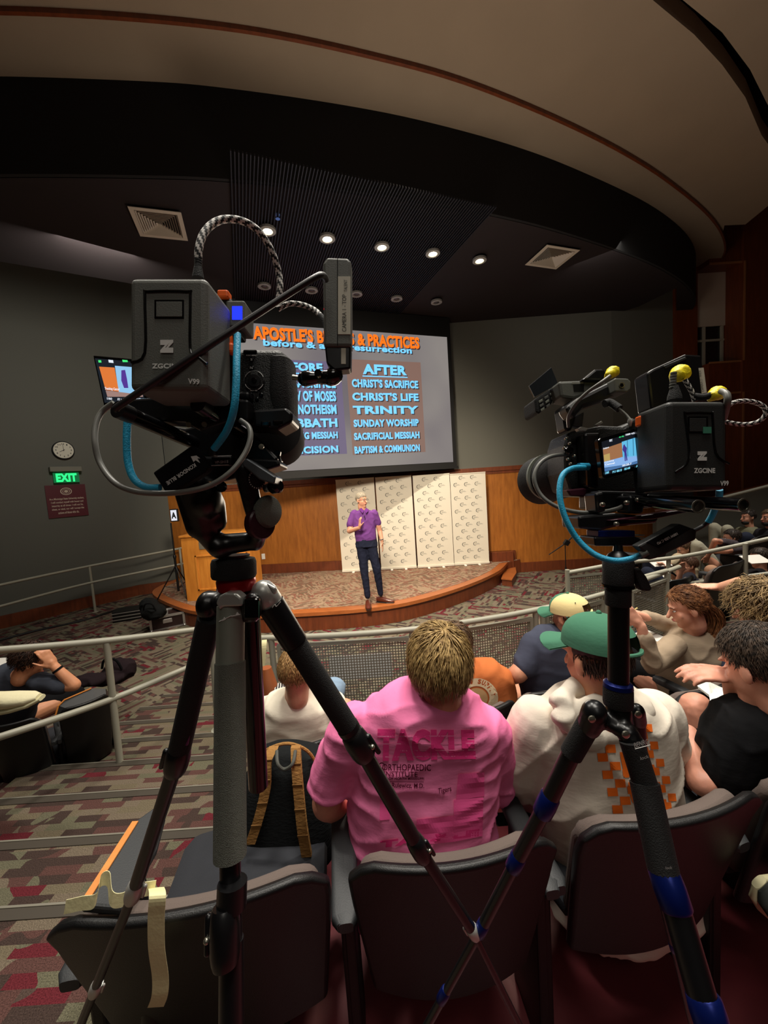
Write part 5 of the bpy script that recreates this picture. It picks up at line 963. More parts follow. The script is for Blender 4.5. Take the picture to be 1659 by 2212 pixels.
# ---------------------------------------------------------------- bags, cases, lectern, stands, banners, wall things
def backpack(label):
    t = thing('backpack', label, 'backpack', W(620, 1850, 1.25)); M_bp = cloth('black nylon', (24, 26, 27), 0.3, 60); M_tan = cloth('tan strap webbing', (150, 110, 62), 0.5, 60)
    mb = MB(); c = [(W(612, 1860, 1.32), 0.165, 0.08), (W(613, 1840, 1.33), 0.185, 0.1), (W(618, 1740, 1.36), 0.175, 0.1), (W(622, 1660, 1.38), 0.15, 0.085), (W(622, 1622, 1.39), 0.12, 0.065), (W(622, 1608, 1.39), 0.06, 0.03)]
    mb.loft(c, 32, None, 3.0); mb.build('bag_body', M_bp, t, smooth=True)
    for pts in (((590, 1618, 1.3), (575, 1650, 1.26), (572, 1710, 1.24), (558, 1770, 1.22), (540, 1825, 1.21)), ((638, 1616, 1.3), (640, 1660, 1.26), (645, 1720, 1.23), (652, 1790, 1.21), (662, 1852, 1.21))):
        p = spline([W(*q) for q in pts], 5); mb = MB()
        for i in range(len(p) - 1): 
            a, b = p[i], p[i + 1]; s_ = V((0.017, 0, 0)); mb.prism([a - s_, a + s_, b + s_, b - s_], (0, 0.014, 0.002))
        o = mb.build('shoulder_strap', M_tan, t)
        mb = MB()
        for i in range(4, len(p) - 2, 4): mb.box(p[i] + V((0, -0.003, 0)), (0.035, 0.004, 0.005))
        q = mb.build('stitching', cloth('dark tan stitch', (112, 80, 44)), o); q['kind'] = 'stuff'
    mb = MB(); mb.tube(spline([W(562, 1640, 1.33), W(580, 1618, 1.32), W(622, 1606, 1.32), W(664, 1622, 1.32), W(686, 1655, 1.33)], 4), 0.006, 8); mb.build('piping', M_tan, t, smooth=True)
    mb = MB(); mb.tube(spline([W(598, 1622, 1.29), W(600, 1650, 1.25), W(614, 1662, 1.25), W(632, 1650, 1.25), W(638, 1622, 1.29)], 4), 0.006, 8); mb.build('grab_handle', mat('grey handle', (70, 72, 66), 0.7), t, smooth=True)
backpack('black backpack with tan shoulder straps standing beside the pink shirt man')
def softbag(label, pts, m, name='bag', cat='bag'):
    mb = MB()
    for px, py, Y, r in pts: mb.ell(W(px, py, Y), r)
    base = W(pts[0][0], pts[0][1], pts[0][2]); t = thing(name, label, cat, V((base.x, base.y, 0))); blob('bag_body', mb, m, t, 0.014, 4, 0.02, 7)
    p = base; mb = MB(); mb.tube(spline([p + V((-0.1, -0.1, 0.08)), p + V((-0.04, -0.13, 0.18)), p + V((0.06, -0.12, 0.17)), p + V((0.1, -0.1, 0.06))], 5), 0.012, 8); mb.build('strap', M_blk, t, smooth=True); return t
softbag('black round-topped bag lying on the carpet beyond the left stair rail', ((258, 1448, 3.9, (0.16, 0.14, 0.12)), (225, 1468, 3.75, (0.2, 0.12, 0.06)), (190, 1470, 3.6, (0.18, 0.12, 0.05))), cloth('black maroon fabric', (32, 22, 26), 0.3, 20))
softbag('black soft bag between the two silver-edged flight cases', ((332, 1322, 6.3, (0.2, 0.15, 0.13)), (322, 1308, 6.4, (0.15, 0.13, 0.13))), cloth('black nylon', (24, 26, 27), 0.3, 60))
def flight_case(label, c, size, rz):
    t = thing('flight_case', label, 'flight case', c); R = Matrix.Rotation(rz, 3, 'Z'); x, y, z = [s / 2 for s in size]; c = V(c); M_al = mat('aluminium edging', (200, 200, 200), 0.3, metal=0.8)
    mb = MB(); mb.box(c + V((0, 0, z)), size, R); mb.build('panel_box', mat('dark laminate', (40, 24, 24), 0.4), t)
    P = lambda a, b, d: c + R @ V((a * x, b * y, z + d * z)); w_ = 0.018
    for a in (-1, 1):
        for b in (-1, 1):
            for e in ((P(a, b, -1), P(a, b, 1)), (P(a, -1, b), P(a, 1, b)), (P(-1, a, b), P(1, a, b))):
                m = (e[0] + e[1]) / 2; d = e[1] - e[0]; s_ = [2 * w_] * 3; k = max(range(3), key=lambda i: abs((R.inverted() @ d)[i])); s_[k] = d.length + w_ * 1.4
                q = MB(); q.box(m, s_, R); q.build('edge', M_al, t)
            for d_ in (-1, 1): q = MB(); q.ell(P(a, b, d_), (0.03, 0.03, 0.03), None, 10, 6); q.build('ball_corner', M_al, t, smooth=True)
    q = MB(); q.box(P(0, -1.0, 0.2), (0.14, 0.014, 0.07), R); q.build('latch', M_al, t, bevel=0.004); q = MB(); q.box(P(0.0, 0, 1.0), (0.03, size[1], 0.012), R); q.build('lid_strip', M_al, t)
flight_case('silver-edged flight case in front of the lectern end of the stage', Z(364, 1349, 0), (0.5, 0.42, 0.22), 0.5)
t = thing('road_case', 'black case with two silver bands left of the soft bag', 'flight case', Z(280, 1336, 0)); c = t.location.copy(); R = Matrix.Rotation(0.35, 3, 'Z'); mb = MB(); mb.box(c + V((0, 0, 0.1)), (0.46, 0.3, 0.2), R); mb.build('case_body', M_shell, t, bevel=0.01)
for k in (0.045, 0.105, 0.165): mb = MB(); mb.box(c + V((0, 0, k)), (0.47, 0.31, 0.018), R); mb.build('metal_band', mat('aluminium edging', (200, 200, 200), 0.3, metal=0.8), t)
# lectern
t = thing('lectern', 'maple lectern with raised panel and steel plate at the left of the stage', 'lectern', W(478, 1305, 7.0)); t.location.z = 0.306; t['wl'] = list(t.location)
M_lec = wood('lectern maple', (176, 108, 36), (206, 136, 54)); a = W(405, 1302, 6.95); b = W(550, 1294, 6.95); z1 = W(400, 1158, 6.95).z; mb = MB(); mb.b2((a.x, 6.95, 0.306), (b.x, 7.5, z1 - 0.03)); mb.build('cabinet', M_lec, t, bevel=0.008)
mb = MB(); mb.b2((a.x - 0.02, 6.92, z1 - 0.03), (b.x + 0.02, 7.55, z1 + 0.01)); mb.build('top', M_lec, t, bevel=0.008)
x0, x1 = W(422, 1210, 6.95).x, W(535, 1200, 6.95).x; za, zb2 = 0.5, W(422, 1200, 6.95).z
for m0, m1 in (((x0, za), (x1, za + 0.03)), ((x0, zb2 - 0.03), (x1, zb2)), ((x0, za), (x0 + 0.03, zb2)), ((x1 - 0.03, za), (x1, zb2))): mb = MB(); mb.b2((m0[0], 6.93, m0[1]), (m1[0], 6.952, m1[1])); mb.build('panel_moulding', M_lec, t, bevel=0.004)
p = W(440, 1178, 6.94); mb = MB(); mb.box(p, (0.17, 0.012, 0.14)); mb.build('steel_plate', mat('brushed steel plate', (150, 146, 132), 0.35, metal=0.6), t, bevel=0.003)
mb = MB(); mb.b2((a.x + 0.02, 6.98, 0.3), (b.x - 0.02, 7.45, 0.32)); mb.build('plinth', M_wdark, t)
# slim tripod stand with small lit monitor
def tristand(label, base, h, legs, r=0.014, spread=0.38, lz=0.55, cat='tripod stand'):
    t = thing('tripod_stand', label, cat, base); b = V(base); mb = MB(); mb.cyl(b + V((0, 0, 0.12)), b + V((0, 0, h * 0.55)), r * 1.5); mb.build('lower_pole', M_shell, t, smooth=True); mb = MB(); mb.cyl(b + V((0, 0, h * 0.5)), b + V((0, 0, h)), r); mb.build('upper_pole', M_shell, t, smooth=True)
    mb = MB(); mb.lathe(b + V((0, 0, h * 0.53)), (0, 0, 1), [(0, r * 2), (0.04, r * 2.2), (0.06, r * 1.6)], 14); mb.build('collar', M_shell, t, smooth=True)
    for a in legs:
        a = math.radians(a); d = V((math.cos(a), math.sin(a), 0)); mb = MB(); mb.tube([b + V((0, 0, lz)), b + d * spread], r * 0.8, 8); mb.build('leg', M_shell, t, smooth=True); mb = MB(); mb.tube([b + V((0, 0, 0.18)), b + d * spread * 0.6 + V((0, 0, lz * 0.4))], r * 0.5, 6); mb.build('brace', M_shell, t, smooth=True)
    return t
bs = W(387, 1287, 7.3); hz = W(378, 1130, 7.3).z - 0.3; tristand('black tripod light stand beside the lectern', (bs.x, 7.3, 0.306), hz, (200, 320, 80), 0.014, 0.38, 0.62)
p = W(377, 1113, 7.3); t = thing('stage_monitor', 'small lit display on the black stand left of the lectern', 'monitor', p); mb = MB(); mb.box(p, (0.15, 0.05, 0.24)); mb.build('housing', M_shell, t, bevel=0.01); mb = MB(); mb.box(p + V((0, -0.027, 0)), (0.11, 0.004, 0.2)); mb.build('screen', emat('pale display', (226, 226, 236), 0.9), t)
text('A', p + V((-0.045, -0.0295, -0.06)), (0.09, 0, 0), (0, 0, 0.12), M_shell, t, 'display_letter', 0.05)
bs = Z(1224, 1296, 0); m = tristand('thin black microphone boom stand before the right wood panelling', bs, W(1224, 1176, bs.y).z, (200, 320, 80), 0.008, 0.3, 0.25, 'microphone stand')
jp = W(1224, 1172, bs.y); mb = MB(); mb.tube([W(1186, 1198, bs.y), jp, W(1246, 1150, bs.y)], [0.008, 0.012, 0.016], 8); mb.build('boom_arm', M_shell, m, smooth=True); mb = MB(); mb.box(jp, (0.09, 0.06, 0.09), Matrix.Rotation(0.6, 3, 'Y')); mb.build('clamp', M_shell, m, bevel=0.01)
# banners
M_ban = mat('white banner vinyl', (214, 208, 192), 0.7); M_lg = mat('banner logo grey', (88, 90, 86), 0.8); M_lg2 = mat('banner logo light grey', (150, 150, 142), 0.8)
def banner(q, label, Yl, Yr):
    (lt, rt, rb, lb) = q; A = W(lb[0], lb[1], Yl); B = W(rb[0], rb[1], Yr); A.z = B.z = 0.36; top = (W(lt[0], lt[1], Yl).z + W(rt[0], rt[1], Yr).z) / 2; H = top - 0.36; ux = B - A; ux.z = 0; wdt = ux.length; ux.normalize(); n = V((ux.y, -ux.x, 0)); c = (A + B) / 2
    t = thing('roll_up_banner', label, 'banner', V((c.x, c.y, 0.306)), 'white logo banners on the stage'); mb = MB(); mb.prism([A, B, B + V((0, 0, H)), A + V((0, 0, H))], -n * 0.004); mb.build('banner_sheet', M_ban, t)
    R = Matrix((ux, -n, V((0, 0, 1)))).transposed(); mb = MB(); mb.box(c - V((0, 0, 0.02)), (wdt + 0.01, 0.07, 0.05), R); mb.build('base_cassette', M_ban, t, bevel=0.008)
    mb = MB(); mb.box(c + V((0, 0, H)), (wdt + 0.005, 0.02, 0.02), R); mb.build('top_bar', M_ban, t)
    for k in (-0.2, 0.2): mb = MB(); mb.box(c + ux * wdt * k - V((0, 0, 0.045)) + n * 0.06, (0.05, 0.14, 0.016), R); mb.build('foot', M_white, t, bevel=0.004)
    mb = MB(); mb2 = MB(); rows = 13; s = wdt / 0.79
    for r in range(rows):
        z = top - 0.09 - r * (H - 0.06) / rows
        for k in ((0.3, 0.62) if r % 2 == 0 else (0.14, 0.44, 0.74)):
            o = A + ux * wdt * k + V((0, 0, z - 0.36)) + n * 0.002; pr = []
            for i in range(9):
                a = math.radians(60 + 30 * i); pr.append((a, 0.042))
            for i in range(8):
                (a0, r0), (a1, r1) = pr[i], pr[i + 1]; th = 0.006 + 0.008 * math.sin(math.pi * (i + 0.5) / 8)
                mb.add([o + ux * math.cos(a0) * r0 + V((0, 0, math.sin(a0) * r0)), o + ux * math.cos(a1) * r1 + V((0, 0, math.sin(a1) * r1)), o + ux * math.cos(a1) * (r1 - th) + V((0, 0, math.sin(a1) * (r1 - th))), o + ux * math.cos(a0) * (r0 - th) + V((0, 0, math.sin(a0) * (r0 - th)))], [[0, 1, 2, 3]])
            e = o + ux * 0.021 + V((0, 0, 0.036)); mb.add([e + V((0, 0, 0.014)), e + ux * 0.016 + V((0, 0, -0.004)), e - V((0, 0, 0.014))], [[0, 1, 2]])
            for dz, l0, l1 in ((0.0, -0.012, 0.085), (-0.014, 0.0, 0.105)):
                for i in range(6): x0 = l0 + (l1 - l0) * i / 6; mb2.add([o + ux * x0 + V((0, 0, dz)), o + ux * (x0 + (l1 - l0) / 8) + V((0, 0, dz)), o + ux * (x0 + (l1 - l0) / 8) + V((0, 0, dz + 0.008)), o + ux * x0 + V((0, 0, dz + 0.008))], [[0, 1, 2, 3]])
    mb.build('printed_logo', M_lg, t)['kind'] = 'stuff'; mb2.build('printed_caption', M_lg2, t)['kind'] = 'stuff'
banner(((730, 1037), (808, 1032), (821, 1230), (740, 1236)), 'leftmost white logo banner, directly behind the speaker', 8.42, 8.40)
banner(((813, 1032), (891, 1027), (900, 1226), (824, 1231)), 'second white logo banner, right of the speaker', 8.40, 8.38)
banner(((898, 1027), (975, 1024), (981, 1223), (903, 1226)), 'third white logo banner from the left', 8.36, 8.34)
banner(((977, 1023), (1051, 1021), (1057, 1218), (982, 1222)), 'rightmost white logo banner at the stage end', 8.36, 8.34)
# wall clock, exit sign, plaque on the left wall
def onwall(px, py, off=0.03):
    k = (px - CX)
    for i in range(len(WL) - 1):
        a, b = V(WL[i]), V(WL[i + 1]); r = ray(px, py); n = V((b.y - a.y, -(b.x - a.x))).normalized(); t_ = (V((a.x, a.y)) - V((EYE.x, EYE.y))).dot(n) / V((r.x, r.y)).dot(n); p = EYE + r * t_
        u_ = (V((p.x, p.y)) - a).dot((b - a).normalized()) / (b - a).length
        if 0 <= u_ <= 1:
            d = (b - a).normalized(); nn = V((d.y, -d.x, 0)); return p + nn * off, V((d.x, d.y, 0)), nn
p, d, nn = onwall(136, 973, 0.02); t = thing('wall_clock', 'round white wall clock with black rim above the exit sign', 'clock', p); rr_ = 0.185
mb = MB(); mb.lathe(p - nn * 0.02, nn, [(0, rr_), (0.04, rr_), (0.05, rr_ - 0.01), (0.05, rr_ - 0.025), (0.03, rr_ - 0.03)], 36); mb.build('rim', M_shell, t, smooth=True)
mb = MB(); mb.lathe(p + nn * 0.0, nn, [(0, rr_ - 0.02), (0.036, rr_ - 0.02)], 36); mb.build('dial', mat('clock dial', (214, 210, 192), 0.6), t)
up_ = V((0, 0, 1)); f0 = p + nn * 0.0375
for h in range(12):
    a = math.radians(90 - 30 * (h if h else 12)); s = str(h if h else 12); w_2 = 0.026 * len(s) * 0.8; c = f0 + d * math.cos(a) * 0.125 + up_ * math.sin(a) * 0.125; text(s, c - d * w_2 / 2 - up_ * 0.016, d * w_2, up_ * 0.032, M_shell, t, 'numeral', 0.03)
def handm(ang, L, w_): a = math.radians(ang); v = d * math.cos(a) + up_ * math.sin(a); q = d * -math.sin(a) + up_ * math.cos(a); mb = MB(); mb.prism([f0 - v * 0.02 - q * w_, f0 + v * L - q * w_ * 0.5, f0 + v * L + q * w_ * 0.5, f0 - v * 0.02 + q * w_], nn * 0.004); mb.build('clock_hand', M_shell, t)
handm(92, 0.12, 0.004); handm(208, 0.08, 0.006)
p, d, nn = onwall(140, 1014, 0.06); t = thing('exit_sign', 'green lit EXIT sign in a grey housing below the clock', 'exit sign', p); R = Matrix((d, -nn, V((0, 0, 1)))).transposed()
mb = MB(); mb.box(p, (0.52, 0.12, 0.1), R); mb.build('housing', mat('exit housing', (120, 118, 104), 0.6), t, bevel=0.012)
p2, _, _ = onwall(142, 1032, 0.06); mb = MB(); mb.box(p2, (0.42, 0.012, 0.2), R); mb.build('sign_panel', emat('green sign glow', (10, 96, 52), 1.0, 0.3), t)
text('EXIT', p2 - d * 0.17 - V((0, 0, 0.085)) + nn * 0.008, d * 0.34, (0, 0, 0.17), emat('green exit letters', (40, 245, 120), 1.5), t, 'exit_lettering', 0.05)
p, d, nn = onwall(145, 1082, 0.012); t = thing('honor_code_plaque', 'maroon plaque with a round seal and white lettering below the EXIT sign', 'wall sign', p); R = Matrix((d, -nn, V((0, 0, 1)))).transposed()
a1, _, _ = onwall(101, 1080); b1, _, _ = onwall(188, 1080); pw = (b1 - a1).length; a1, _, _ = onwall(145, 1047); b1, _, _ = onwall(145, 1116); ph_ = (b1 - a1).length
mb = MB(); mb.box(p, (pw, 0.016, ph_), R); mb.build('plate', mat('maroon plaque', (88, 26, 36), 0.5), t)
M_ct = mat('cream lettering', (206, 190, 170), 0.7); f0 = p + nn * 0.0085; mb = MB(); sc = f0 + V((0, 0, ph_ * 0.3))
for r0, r1 in ((0.095, 0.08), (0.062, 0.054)):
    n = 28
    for i in range(n):
        a, b = 2 * math.pi * i / n, 2 * math.pi * (i + 1) / n; g = lambda r, q: sc + d * r * math.cos(q) + V((0, 0, r * 0.8 * math.sin(q))) + nn * 0.002; mb.add([g(r0, a), g(r0, b), g(r1, b), g(r1, a)], [[0, 1, 2, 3]])
for i in range(8): a = i * math.pi / 4; g = sc + nn * 0.002; mb.add([g + d * 0.045 * math.cos(a) + V((0, 0, 0.036 * math.sin(a))), g + d * 0.02 * math.cos(a + .5) + V((0, 0, 0.02 * math.sin(a + .5))), g, g + d * 0.02 * math.cos(a - .5) + V((0, 0, 0.02 * math.sin(a - .5)))], [[0, 1, 2, 3]])
mb.build('seal', M_ct, t)['kind'] = 'stuff'
for i, (s, wf) in enumerate((('As a Mississippi State University student,', 0.86), ('I will conduct myself with honor and', 0.8), ('integrity at all times. I will not lie,', 0.78), ('cheat, or steal, nor will I accept the', 0.8), ('actions of those who do.', 0.52))):
    w_3 = pw * wf; z = ph_ * (0.06 - 0.105 * i); text(s, f0 - d * w_3 / 2 + V((0, 0, z - 0.02)) + nn * 0.0015, d * w_3, (0, 0, 0.05), M_ct, t, 'plaque_lettering', 0.02)
# cable run along the left wall foot
mb = MB(); mb.tube(spline([Z(-20, 1388, 0.015), Z(80, 1362, 0.015), Z(180, 1340, 0.015), Z(250, 1318, 0.015)], 6), 0.02, 8); tag(mb.build('cable_bundle', M_shell, smooth=True), 'black cable bundle running along the carpet below the far left rail', 'cable')
# pale masking tape
M_tape = mat('pale yellow masking tape', (226, 218, 168), 0.7, bump=0.1, bscale=80)
def ribbon(name, pts, wv, label, th=0.001, ws=None):
    p = spline(pts, 6); mb = MB(); ws = ws or [1] * len(p)
    for i in range(len(p) - 1): mb.add([p[i] - V(wv), p[i] + V(wv), p[i + 1] + V(wv), p[i + 1] - V(wv), p[i] - V(wv) + V((0, th, 0)), p[i] + V(wv) + V((0, th, 0)), p[i + 1] + V(wv) + V((0, th, 0)), p[i + 1] - V(wv) + V((0, th, 0))], [[0, 1, 2, 3], [7, 6, 5, 4], [0, 3, 7, 4], [1, 5, 6, 2]])
    return mb
tp = thing('masking_tape', 'pale yellow tape strip draped and hanging over the empty left seat', 'tape', W(338, 1930, 0.79))
ribbon('', [W(337, 1918, 0.73), W(340, 1935, 0.69), W(337, 1985, 0.685), W(338, 2050, 0.685), W(346, 2110, 0.69), W(345, 2150, 0.69), W(336, 2176, 0.695)], (0.0165, 0, 0), '').build('hanging_strip', M_tape, tp, smooth=True)
ribbon('', [W(335, 1918, 0.73), W(300, 1925, 0.72), W(262, 1945, 0.72), W(240, 1940, 0.72), W(234, 1900, 0.74), W(216, 1905, 0.74), W(206, 1945, 0.72), W(175, 1952, 0.73), W(140, 1960, 0.74)], (0.002, 0.003, 0.013), '').build('twisted_strip', M_tape, tp, smooth=True)
mb = ribbon('', [W(571, 1382, 2.55), W(570, 1400, 2.52), W(565, 1460, 2.5), W(560, 1530, 2.45)], (0.017, 0, 0), ''); tag(mb.build('masking_tape', M_tape, smooth=True), 'pale yellow tape strip hanging from the left end of the curved rail', 'tape')
c = W(780, 1440, 3.1); mb = MB(); mb.box(c, (0.52, 0.02, 0.19), Matrix.Rotation(-0.3, 3, 'X')); tag(mb.build('white_board', mat('pale sheet', (150, 150, 148), 0.8)), 'white sheet standing behind the first perforated rail panel', 'board')
# ---------------------------------------------------------------- camera rigs on tripods in the foreground
RC = Matrix((RT, UP, -FW)).transposed()
M_bat = mat('dark grey battery plastic', (98, 100, 94), 0.55, bump=0.1, bscale=900)
M_bat2 = mat('black battery plastic', (38, 39, 38), 0.5, bump=0.1, bscale=900)
M_rig = mat('black rig metal', (14, 14, 16), 0.32, spec=0.6); M_gl = mat('glossy black', (8, 8, 10), 0.12, spec=0.7); M_mag = mat('magnesium grey leg', (140, 144, 132), 0.5, metal=0.3)
M_rub = mat('black rubber', (18, 18, 18), 0.8, bump=0.3, bscale=700); M_grip = mat('grey textured grip', (134, 138, 126), 0.85, bump=0.9, bscale=1100)
M_sil = mat('silver casting', (190, 190, 184), 0.35, metal=0.5); M_red = mat('red anodised ring', (170, 16, 24), 0.3, metal=0.5, coat=0.4); M_blu = mat('blue anodised metal', (16, 32, 104), 0.3, metal=0.6)
M_cyc = mat('cyan cable jacket', (40, 170, 214), 0.5, bump=0.2, bscale=600); M_gc = mat('grey cable', (112, 112, 106), 0.4); M_blc = mat('black cable', (34, 34, 35), 0.45); M_org = mat('orange plastic', (255, 104, 14), 0.5)
M_wp = mat('white print', (220, 220, 216), 0.6); M_yel = mat('yellow tape', (252, 230, 30), 0.5, bump=0.3, bscale=90); M_sock = mat('steel bolt', (190, 186, 170), 0.25, metal=0.9); M_tapew = mat('cream label tape', (206, 202, 184), 0.7)
M_bk = mat('braid black thread', (20, 20, 22), 0.7); M_bw = mat('braid white thread', (214, 210, 204), 0.6)
def m_at(px, dep): return px * dep / FPX
def fbox(x0, y0, x1, y1, dep, th, m, t, name, bevel=0.002, seg=2, **k):
    a, b = C(x0, y0, dep), C(x1, y1, dep); c = (a + b) / 2 + FW * th / 2; mb = MB(); mb.box(c, (abs(x1 - x0) * dep / FPX, abs(y1 - y0) * dep / FPX, th), RC); return mb.build(name, m, t, bevel=bevel, seg=seg, **k)
def fpoly(pts, dep, th, m, t, name, bevel=0.0015, **k):
    mb = MB(); mb.prism([C(p[0], p[1], dep if len(p) < 3 else p[2]) for p in pts], FW * th); return mb.build(name, m, t, bevel=bevel, **k)
def ftext(s, x0, y0, x1, y1, dep, m, t, bold=0.02, up=None, name='lettering'):
    """x0,y0 lower left; x1,y1 lower right; up = pixel vector of the letter height"""
    o = C(x0, y0, dep); return text(s, o, C(x1, y1, dep) - o, C(x0 + up[0], y0 + up[1], dep) - o, m, t, name, bold, 0.0)
def ftube(pts, r, m, t, name, n=10, k=8):
    mb = MB(); P_ = [C(*p) for p in pts]; S = spline(P_, k) if len(P_) > 2 else P_
    if isinstance(r, (list, tuple)): 
        L = len(S) - 1; q = len(r) - 1; r = [r[min(q, int(i / L * q))] * (1 - (i / L * q) % 1) + r[min(q, int(i / L * q) + 1)] * ((i / L * q) % 1) for i in range(len(S))]
    mb.tube(S, r, n); return mb.build(name, m, t, smooth=True)
def braid(pts, r, t, name='braided_cable'):
    S = spline([C(*p) for p in pts], 40); L = [S[0]]
    for p in S:
        if (p - L[-1]).length > r * 0.62: L.append(p)
    mb = MB(); mb.tube(L, r, 12); k = len(L); 
    for i, f in enumerate(mb.f[:(k - 1) * 12]): a, j = divmod(i, 12); mb.m[i] = 1 if ((a + (j if j < 6 else 12 - j)) // 2) % 2 else 0
    return mb.build(name, [M_bk, M_bw], t, smooth=True)
def fl(px, py, dep, ax, prof, m, t, name, n=24):
    mb = MB(); mb.lathe(C(px, py, dep), ax, prof, n); return mb.build(name, m, t, smooth=True)
def battery(t, x0, y0, x1, y1, dep, m, sc, grooves, win, zl, nm, v):
    b = fbox(x0, y0, x1, y1, dep, 0.056, m, t, 'battery', 0.0055, 4); e = dep - 0.0006
    for g in grooves: ftube([(x, y, dep - 0.0003) for x, y in g] if len(g) != 3 else [(x, y, dep - 0.0003) for x, y in g], 0.0012 * sc, M_gl, b, 'groove', 8, 4)
    fbox(win[0] - 4, win[1] - 4, win[2] + 4, win[3] + 4, e, 0.0008, M_gl, b, 'window_rim', 0.0004); fbox(*win, e - 0.0003, 0.0008, m, b, 'charge_window', 0.0004)
    x, y, s = zl; D_ = lambda q: [(x + a * s, y + c * s) for a, c in q]; d2 = e - 0.0004
    fpoly(D_(((0, 0), (1, 0), (1, 0.2), (0.45, 0.78), (0.3, 0.78), (0.62, 0.4), (0.2, 0.4), (0, 0.4))), d2, 0.0004, M_wp, b, 'logo', 0); fpoly(D_(((1, 1), (0, 1), (0, 0.8), (0.55, 0.22), (0.7, 0.22), (0.38, 0.6), (0.8, 0.6), (1, 0.6))), d2 - 0.0001, 0.0004, M_wp, b, 'logo', 0)
    h = nm[3]; ftext('ZGCINE', nm[0], nm[1], nm[2], nm[1] - (1 if nm[4] else 0), d2, M_wp, b, 0.04, (nm[4], -h)); ftext('V99', v[0], v[1], v[2], v[3], d2, M_wp, b, 0.03, (0, -v[4])); return b
def lever_clamp(t, a, ax, r, h, m=None, side=None, bolt=True, name='leg_clamp'):
    ax = V(ax).normalized(); mb = MB(); mb.lathe(a - ax * h / 2, ax, [(0, r * 0.9), (h * 0.08, r * 1.05), (h * 0.35, r * 1.15), (h * 0.75, r * 1.12), (h * 0.92, r * 1.02), (h, r * 0.92)], 20); o = mb.build(name, m or M_rig, t, smooth=True)
    s = V(side).normalized() if side else RT; mb = MB(); q = a + s * r * 1.25; mb.cap(q - ax * h * 0.3, r * 0.32, q + ax * h * 0.3 + s * r * 0.15, r * 0.24, 10); mb.build('lever', m or M_rig, o, smooth=True)
    if bolt: mb = MB(); mb.ell(q - FW * r * 0.4, (r * 0.25,) * 3, None, 10, 8); mb.build('bolt', M_sock, o, smooth=True)
    return o
def run_leg(t, path, radii, mats, floor, foot=True, grip=None):
    """telescopic leg: path of points, one section between consecutive points, last one continued to the floor"""
    P_ = [C(*p) for p in path]; d = (P_[-1] - P_[-2]).normalized()
    if floor is not None: P_[-1] = P_[-1] + d * ((floor + 0.01 - P_[-1].z) / d.z)
    o = None
    for i in range(len(P_) - 1):
        mb = MB(); mb.tube([P_[i], P_[i + 1]], radii[i], 18); q = mb.build('leg' if i == 0 else 'leg_section', mats[i], t if i == 0 else o, smooth=True); o = o or q
    if foot: mb = MB(); mb.lathe(P_[-1] - d * 0.03, d, [(0, radii[-1] * 1.2), (0.02, radii[-1] * 1.7), (0.034, radii[-1] * 1.6)], 14); mb.build('rubber_foot', M_rub, o, smooth=True)
    return o, P_
# ---- tripod 1
F0 = 0.55
t = thing('tripod', 'large tripod with red ring and grey gripped leg carrying the left camera', 'tripod', C(505, 1290, 0.5)); t.location.z = F0; t['wl'] = list(t.location)
hb = MB()
for a in (((418, 1050, .44), .016, (440, 1140, .46), .013), ((400, 1062, .45), .012, (425, 1142, .46), .012), ((440, 1148, .46), .012, (468, 1175, .475), .014), ((470, 1085, .46), .009, (473, 1130, .465), .0095)): hb.cap(C(*a[0]), a[1], C(*a[2]), a[3], 16)
hb.ell(C(445, 1080, .45), (.018, .022, .02), RC); hb.ell(C(478, 1180, .475), (.0155, .0155, .02), RC)
for a in (((528, 1015, .44), .012, (543, 1080, .45), .011), ((543, 1080, .45), .011, (562, 1150, .465), .0105), ((470, 1178, .475), .014, (552, 1168, .475), .0115), ((562, 1140, .465), .010, (552, 1172, .475), .011)): hb.cap(C(*a[0]), a[1], C(*a[2]), a[3], 16)
blob('fluid_head', hb, M_rig, t, 0.0028, 5)
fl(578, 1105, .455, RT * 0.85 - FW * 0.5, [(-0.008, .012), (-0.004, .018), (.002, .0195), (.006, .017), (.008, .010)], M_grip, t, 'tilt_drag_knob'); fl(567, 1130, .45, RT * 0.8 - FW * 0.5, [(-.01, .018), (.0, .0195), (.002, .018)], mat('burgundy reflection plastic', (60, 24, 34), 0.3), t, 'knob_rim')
fl(553, 1036, .438, RT * 0.75 - FW * 0.6, [(-.004, .008), (0, .0112), (.0015, .0112), (.002, .007)], M_rig, t, 'counterbalance_dial')
o = None
for i in range(22): a = 2 * math.pi * i / 22; s1, s2 = frame(RT * 0.75 - FW * 0.6); mb = MB(); mb.ell(C(553, 1036, .438) + (RT * 0.75 - FW * 0.6).normalized() * .0015 + (s1 * math.cos(a) + s2 * math.sin(a)) * .0098, (.0008,) * 3, None, 8, 5); mb.build('dial_mark', M_sil, t, smooth=True)
fl(590, 1052, .45, RT * 0.7 + UP * .1 - FW * 0.4, [(-.012, .005), (-.004, .006), (.0, .0085), (.008, .0085), (.011, .006)], M_gl, t, 'lock_knob'); fl(480, 1052, .45, -FW + RT * .2, [(0, .005), (.006, .0065), (.01, .004)], M_gl, t, 'lock_knob')
fpoly(((520, 992), (534, 990), (596, 1030), (592, 1046), (560, 1036), (524, 1006)), .425, .03, mat('grey anodised plate', (96, 100, 104), 0.35, metal=0.6), t, 'quick_release_plate')
AX = (UP * 0.99 + RT * -0.03).normalized()
fl(506, 1212, .492, AX, [(-.001, .018), (.004, .0185), (.008, .0195)], M_rig, t, 'pan_base'); fl(506, 1247, .495, AX, [(0, .0265), (.003, .0278), (.019, .0278), (.024, .026), (.026, .018)], M_rub, t, 'levelling_collar', 32)
fl(511, 1273, .497, AX, [(-.002, .021), (0, .0232), (.011, .0246), (.0145, .0235)], M_red, t, 'red_ring', 32)
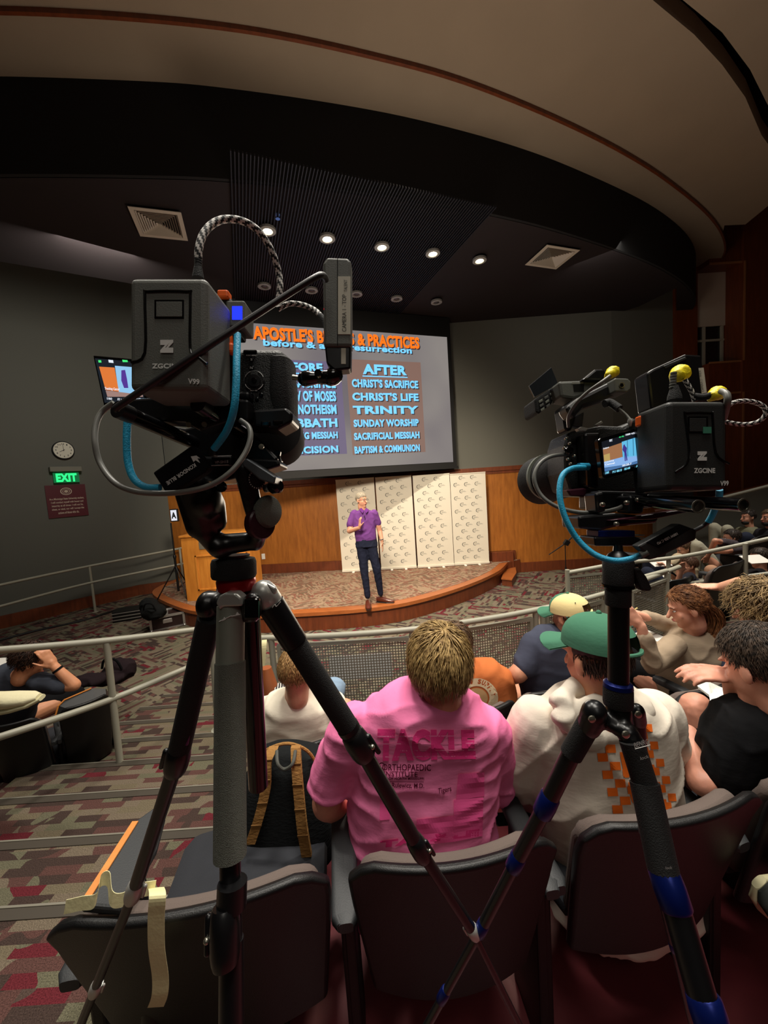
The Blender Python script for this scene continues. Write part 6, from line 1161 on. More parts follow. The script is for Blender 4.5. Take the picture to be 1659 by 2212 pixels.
hb = MB(); hb.ell(C(512, 1300, .50), (.03, .017, .03), RC); hb.ell(C(450, 1308, .50), (.015, .02, .018), RC); hb.ell(C(545, 1310, .47), (.0125, .018, .013), RC); hb.box(C(542, 1315, .48), (.02, .03, .02), RC); hb.cap(C(460, 1300, .5), .014, C(560, 1290, .52), .014); blob('spider', hb, M_rig, t, 0.003, 4)
fbox(525, 1292, 558, 1342, .452, .012, M_gl, t, 'leg_angle_lock', .004, 3)
fpoly(((474, 1287), (486, 1281), (508, 1281), (521, 1292), (524, 1310), (480, 1312), (474, 1319), (465, 1303)), .458, .02, M_sil, t, 'leg_bracket', .003); fpoly(((466, 1272), (474, 1262), (480, 1276), (474, 1284), (464, 1282)), .52, .01, M_sil, t, 'leg_bracket', .002)
mb = MB(); mb.cap(C(570, 1280, .495), .0165, C(583, 1300, .50), .0165, 18); mb.build('leg_bracket', M_sil, t, smooth=True); fpoly(((573, 1258), (596, 1270), (596, 1284), (588, 1284)), .47, .008, M_sil, t, 'leg_bracket', .002)
o, P_ = run_leg(t, [(499, 1308, .477), (497, 1430, .468), (497, 1850, .432), (500, 2030, .412), (500, 2212, .395)], [.0165, .0178, .0112, .0125], [M_mag, M_grip, M_rig, M_rig], F0)
lever_clamp(t, C(486, 2020, .405), P_[3] - P_[2], .0135, .05, M_rig, -RT); mb = MB(); mb.tube([C(502, 1905, .42), C(500, 1960, .416)], .0155, 18); mb.build('leg_collar', M_rig, o, smooth=True)
for k, (a, b) in enumerate((((473, 1343), (500, 1330)), ((500, 1331), (519, 1327)))): ftube([(a[0], a[1], .459), (b[0], b[1], .4585)], .0006, M_wp, o, 'logo_line', 6, 2)
fpoly(((508, 1330), (512, 1322), (518, 1328)), .458, .0006, M_wp, o, 'logo_mark', 0); fpoly(((480, 1342), (484, 1333), (488, 1338)), .458, .0006, M_wp, o, 'logo_mark', 0)
o, P_ = run_leg(t, [(452, 1335, .50), (383, 1640, .545), (290, 1925, .615), (200, 2150, .675)], [.0150, .0104, .0076], [M_rub, M_rig, M_rig], F0); d = P_[1] - P_[0]
lever_clamp(t, P_[1], d, .0145, .045, M_rig, -RT, False); lever_clamp(t, P_[2], P_[2] - P_[1], .0115, .04, M_sil, RT, False); lever_clamp(t, C(207, 2135, .672), P_[3] - P_[2], .009, .03, M_sil, RT, False)
fpoly(((471, 1372), (462, 1368), (398, 1610), (404, 1612)), .527, .004, mat('painted magenta reflection', (104, 34, 84), 0.4), o, 'painted_reflection', 0.0005)  # purple reflection on the leg, put in as a coloured strip
o, P_ = run_leg(t, [(585, 1305, .50), (775, 1608, .545), (905, 1832, .575), (1022, 2012, .6), (1110, 2190, .62)], [.0150, .0112, .0084, .0052], [M_rub, M_rig, M_rig, M_rig], F0)
lever_clamp(t, P_[1], P_[1] - P_[0], .0155, .045, M_rig, RT); lever_clamp(t, P_[2], P_[2] - P_[1], .0122, .04, M_rig, RT); lever_clamp(t, P_[3], P_[3] - P_[2], .0085, .022, M_sil, -RT, False)
mb = MB(); mb.tube([P_[0], P_[0].lerp(P_[1], .26)], [.0178, .0168], 18); mb.build('leg_collar', M_rig, o, smooth=True); mb = MB(); mb.tube([P_[0].lerp(P_[1], .86), P_[0].lerp(P_[1], .89)], .0156, 18); mb.build('leg_collar', M_rig, o, smooth=True)
ftext('manfrotto', 586, 1322, 608, 1305, .475, M_wp, o, 0.01, (-1, -4)) if 0 else None
ftube([(588, 1313, .478), (594, 1306, .478), (597, 1310, .478), (606, 1300, .478)], .0005, M_wp, o, 'logo_line', 6, 4)
ftube([(540, 1335, .52), (558, 1698, .56)], .0135, M_gl, t, 'centre_column', 16)
# ---- camera 1
t = thing('video_camera', 'left rigged video camera with grey battery, looped braided cable and orange tabs', 'camera', C(505, 1000, 0.47))
battery(t, 278, 598, 447, 843, .345, M_bat, 1.0, (((283, 783), (313, 762), (313, 640), (320, 630), (404, 630), (411, 640), (411, 752), (426, 768), (447, 786)),), (337, 651, 393, 684), (346, 734, 28), (328, 796, 392, 11, 0), (406, 829, 431, 831, 12))
o = fbox(440, 640, 500, 862, .402, .022, M_rig, t, 'battery_plate', .004); fpoly(((452, 620), (500, 660), (503, 850), (452, 850)), .405, .012, M_rig, o, 'plate_side')
fbox(468, 624, 492, 642, .398, .012, M_org, t, 'release_tab', .002); ftube([(474, 703, .40), (486, 708, .40), (494, 730, .40), (494, 758, .40)], .0042, M_org, t, 'orange_lead', 10); fbox(488, 738, 504, 762, .395, .01, M_org, t, 'orange_plug', .003)
o = fbox(487, 648, 528, 706, .40, .03, M_bat, t, 'drive_unit', .002); fbox(501, 661, 523, 690, .3995, .001, emat('blue status light', (24, 40, 255), 2.2), o, 'status_light', 0.0004); fbox(502, 706, 518, 724, .402, .02, M_rig, o, 'connector', .002); fl(486, 673, .399, -FW, [(0, .003), (.001, .003), (.0012, .0015)], M_gl, o, 'screw')
o = fbox(512, 752, 612, 918, .44, .055, mat('camera body black', (20, 21, 20), 0.5, bump=0.25, bscale=600), t, 'camera_body', .008, 4)
hb = MB(); hb.loft([(C(610, 772, .462), .006, .012), (C(611, 784, .462), .013, .026), (C(613, 850, .465), .015, .03), (C(615, 905, .468), .014, .028), (C(616, 918, .468), .007, .014)], 24, RT, 2.6); hb.build('grip', M_rub, o, smooth=True)
fl(549, 822, .4385, -FW, [(-.002, .0118), (0, .0118), (.0015, .0108), (.0018, .0098)], M_rub, o, 'control_wheel', 28); fl(549, 822, .436, -FW, [(0, .0075), (.001, .007)], M_rig, o, 'wheel_disc', 24); fl(549, 822, .4352, -FW, [(0, .0032), (.0015, .0028)], M_gl, o, 'centre_button')
for i in range(4): a = math.radians(45 + 90 * i); s_ = [C(549 + 21 * math.cos(a + q), 822 - 21 * math.sin(a + q), .4365) for q in (-.4, -.2, 0, .2, .4)]; mb = MB(); mb.tube(s_, .0004, 5); mb.build('wheel_mark', M_wp, o)
for x, y, r_ in ((543, 776, .0028), (543, 795, .003), (541, 853, .0028), (564, 853, .0025), (555, 862, .0022)): q = fl(x, y, .4392, -FW, [(0, r_), (.0012, r_ * .9), (.0015, r_ * .5)], M_gl, o, 'button')
for s, x, y, w_, h in (('FUNC MENU', 532, 769, 22, 3), ('S', 541, 779, 4, 5), ('Fn', 540, 797, 6, 5), ('SHUTTER', 540, 845, 16, 3)): ftext(s, x, y, x + w_, y, .4376, M_wp, o, 0.02, (0, -h))
fbox(524, 754, 554, 764, .4385, .01, M_gl, o, 'rear_dial', .002); fbox(512, 845, 538, 862, .425, .02, M_rig, o, 'strap_lug', .003); fbox(512, 862, 537, 908, .42, .02, M_rig, o, 'bracket', .003)
fpoly(((545, 885), (618, 880), (632, 892), (630, 912), (600, 928), (548, 920)), .43, .04, M_rig, t, 'camera_cage', .003); fbox(562, 908, 584, 922, .428, .004, M_gl, t, 'cage_slot', .003); fbox(588, 906, 610, 918, .428, .004, M_gl, t, 'cage_slot', .003)
fl(592, 930, .50, FW * 0.9 + RT * -.15 - UP * .1, [(0, .034), (.02, .037), (.05, .037), (.055, .03)], mat('lens barrel brown black', (20, 16, 15), 0.9), t, 'lens', 32)
# flip-out display 1
L1 = C(200, 768, .46); o = fpoly(((200, 767), (300, 776), (320, 868), (224, 878)), .46, .008, M_gl, t, 'flip_display', .0015)
def scr(pts, c, dep, s=1.0, nm='display_block', p=None): return fpoly(pts, dep, .0002, emat('display %d %d %d' % c, c, s), p or o, nm, 0)
scr(((205, 774), (298, 782), (312, 864), (226, 870)), (22, 28, 36), .4596, 1, 'screen'); scr(((214, 792), (247, 794), (257, 846), (228, 842)), (214, 116, 52), .4592); scr(((248, 790), (298, 794), (308, 852), (257, 850)), (140, 190, 226), .4592)
scr(((262, 800), (270, 799), (274, 818), (277, 838), (268, 838), (262, 822)), (80, 50, 140), .459); scr(((228, 843), (308, 853), (309, 857), (232, 857)), (150, 120, 112), .459); scr(((212, 778), (218, 778), (219, 783), (213, 783)), (70, 230, 120), .459); scr(((264, 777), (275, 778), (276, 782), (265, 782)), (70, 230, 120), .459); scr(((234, 777), (244, 778), (245, 784), (235, 783)), (220, 230, 240), .459)
ftext('Tracking Cancel', 226, 843, 258, 845, .4588, emat('display text', (225, 230, 240), 1), o, 0.03, (0, -7)); ftext('1/60', 231, 863, 242, 864, .4588, emat('display text', (225, 230, 240), 1), o, 0.03, (0, -5)); ftext('F7.1', 254, 865, 262, 866, .4588, emat('display text', (225, 230, 240), 1), o, 0.03, (0, -5)); ftext('ISO 640', 284, 864, 304, 865, .4588, emat('display text', (225, 230, 240), 1), o, 0.03, (0, -5))
# rods, plates
for a, b in (((258, 886, .365), (560, 1018, .60)), ((430, 874, .385), (612, 996, .58))):
    q = ftube([a, b], .0078, M_gl, t, 'support_rod', 18); A_, B_ = C(*a), C(*b); d = (B_ - A_).normalized(); mb = MB(); mb.tube([A_ - d * .002, A_ + d * .012], .0084, 18); mb.build('rod_cap', M_rig, q, smooth=True)
fpoly(((262, 862), (447, 850), (500, 862), (505, 905), (430, 930), (400, 912), (300, 905)), .41, .03, M_rig, t, 'rail_bracket', .003); fpoly(((330, 912), (400, 925), (480, 905), (560, 950), (600, 990), (592, 1012), (510, 1000), (440, 985)), .46, .03, M_rig, t, 'base_plate', .003)
fpoly(((430, 985), (600, 992), (606, 1006), (560, 1020), (480, 1040), (400, 1040)), .455, .04, M_rig, t, 'dovetail_plate', .003); ftext('VP-SH15', 464, 1002, 493, 1000, .4385, M_wp, fbox(455, 985, 500, 1006, .44, .02, M_rig, t, 'riser', .002), 0.02, (0, -6))
ftube([(462, 986, .439), (500, 984, .439)], .0004, M_wp, t, 'riser_line', 5, 2); ftube([(456, 1006, .439), (494, 1004, .439)], .0004, M_wp, t, 'riser_line', 5, 2)
fpoly(((588, 978), (597, 972), (606, 974), (604, 984), (607, 1002), (588, 1002), (592, 990)), .47, .006, M_rig, t, 'wing_screw', .001); fbox(570, 984, 592, 990, .475, .004, M_rig, t, 'screw_shaft', .001)
for x, y in ((408, 918), (442, 917), (455, 902), (565, 965)): fl(x, y, .405, -FW, [(0, .0028), (.0012, .0028), (.0014, .001)], M_sock, t, 'screw')
# ball arm and wireless receiver
mb = MB(); 
for a in (((660, 818, .43), .0088, (686, 816, .43), .0068), ((686, 816, .43), .0068, (716, 815, .43), .0085), ((716, 815, .43), .0098, (722, 812, .43), .0098)): mb.cap(C(*a[0]), a[1], C(*a[2]), a[3], 18)
mb.build('ball_arm', M_gl, t, smooth=True); fl(688, 808, .42, -FW, [(0, .0045), (.004, .004)], M_gl, t, 'arm_knob'); ftube([(632, 815, .44), (652, 818, .44)], .003, M_sock, t, 'arm_stud'); 
o = fpoly(((697, 566), (707, 554), (752, 556), (758, 564), (759, 748), (699, 748)), .418, .02, M_bat, t, 'wireless_receiver', .003); fpoly(((701, 746), (758, 746), (757, 796), (722, 800), (705, 785)), .421, .018, M_rig, o, 'receiver_socket', .002); ftube([(729, 556, .4178), (729, 746, .4178)], .0004, M_rig, o, 'seam', 5, 2)
fbox(730, 597, 757, 722, .4172, .0006, M_tapew, o, 'label_tape', 0); ftext('CAMERA 1 - TOP', 748, 716, 748, 636, .4168, M_bk, o, 0.0, (-9, 0)); ftext('TALENT', 750, 630, 750, 604, .4168, M_bk, o, 0.0, (-7, 0))
ftube([(702, 600, .425), (712, 660, .425), (708, 700, .425), (712, 740, .43)], .0035, M_rig, t, 'receiver_cable'); fl(702, 668, .42, -FW, [(0, .0015), (.001, .0012)], emat('red led', (200, 10, 40), 1.0), t, 'red_led'); fbox(737, 752, 747, 786, .4205, .001, M_tapew, o, 'sticker', 0)
ftube([(250, 884, .34), (270, 868, .34), (440, 755, .345), (600, 650, .36), (680, 600, .37), (698, 595, .385), (704, 604, .40)], .0031, M_blc, t, 'black_cable', 12)
braid([(428, 560, .385), (430, 535, .385), (440, 505, .39), (462, 482, .40), (492, 473, .41), (530, 480, .42), (562, 503, .43), (588, 545, .44), (602, 590, .45), (605, 620, .45), (602, 650, .45)], .0037, t); fl(428, 595, .385, UP, [(-.003, .0055), (.0, .0052), (.004, .0045), (.01, .0035), (.027, .0032)], M_rub, t, 'cable_boot')
for i in range(7): fl(428 + i * .1, 590 - i * 5.2, .385, UP, [(0, .0037), (.0012, .0037)], M_rub, t, 'boot_rib', 12)
braid([(600, 668, .46), (625, 656, .46), (655, 659, .46), (680, 670, .45), (694, 684, .44)], .0030, t); ftube([(692, 682, .44), (702, 696, .435), (708, 720, .43)], .0034, M_rub, t, 'cable_boot')
ftube([(513, 722, .395), (511, 780, .385), (510, 830, .38), (505, 885, .38), (490, 930, .39), (462, 970, .40)], .0036, M_cyc, t, 'cyan_cable', 12); ftube([(276, 900, .40), (274, 950, .40), (277, 1000, .40), (290, 1035, .40), (315, 1052, .40), (346, 1053, .40)], .0036, M_cyc, t, 'cyan_cable', 12)
ftube([(246, 870, .40), (222, 888, .40), (208, 915, .395), (205, 955, .39), (216, 1000, .39), (245, 1040, .385), (285, 1060, .38), (340, 1066, .38), (400, 1062, .38), (455, 1048, .385), (500, 1018, .39), (530, 978, .40), (541, 945, .405), (537, 922, .41), (520, 908, .415)], .0028, M_gc, t, 'grey_loop_cable', 12)
o = fpoly(((329, 1021), (412, 962), (420, 966), (450, 1010), (442, 1020), (368, 1066), (358, 1066)), .395, .014, M_blk, t, 'power_adapter', .002); ftext('KONDOR BLUE', 420, 1000, 358, 1041, .3945, M_wp, o, 0.03, (4.5, 7.5)); fpoly(((412, 986), (424, 984), (432, 990), (426, 990), (432, 1000), (422, 994), (418, 998)), .3945, .0005, M_wp, o, 'logo_mark', 0); fbox(446, 966, 464, 984, .398, .01, M_rig, o, 'plug', .002)
# ---- tripod 2
t = thing('tripod', 'slim black tripod with blue twist collars carrying the right camera', 'tripod', C(1335, 1560, 0.5)); t.location.z = F0; t['wl'] = list(t.location)
fbox(1293, 1146, 1372, 1160, .50, .03, M_blu, t, 'blue_plate', .001); fpoly(((1284, 1160), (1372, 1158), (1388, 1166), (1386, 1180), (1286, 1180)), .50, .04, M_rig, t, 'plate_clamp', .002)
for i in range(4): fbox(1380, 1155 + i * 6, 1393, 1158 + i * 6, .50, .012, M_mag, t, 'clamp_knob_rib', .0005)
fl(1335, 1210, .50, UP, [(0, .016), (.008, .0115), (.012, .006), (.02, .005)], M_rig, t, 'ball'); fl(1335, 1262, .50, UP, [(0, .0175), (.004, .0180), (.03, .0182), (.036, .014)], M_rub, t, 'ball_head', 32); fl(1335, 1268, .50, UP, [(0, .0188), (.003, .0188)], M_gl, t, 'pan_ring', 32)
fpoly(((1366, 1226), (1384, 1228), (1398, 1246), (1410, 1272), (1405, 1278), (1386, 1276), (1372, 1240)), .485, .012, M_rub, t, 'lock_lever', .003)
fl(1335, 1308, .50, UP, [(0, .0145), (.002, .0152), (.022, .0152), (.024, .014)], M_rub, t, 'column_collar', 28); ftube([(1336, 1480, .50), (1336, 1300, .50)], .0124, M_rig, t, 'centre_column', 24)
fl(1335, 1524, .50, UP, [(0, .0168), (.004, .0176), (.02, .0176), (.0245, .0172)], M_rub, t, 'column_lock', 28); fl(1335, 1484, .50, UP, [(0, .0176), (.005, .0170), (.007, .0135)], M_blu, t, 'blue_ring', 28)
hb = MB(); hb.cap(C(1336, 1535, .5), .0158, C(1337, 1566, .5), .0145, 18); hb.cap(C(1284, 1538, .49), .0155, C(1272, 1570, .5), .0148, 16); hb.cap(C(1300, 1556, .495), .009, C(1345, 1580, .485), .008); hb.cap(C(1356, 1584, .48), .0125, C(1366, 1604, .48), .0135, 16); hb.cap(C(1376, 1535, .52), .010, C(1380, 1560, .53), .010); blob('spider', hb, M_rig, t, .003, 3)
for x, y, dd in ((1278, 1553, .478), (1351, 1586, .462), (1378, 1543, .505)): fl(x, y, dd, -FW, [(0, .0045), (.002, .0043), (.003, .002)], M_sock, t, 'bolt', 16)
def twist(P, d, r, h, par): mb = MB(); d = V(d).normalized(); mb.lathe(P - d * h / 2, d, [(0, r * .82), (h * .08, r * .95), (h * .5, r), (h * .92, r * .95), (h, r * .8)], 24); return mb.build('twist_lock', M_blu, par, smooth=True)
o, P_ = run_leg(t, [(1272, 1562, .50), (1234, 1628, .515), (1180, 1738, .535), (1114, 1862, .565), (1040, 2005, .60), (958, 2152, .64)], [.0140, .0115, .0100, .0082, .0066], [M_rub, M_rig, M_rig, M_rig, M_rig], F0)
for i, (r_, h) in ((2, (.0135, .036)), (3, (.0115, .03)), (4, (.0095, .028))): twist(P_[i], P_[i] - P_[i - 1], r_, h, o)
twist(C(958, 2150, .64), P_[-1] - P_[-2], .0085, .03, o)
o, P_ = run_leg(t, [(1364, 1600, .475), (1392, 1690, .465), (1433, 1882, .435), (1460, 1958, .42), (1530, 2200, .385)], [.0140, .0160, .0150, .0140], [M_rub, M_rub, M_blu, M_rig], F0)
twist(P_[2].lerp(P_[3], .5), P_[3] - P_[2], .0165, .04, o); twist(C(1530, 2190, .386), P_[-1] - P_[-2], .0165, .03, o)
ftext('BENRO', 1371, 1616, 1403, 1606, .458, M_wp, o, 0.0, (-2, -11)); ftube([(1372, 1618, .458), (1405, 1609, .458)], .0004, M_wp, o, 'label_line', 5, 2); ftext('lock', 1384, 1642, 1402, 1637, .4565, M_wp, o, 0.0, (-1, -7)); ftext('lock', 1438, 1878, 1452, 1877, .418, M_wp, o, 0.0, (0, -6))
o, P_ = run_leg(t, [(1378, 1558, .53), (1395, 1800, .56), (1423, 1920, .575), (1454, 2045, .59), (1482, 2165, .605)], [.009, .0062, .005, .004], [M_rig] * 4, F0)
for i, r_ in ((1, .0075), (2, .0062), (3, .0055)): twist(P_[i], P_[i] - P_[i - 1], r_, .018, o)
# ---- camera 2
t = thing('video_camera', 'right rigged video camera with yellow-taped plugs, tilted lit display and black battery', 'camera', C(1360, 1100, 0.50))
o = battery(t, 1443, 866, 1572, 1058, .43, M_bat2, 1.0, (((1459, 1020), (1488, 990), (1480, 900), (1484, 892), (1534, 892), (1539, 898), (1546, 978), (1575, 1002)),), (1490, 903, 1526, 932), (1507, 975, 20), (1499, 1022, 1545, 11, 0), (1556, 1050, 1574, 1049, 11))
fbox(1519, 922, 1537, 936, .4285, .0006, mat('green sticker', (60, 130, 104), 0.6), o, 'sticker', 0)
fpoly(((1376, 905), (1444, 868), (1446, 1056), (1392, 1066)), .487, .02, M_rig, t, 'battery_plate', .003); fbox(1382, 897, 1396, 920, .475, .01, M_org, t, 'release_tab', .002)
o = fpoly(((1399, 804), (1412, 796), (1482, 764), (1516, 766), (1528, 856), (1498, 868), (1408, 884)), .52, .03, M_rig, t, 'wireless_receiver', .003); fpoly(((1434, 790), (1482, 770), (1484, 776), (1438, 797)), .519, .002, M_bat2, o, 'receiver_panel', .001); fpoly(((1509, 795), (1520, 794), (1527, 848), (1516, 850)), .5195, .0006, M_tapew, o, 'label_tape', 0); ftext('CAMERA 2 - WIDE', 1521, 846, 1514, 800, .5188, M_bk, o, 0, (-5, 0))
def tapeball(px, py, dep, r, name='yellow_tape'):
    mb = MB(); mb.ell(C(px, py, dep), (r, r * .88, r * .9), RC); mb.ell(C(px - 6, py + 5, dep - .004), (r * .8, r * .7, r * .7), RC); mb.cap(C(px - 10, py + 8, dep), r * .55, C(px - 14, py + 12, dep), r * .45); blob(name, mb, M_yel, t, .0016, 2, .0007, 160)
tapeball(1324, 803, .50, .0085); tapeball(1470, 806, .47, .0115); tapeball(1550, 849, .455, .0095)
fl(1457, 864, .45, UP, [(0, .0075), (.004, .0072), (.012, .005), (.017, .0035)], M_rub, t, 'battery_plug')
for i in range(6): fl(1453 + i * .4, 838 - i * 6, .45, UP + RT * .06, [(0, .0034), (.0018, .0034)], M_bat, t, 'boot_rib', 12)
braid([(1479, 820, .46), (1488, 835, .46), (1496, 850, .46), (1501, 868, .46)], .0026, t); ftube([(1500, 856, .46), (1520, 858, .455), (1540, 852, .45)], .004, M_rub, t, 'side_plug'); ftube([(1558, 845, .44), (1570, 852, .43), (1571, 872, .43), (1563, 905, .45)], .0034, M_gc, t, 'grey_cable', 12)
braid([(1570, 878, .45), (1590, 868, .45), (1620, 867, .45), (1646, 876, .45), (1655, 892, .45), (1640, 910, .455), (1610, 917, .46), (1580, 914, .46), (1562, 910, .46)], .0026, t)
# top handle, microphone mount
fpoly(((1142, 834), (1191, 793), (1206, 829), (1154, 858)), .60, .003, mat('smoked hood flap', (40, 44, 48), 0.2), t, 'hood_flap', .0006); ftube([(1142, 834, .599), (1154, 858, .599)], .0006, M_sil, t, 'flap_edge', 5, 2)
g = fpoly(((1155, 862), (1206, 830), (1212, 856), (1164, 894), (1158, 890)), .60, .05, M_rub, t, 'control_block', .003)
for i in range(4):
    for j in range(3): x, y = 1164 + i * 12 + j * 2, 866 - i * 8 + j * 9; fpoly(((x, y), (x + 8, y - 5), (x + 9, y), (x + 1, y + 5)), .598, .0015, M_bat if (i + j) % 2 else M_mag, g, 'key', .0005)
fpoly(((1206, 823), (1300, 820), (1312, 826), (1300, 845), (1240, 862), (1212, 858)), .57, .04, M_bat, t, 'handle_body', .004); fbox(1235, 825, 1260, 829, .5695, .001, M_sil, t, 'handle_clip', 0); fpoly(((1238, 830), (1262, 829), (1262, 846), (1240, 846)), .5693, .001, M_rig, t, 'handle_badge', .0005)
fpoly(((1258, 820), (1286, 797), (1306, 796), (1312, 812), (1300, 822)), .56, .02, M_rig, t, 'microphone_shoe', .003); fpoly(((1222, 880), (1250, 858), (1330, 818), (1344, 826), (1340, 850), (1300, 868), (1262, 880), (1240, 905)), .54, .03, M_rig, t, 'top_handle', .006)
fpoly(((1327, 818), (1331, 816), (1357, 817), (1364, 824), (1363, 841), (1356, 847), (1329, 846)), .525, .03, M_bat, t, 'handle_end', .002); fl(1343, 832, .5245, -FW, [(-.001, .0038), (.001, .0038), (.001, .0026)], M_sock, t, 'thread_ring'); fl(1343, 832, .5236, -FW, [(0, .0026), (.0002, .0026)], M_gl, t, 'thread_hole')
fpoly(((1214, 880), (1240, 860), (1246, 900), (1236, 930), (1222, 930)), .57, .03, M_rig, t, 'handle_stem', .004); fpoly(((1228, 905), (1262, 890), (1258, 925), (1236, 920)), .575, .01, mat('violet grey plate', (70, 72, 92), 0.4), t, 'stem_plate', .001)
ftube([(1318, 812, .49), (1296, 828, .49), (1268, 848, .50), (1244, 872, .51), (1228, 900, .53), (1228, 922, .55)], .0022, M_gc, t, 'microphone_cable', 10); ftube([(1306, 872, .52), (1318, 870, .52), (1338, 883, .51)], .0052, M_rub, t, 'plug_boot'); ftube([(1336, 882, .51), (1352, 896, .505), (1362, 908, .50)], .0018, M_gc, t, 'display_cable'); mb = MB(); mb.lathe(C(1362, 905, .50), -UP, [(0, .003), (.004, .0038), (.010, .0016)], 12); mb.build('silver_plug', M_sil, t, smooth=True)
fpoly(((1248, 925), (1256, 921), (1272, 925), (1266, 931), (1252, 931)), .55, .01, M_sil, t, 'hot_shoe', .001); fpoly(((1284, 918), (1300, 908), (1304, 914), (1292, 921)), .55, .004, M_sil, t, 'top_dial', .001)
# body, lens, display
M_cb = mat('camera body black', (20, 21, 20), 0.5); fpoly(((1230, 932), (1300, 918), (1345, 920), (1376, 905), (1400, 920), (1404, 1060), (1330, 1068), (1235, 1062), (1222, 1020), (1222, 960)), .575, .07, M_cb, t, 'camera_body', .006); fpoly(((1262, 935), (1300, 934), (1296, 950), (1292, 1050), (1268, 1048)), .55, .03, M_rig, t, 'side_cover', .004)
fpoly(((1270, 1000), (1292, 1000), (1294, 1055), (1272, 1052)), .54, .01, M_gl, t, 'port_door', .003); fl(1228, 975, .57, -FW + RT * -.4, [(0, .006), (.01, .006), (.012, .004)], M_gl, t, 'knob')
for x, y in ((1222, 948), (1230, 958), (1218, 968), (1240, 985), (1226, 992), (1232, 1002)): fl(x, y, .568, -FW, [(0, .0024), (.003, .0024), (.004, .001)], M_sock if (x + y) % 3 else M_gl, t, 'screw', 10)
ax = (C(1162, 1040, .76) - C(1262, 1012, .60)).normalized(); fl(1262, 1012, .60, ax, [(0, .034), (.01, .036), (.04, .036), (.045, .040), (.10, .042), (.135, .046), (.15, .046), (.152, .04)], M_rub, t, 'lens', 40); fl(1190, 1030, .70, ax, [(0, .0435), (.006, .0435)], M_mag, t, 'lens_ring', 40)
o = fpoly(((1292, 951), (1297, 946), (1398, 918), (1404, 922), (1412, 1000), (1408, 1006), (1308, 1034), (1302, 1030)), .495, .010, M_gl, t, 'flip_display', .001)
K3 = lambda x, y: (1130 + x / 6.144, 760 + y / 6.144); sp = lambda q, c, d=.4942, nm='display_block': scr([K3(*a) for a in q], c, d, 1.0, nm, o)
sp(((1042, 1195), (1580, 1035), (1615, 1480), (1085, 1640)), (14, 18, 26), .4946, 'screen'); sp(((1060, 1290), (1310, 1205), (1320, 1395), (1075, 1460)), (150, 104, 70)); sp(((1310, 1195), (1580, 1110), (1604, 1370), (1325, 1410)), (92, 178, 218)); sp(((1075, 1460), (1320, 1395), (1604, 1365), (1606, 1420), (1330, 1500), (1080, 1540)), (130, 170, 222)); sp(((1080, 1545), (1330, 1500), (1604, 1425), (1606, 1460), (1084, 1590)), (70, 110, 160)); sp(((1070, 1370), (1150, 1345), (1155, 1440), (1078, 1458)), (176, 150, 90), .4940)
for x in (1380, 1455, 1540): sp(((x, 1170 - (x - 1380) * .32), (x + 6, 1168 - (x - 1380) * .32), (x + 14, 1385 - (x - 1380) * .1), (x + 8, 1386 - (x - 1380) * .1)), (34, 80, 110), .4938)
sp(((1332, 1240), (1345, 1225), (1355, 1250), (1378, 1275), (1372, 1330), (1385, 1440), (1372, 1445), (1360, 1360), (1362, 1450), (1350, 1450), (1345, 1340), (1320, 1300)), (60, 50, 130), .4936); M_dt = emat('display text', (225, 230, 240), 1)
def st(s, x, y, x2, y2, h, m=None): a, b = K3(x, y), K3(x2, y2); ftext(s, a[0], a[1], b[0], b[1], .4934, m or M_dt, o, 0.04, (0, -h))
M_dc = emat('display cyan text', (130, 220, 250), 1); st('1/60', 1090, 1625, 1140, 1612, 5, M_dc); st('F11 00:13', 1188, 1612, 1310, 1582, 5, M_dc); st('ISO 640', 1345, 1572, 1420, 1553, 5, M_dc); st('AWB', 1500, 1535, 1570, 1515, 5, M_dc); st('00:28.7', 1315, 1525, 1440, 1495, 4); st('REC', 1145, 1195, 1185, 1185, 5); st('4K 60p', 1272, 1150, 1340, 1130, 4, emat('display green text', (60, 220, 130), 1)); st('100M 4:2:2', 1360, 1115, 1495, 1085, 4); st('100%', 1512, 1085, 1570, 1068, 5); st('Subject', 1062, 1300, 1140, 1280, 4); st('Tracking', 1078, 1485, 1205, 1452, 4); st('Cancel', 1084, 1510, 1215, 1485, 4)
# support plates and rods
for a, b in (((1508, 1094, .40), (1262, 1068, .62)), ((1606, 1091, .395), (1300, 1072, .62))):
    q = ftube([a, b], .0072, M_gl, t, 'support_rod', 20); A_, B_ = C(*a), C(*b); d = (B_ - A_).normalized(); mb = MB(); mb.lathe(A_, -d, [(0, .0072), (.0006, .0072), (.0006, .0056), (-.004, .0054)], 20); mb.build('rod_end', M_sock, q, smooth=True)
fpoly(((1290, 1060), (1400, 1062), (1500, 1058), (1502, 1080), (1400, 1098), (1290, 1100)), .52, .05, M_rig, t, 'base_plate', .003); fpoly(((1250, 1115), (1330, 1108), (1425, 1118), (1418, 1130), (1330, 1138), (1300, 1146), (1252, 1142)), .50, .05, M_rig, t, 'dovetail_plate', .003); fpoly(((1318, 1124), (1400, 1112), (1500, 1098), (1502, 1103), (1410, 1122)), .49, .02, mat('maroon tinted plate', (70, 30, 44), 0.3), t, 'plate_edge', .001)
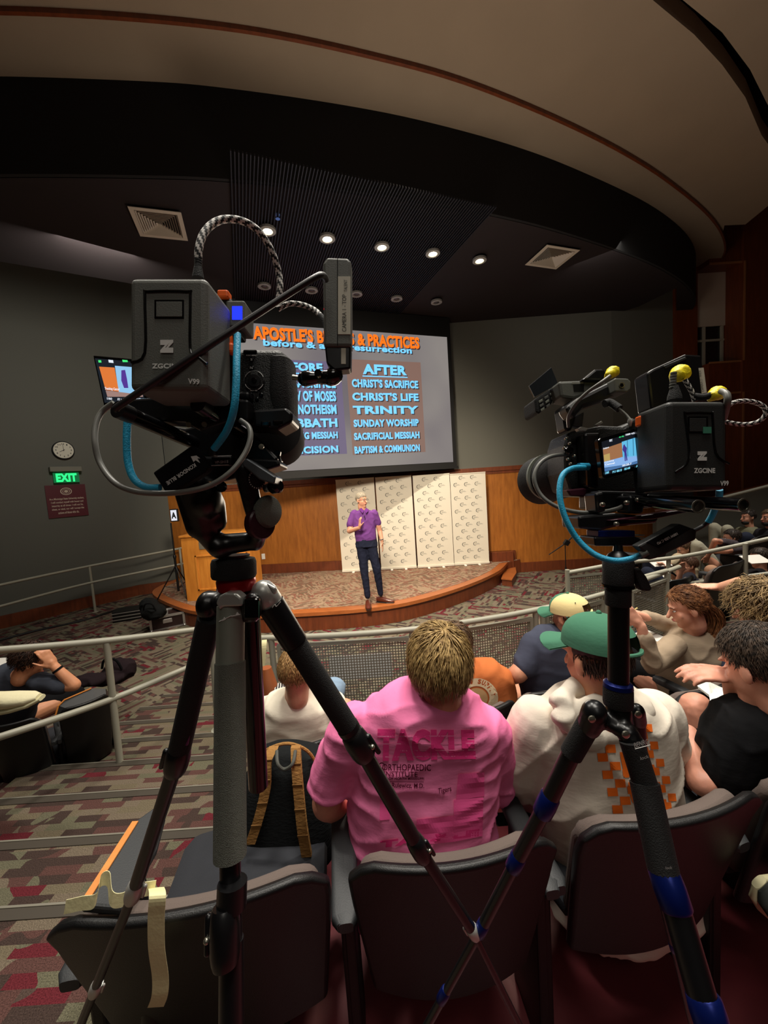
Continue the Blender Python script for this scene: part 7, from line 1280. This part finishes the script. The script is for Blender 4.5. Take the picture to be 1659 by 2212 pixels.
fpoly(((1286, 1065), (1306, 1062), (1310, 1105), (1290, 1108)), .50, .03, M_rig, t, 'lens_support', .003); fpoly(((1360, 1070), (1395, 1074), (1390, 1110), (1360, 1108)), .49, .03, M_rig, t, 'rod_clamp', .003); fpoly(((1224, 1058), (1262, 1054), (1290, 1066), (1288, 1074), (1232, 1072)), .55, .03, mat('maroon tinted plate', (70, 30, 44), 0.3), t, 'front_plate', .002)
for x, y in ((1352, 1086), (1376, 1080), (1300, 1090), (1330, 1132)): fl(x, y, .485, -FW, [(0, .003), (.003, .003), (.004, .0015)], M_sock, t, 'screw', 12)
ftube([(1262, 1010, .53), (1236, 1012, .52), (1216, 1026, .515), (1209, 1055, .51), (1212, 1090, .505), (1226, 1130, .50), (1250, 1168, .495), (1285, 1198, .485), (1325, 1211, .475), (1360, 1208, .47), (1384, 1198, .465)], .0038, M_cyc, t, 'cyan_cable', 12); ftube([(1270, 1008, .535), (1250, 1008, .53)], .0052, mat('cyan plug', (30, 140, 180), 0.4), t, 'cyan_plug')
ftube([(1554, 1058, .455), (1552, 1078, .46), (1540, 1110, .47), (1530, 1128, .475)], .0036, M_cyc, t, 'cyan_cable', 12); ftube([(1532, 1126, .475), (1515, 1138, .48), (1496, 1148, .47)], .0026, M_blc, t, 'cable_tail')
ftube([(1228, 981, .57), (1190, 986, .565), (1165, 1003, .56), (1154, 1032, .555), (1166, 1066, .55), (1196, 1091, .54), (1240, 1105, .53), (1290, 1107, .52), (1330, 1100, .51), (1352, 1090, .505)], .0029, M_gc, t, 'grey_loop_cable', 12)
o = fpoly(((1378, 1180), (1468, 1131), (1500, 1142), (1506, 1146), (1504, 1166), (1420, 1206), (1402, 1210), (1396, 1196)), .455, .014, M_bat2, t, 'power_adapter', .002); fpoly(((1396, 1172), (1468, 1132), (1494, 1142), (1424, 1184)), .4545, .001, M_blk, o, 'label_panel', .0005); ftext('100W USB-C PD', 1462, 1150, 1418, 1172, .4535, M_wp, o, 0.03, (3, 5)); ftube([(1384, 1199, .46), (1398, 1192, .458)], .0045, M_bat, o, 'plug')
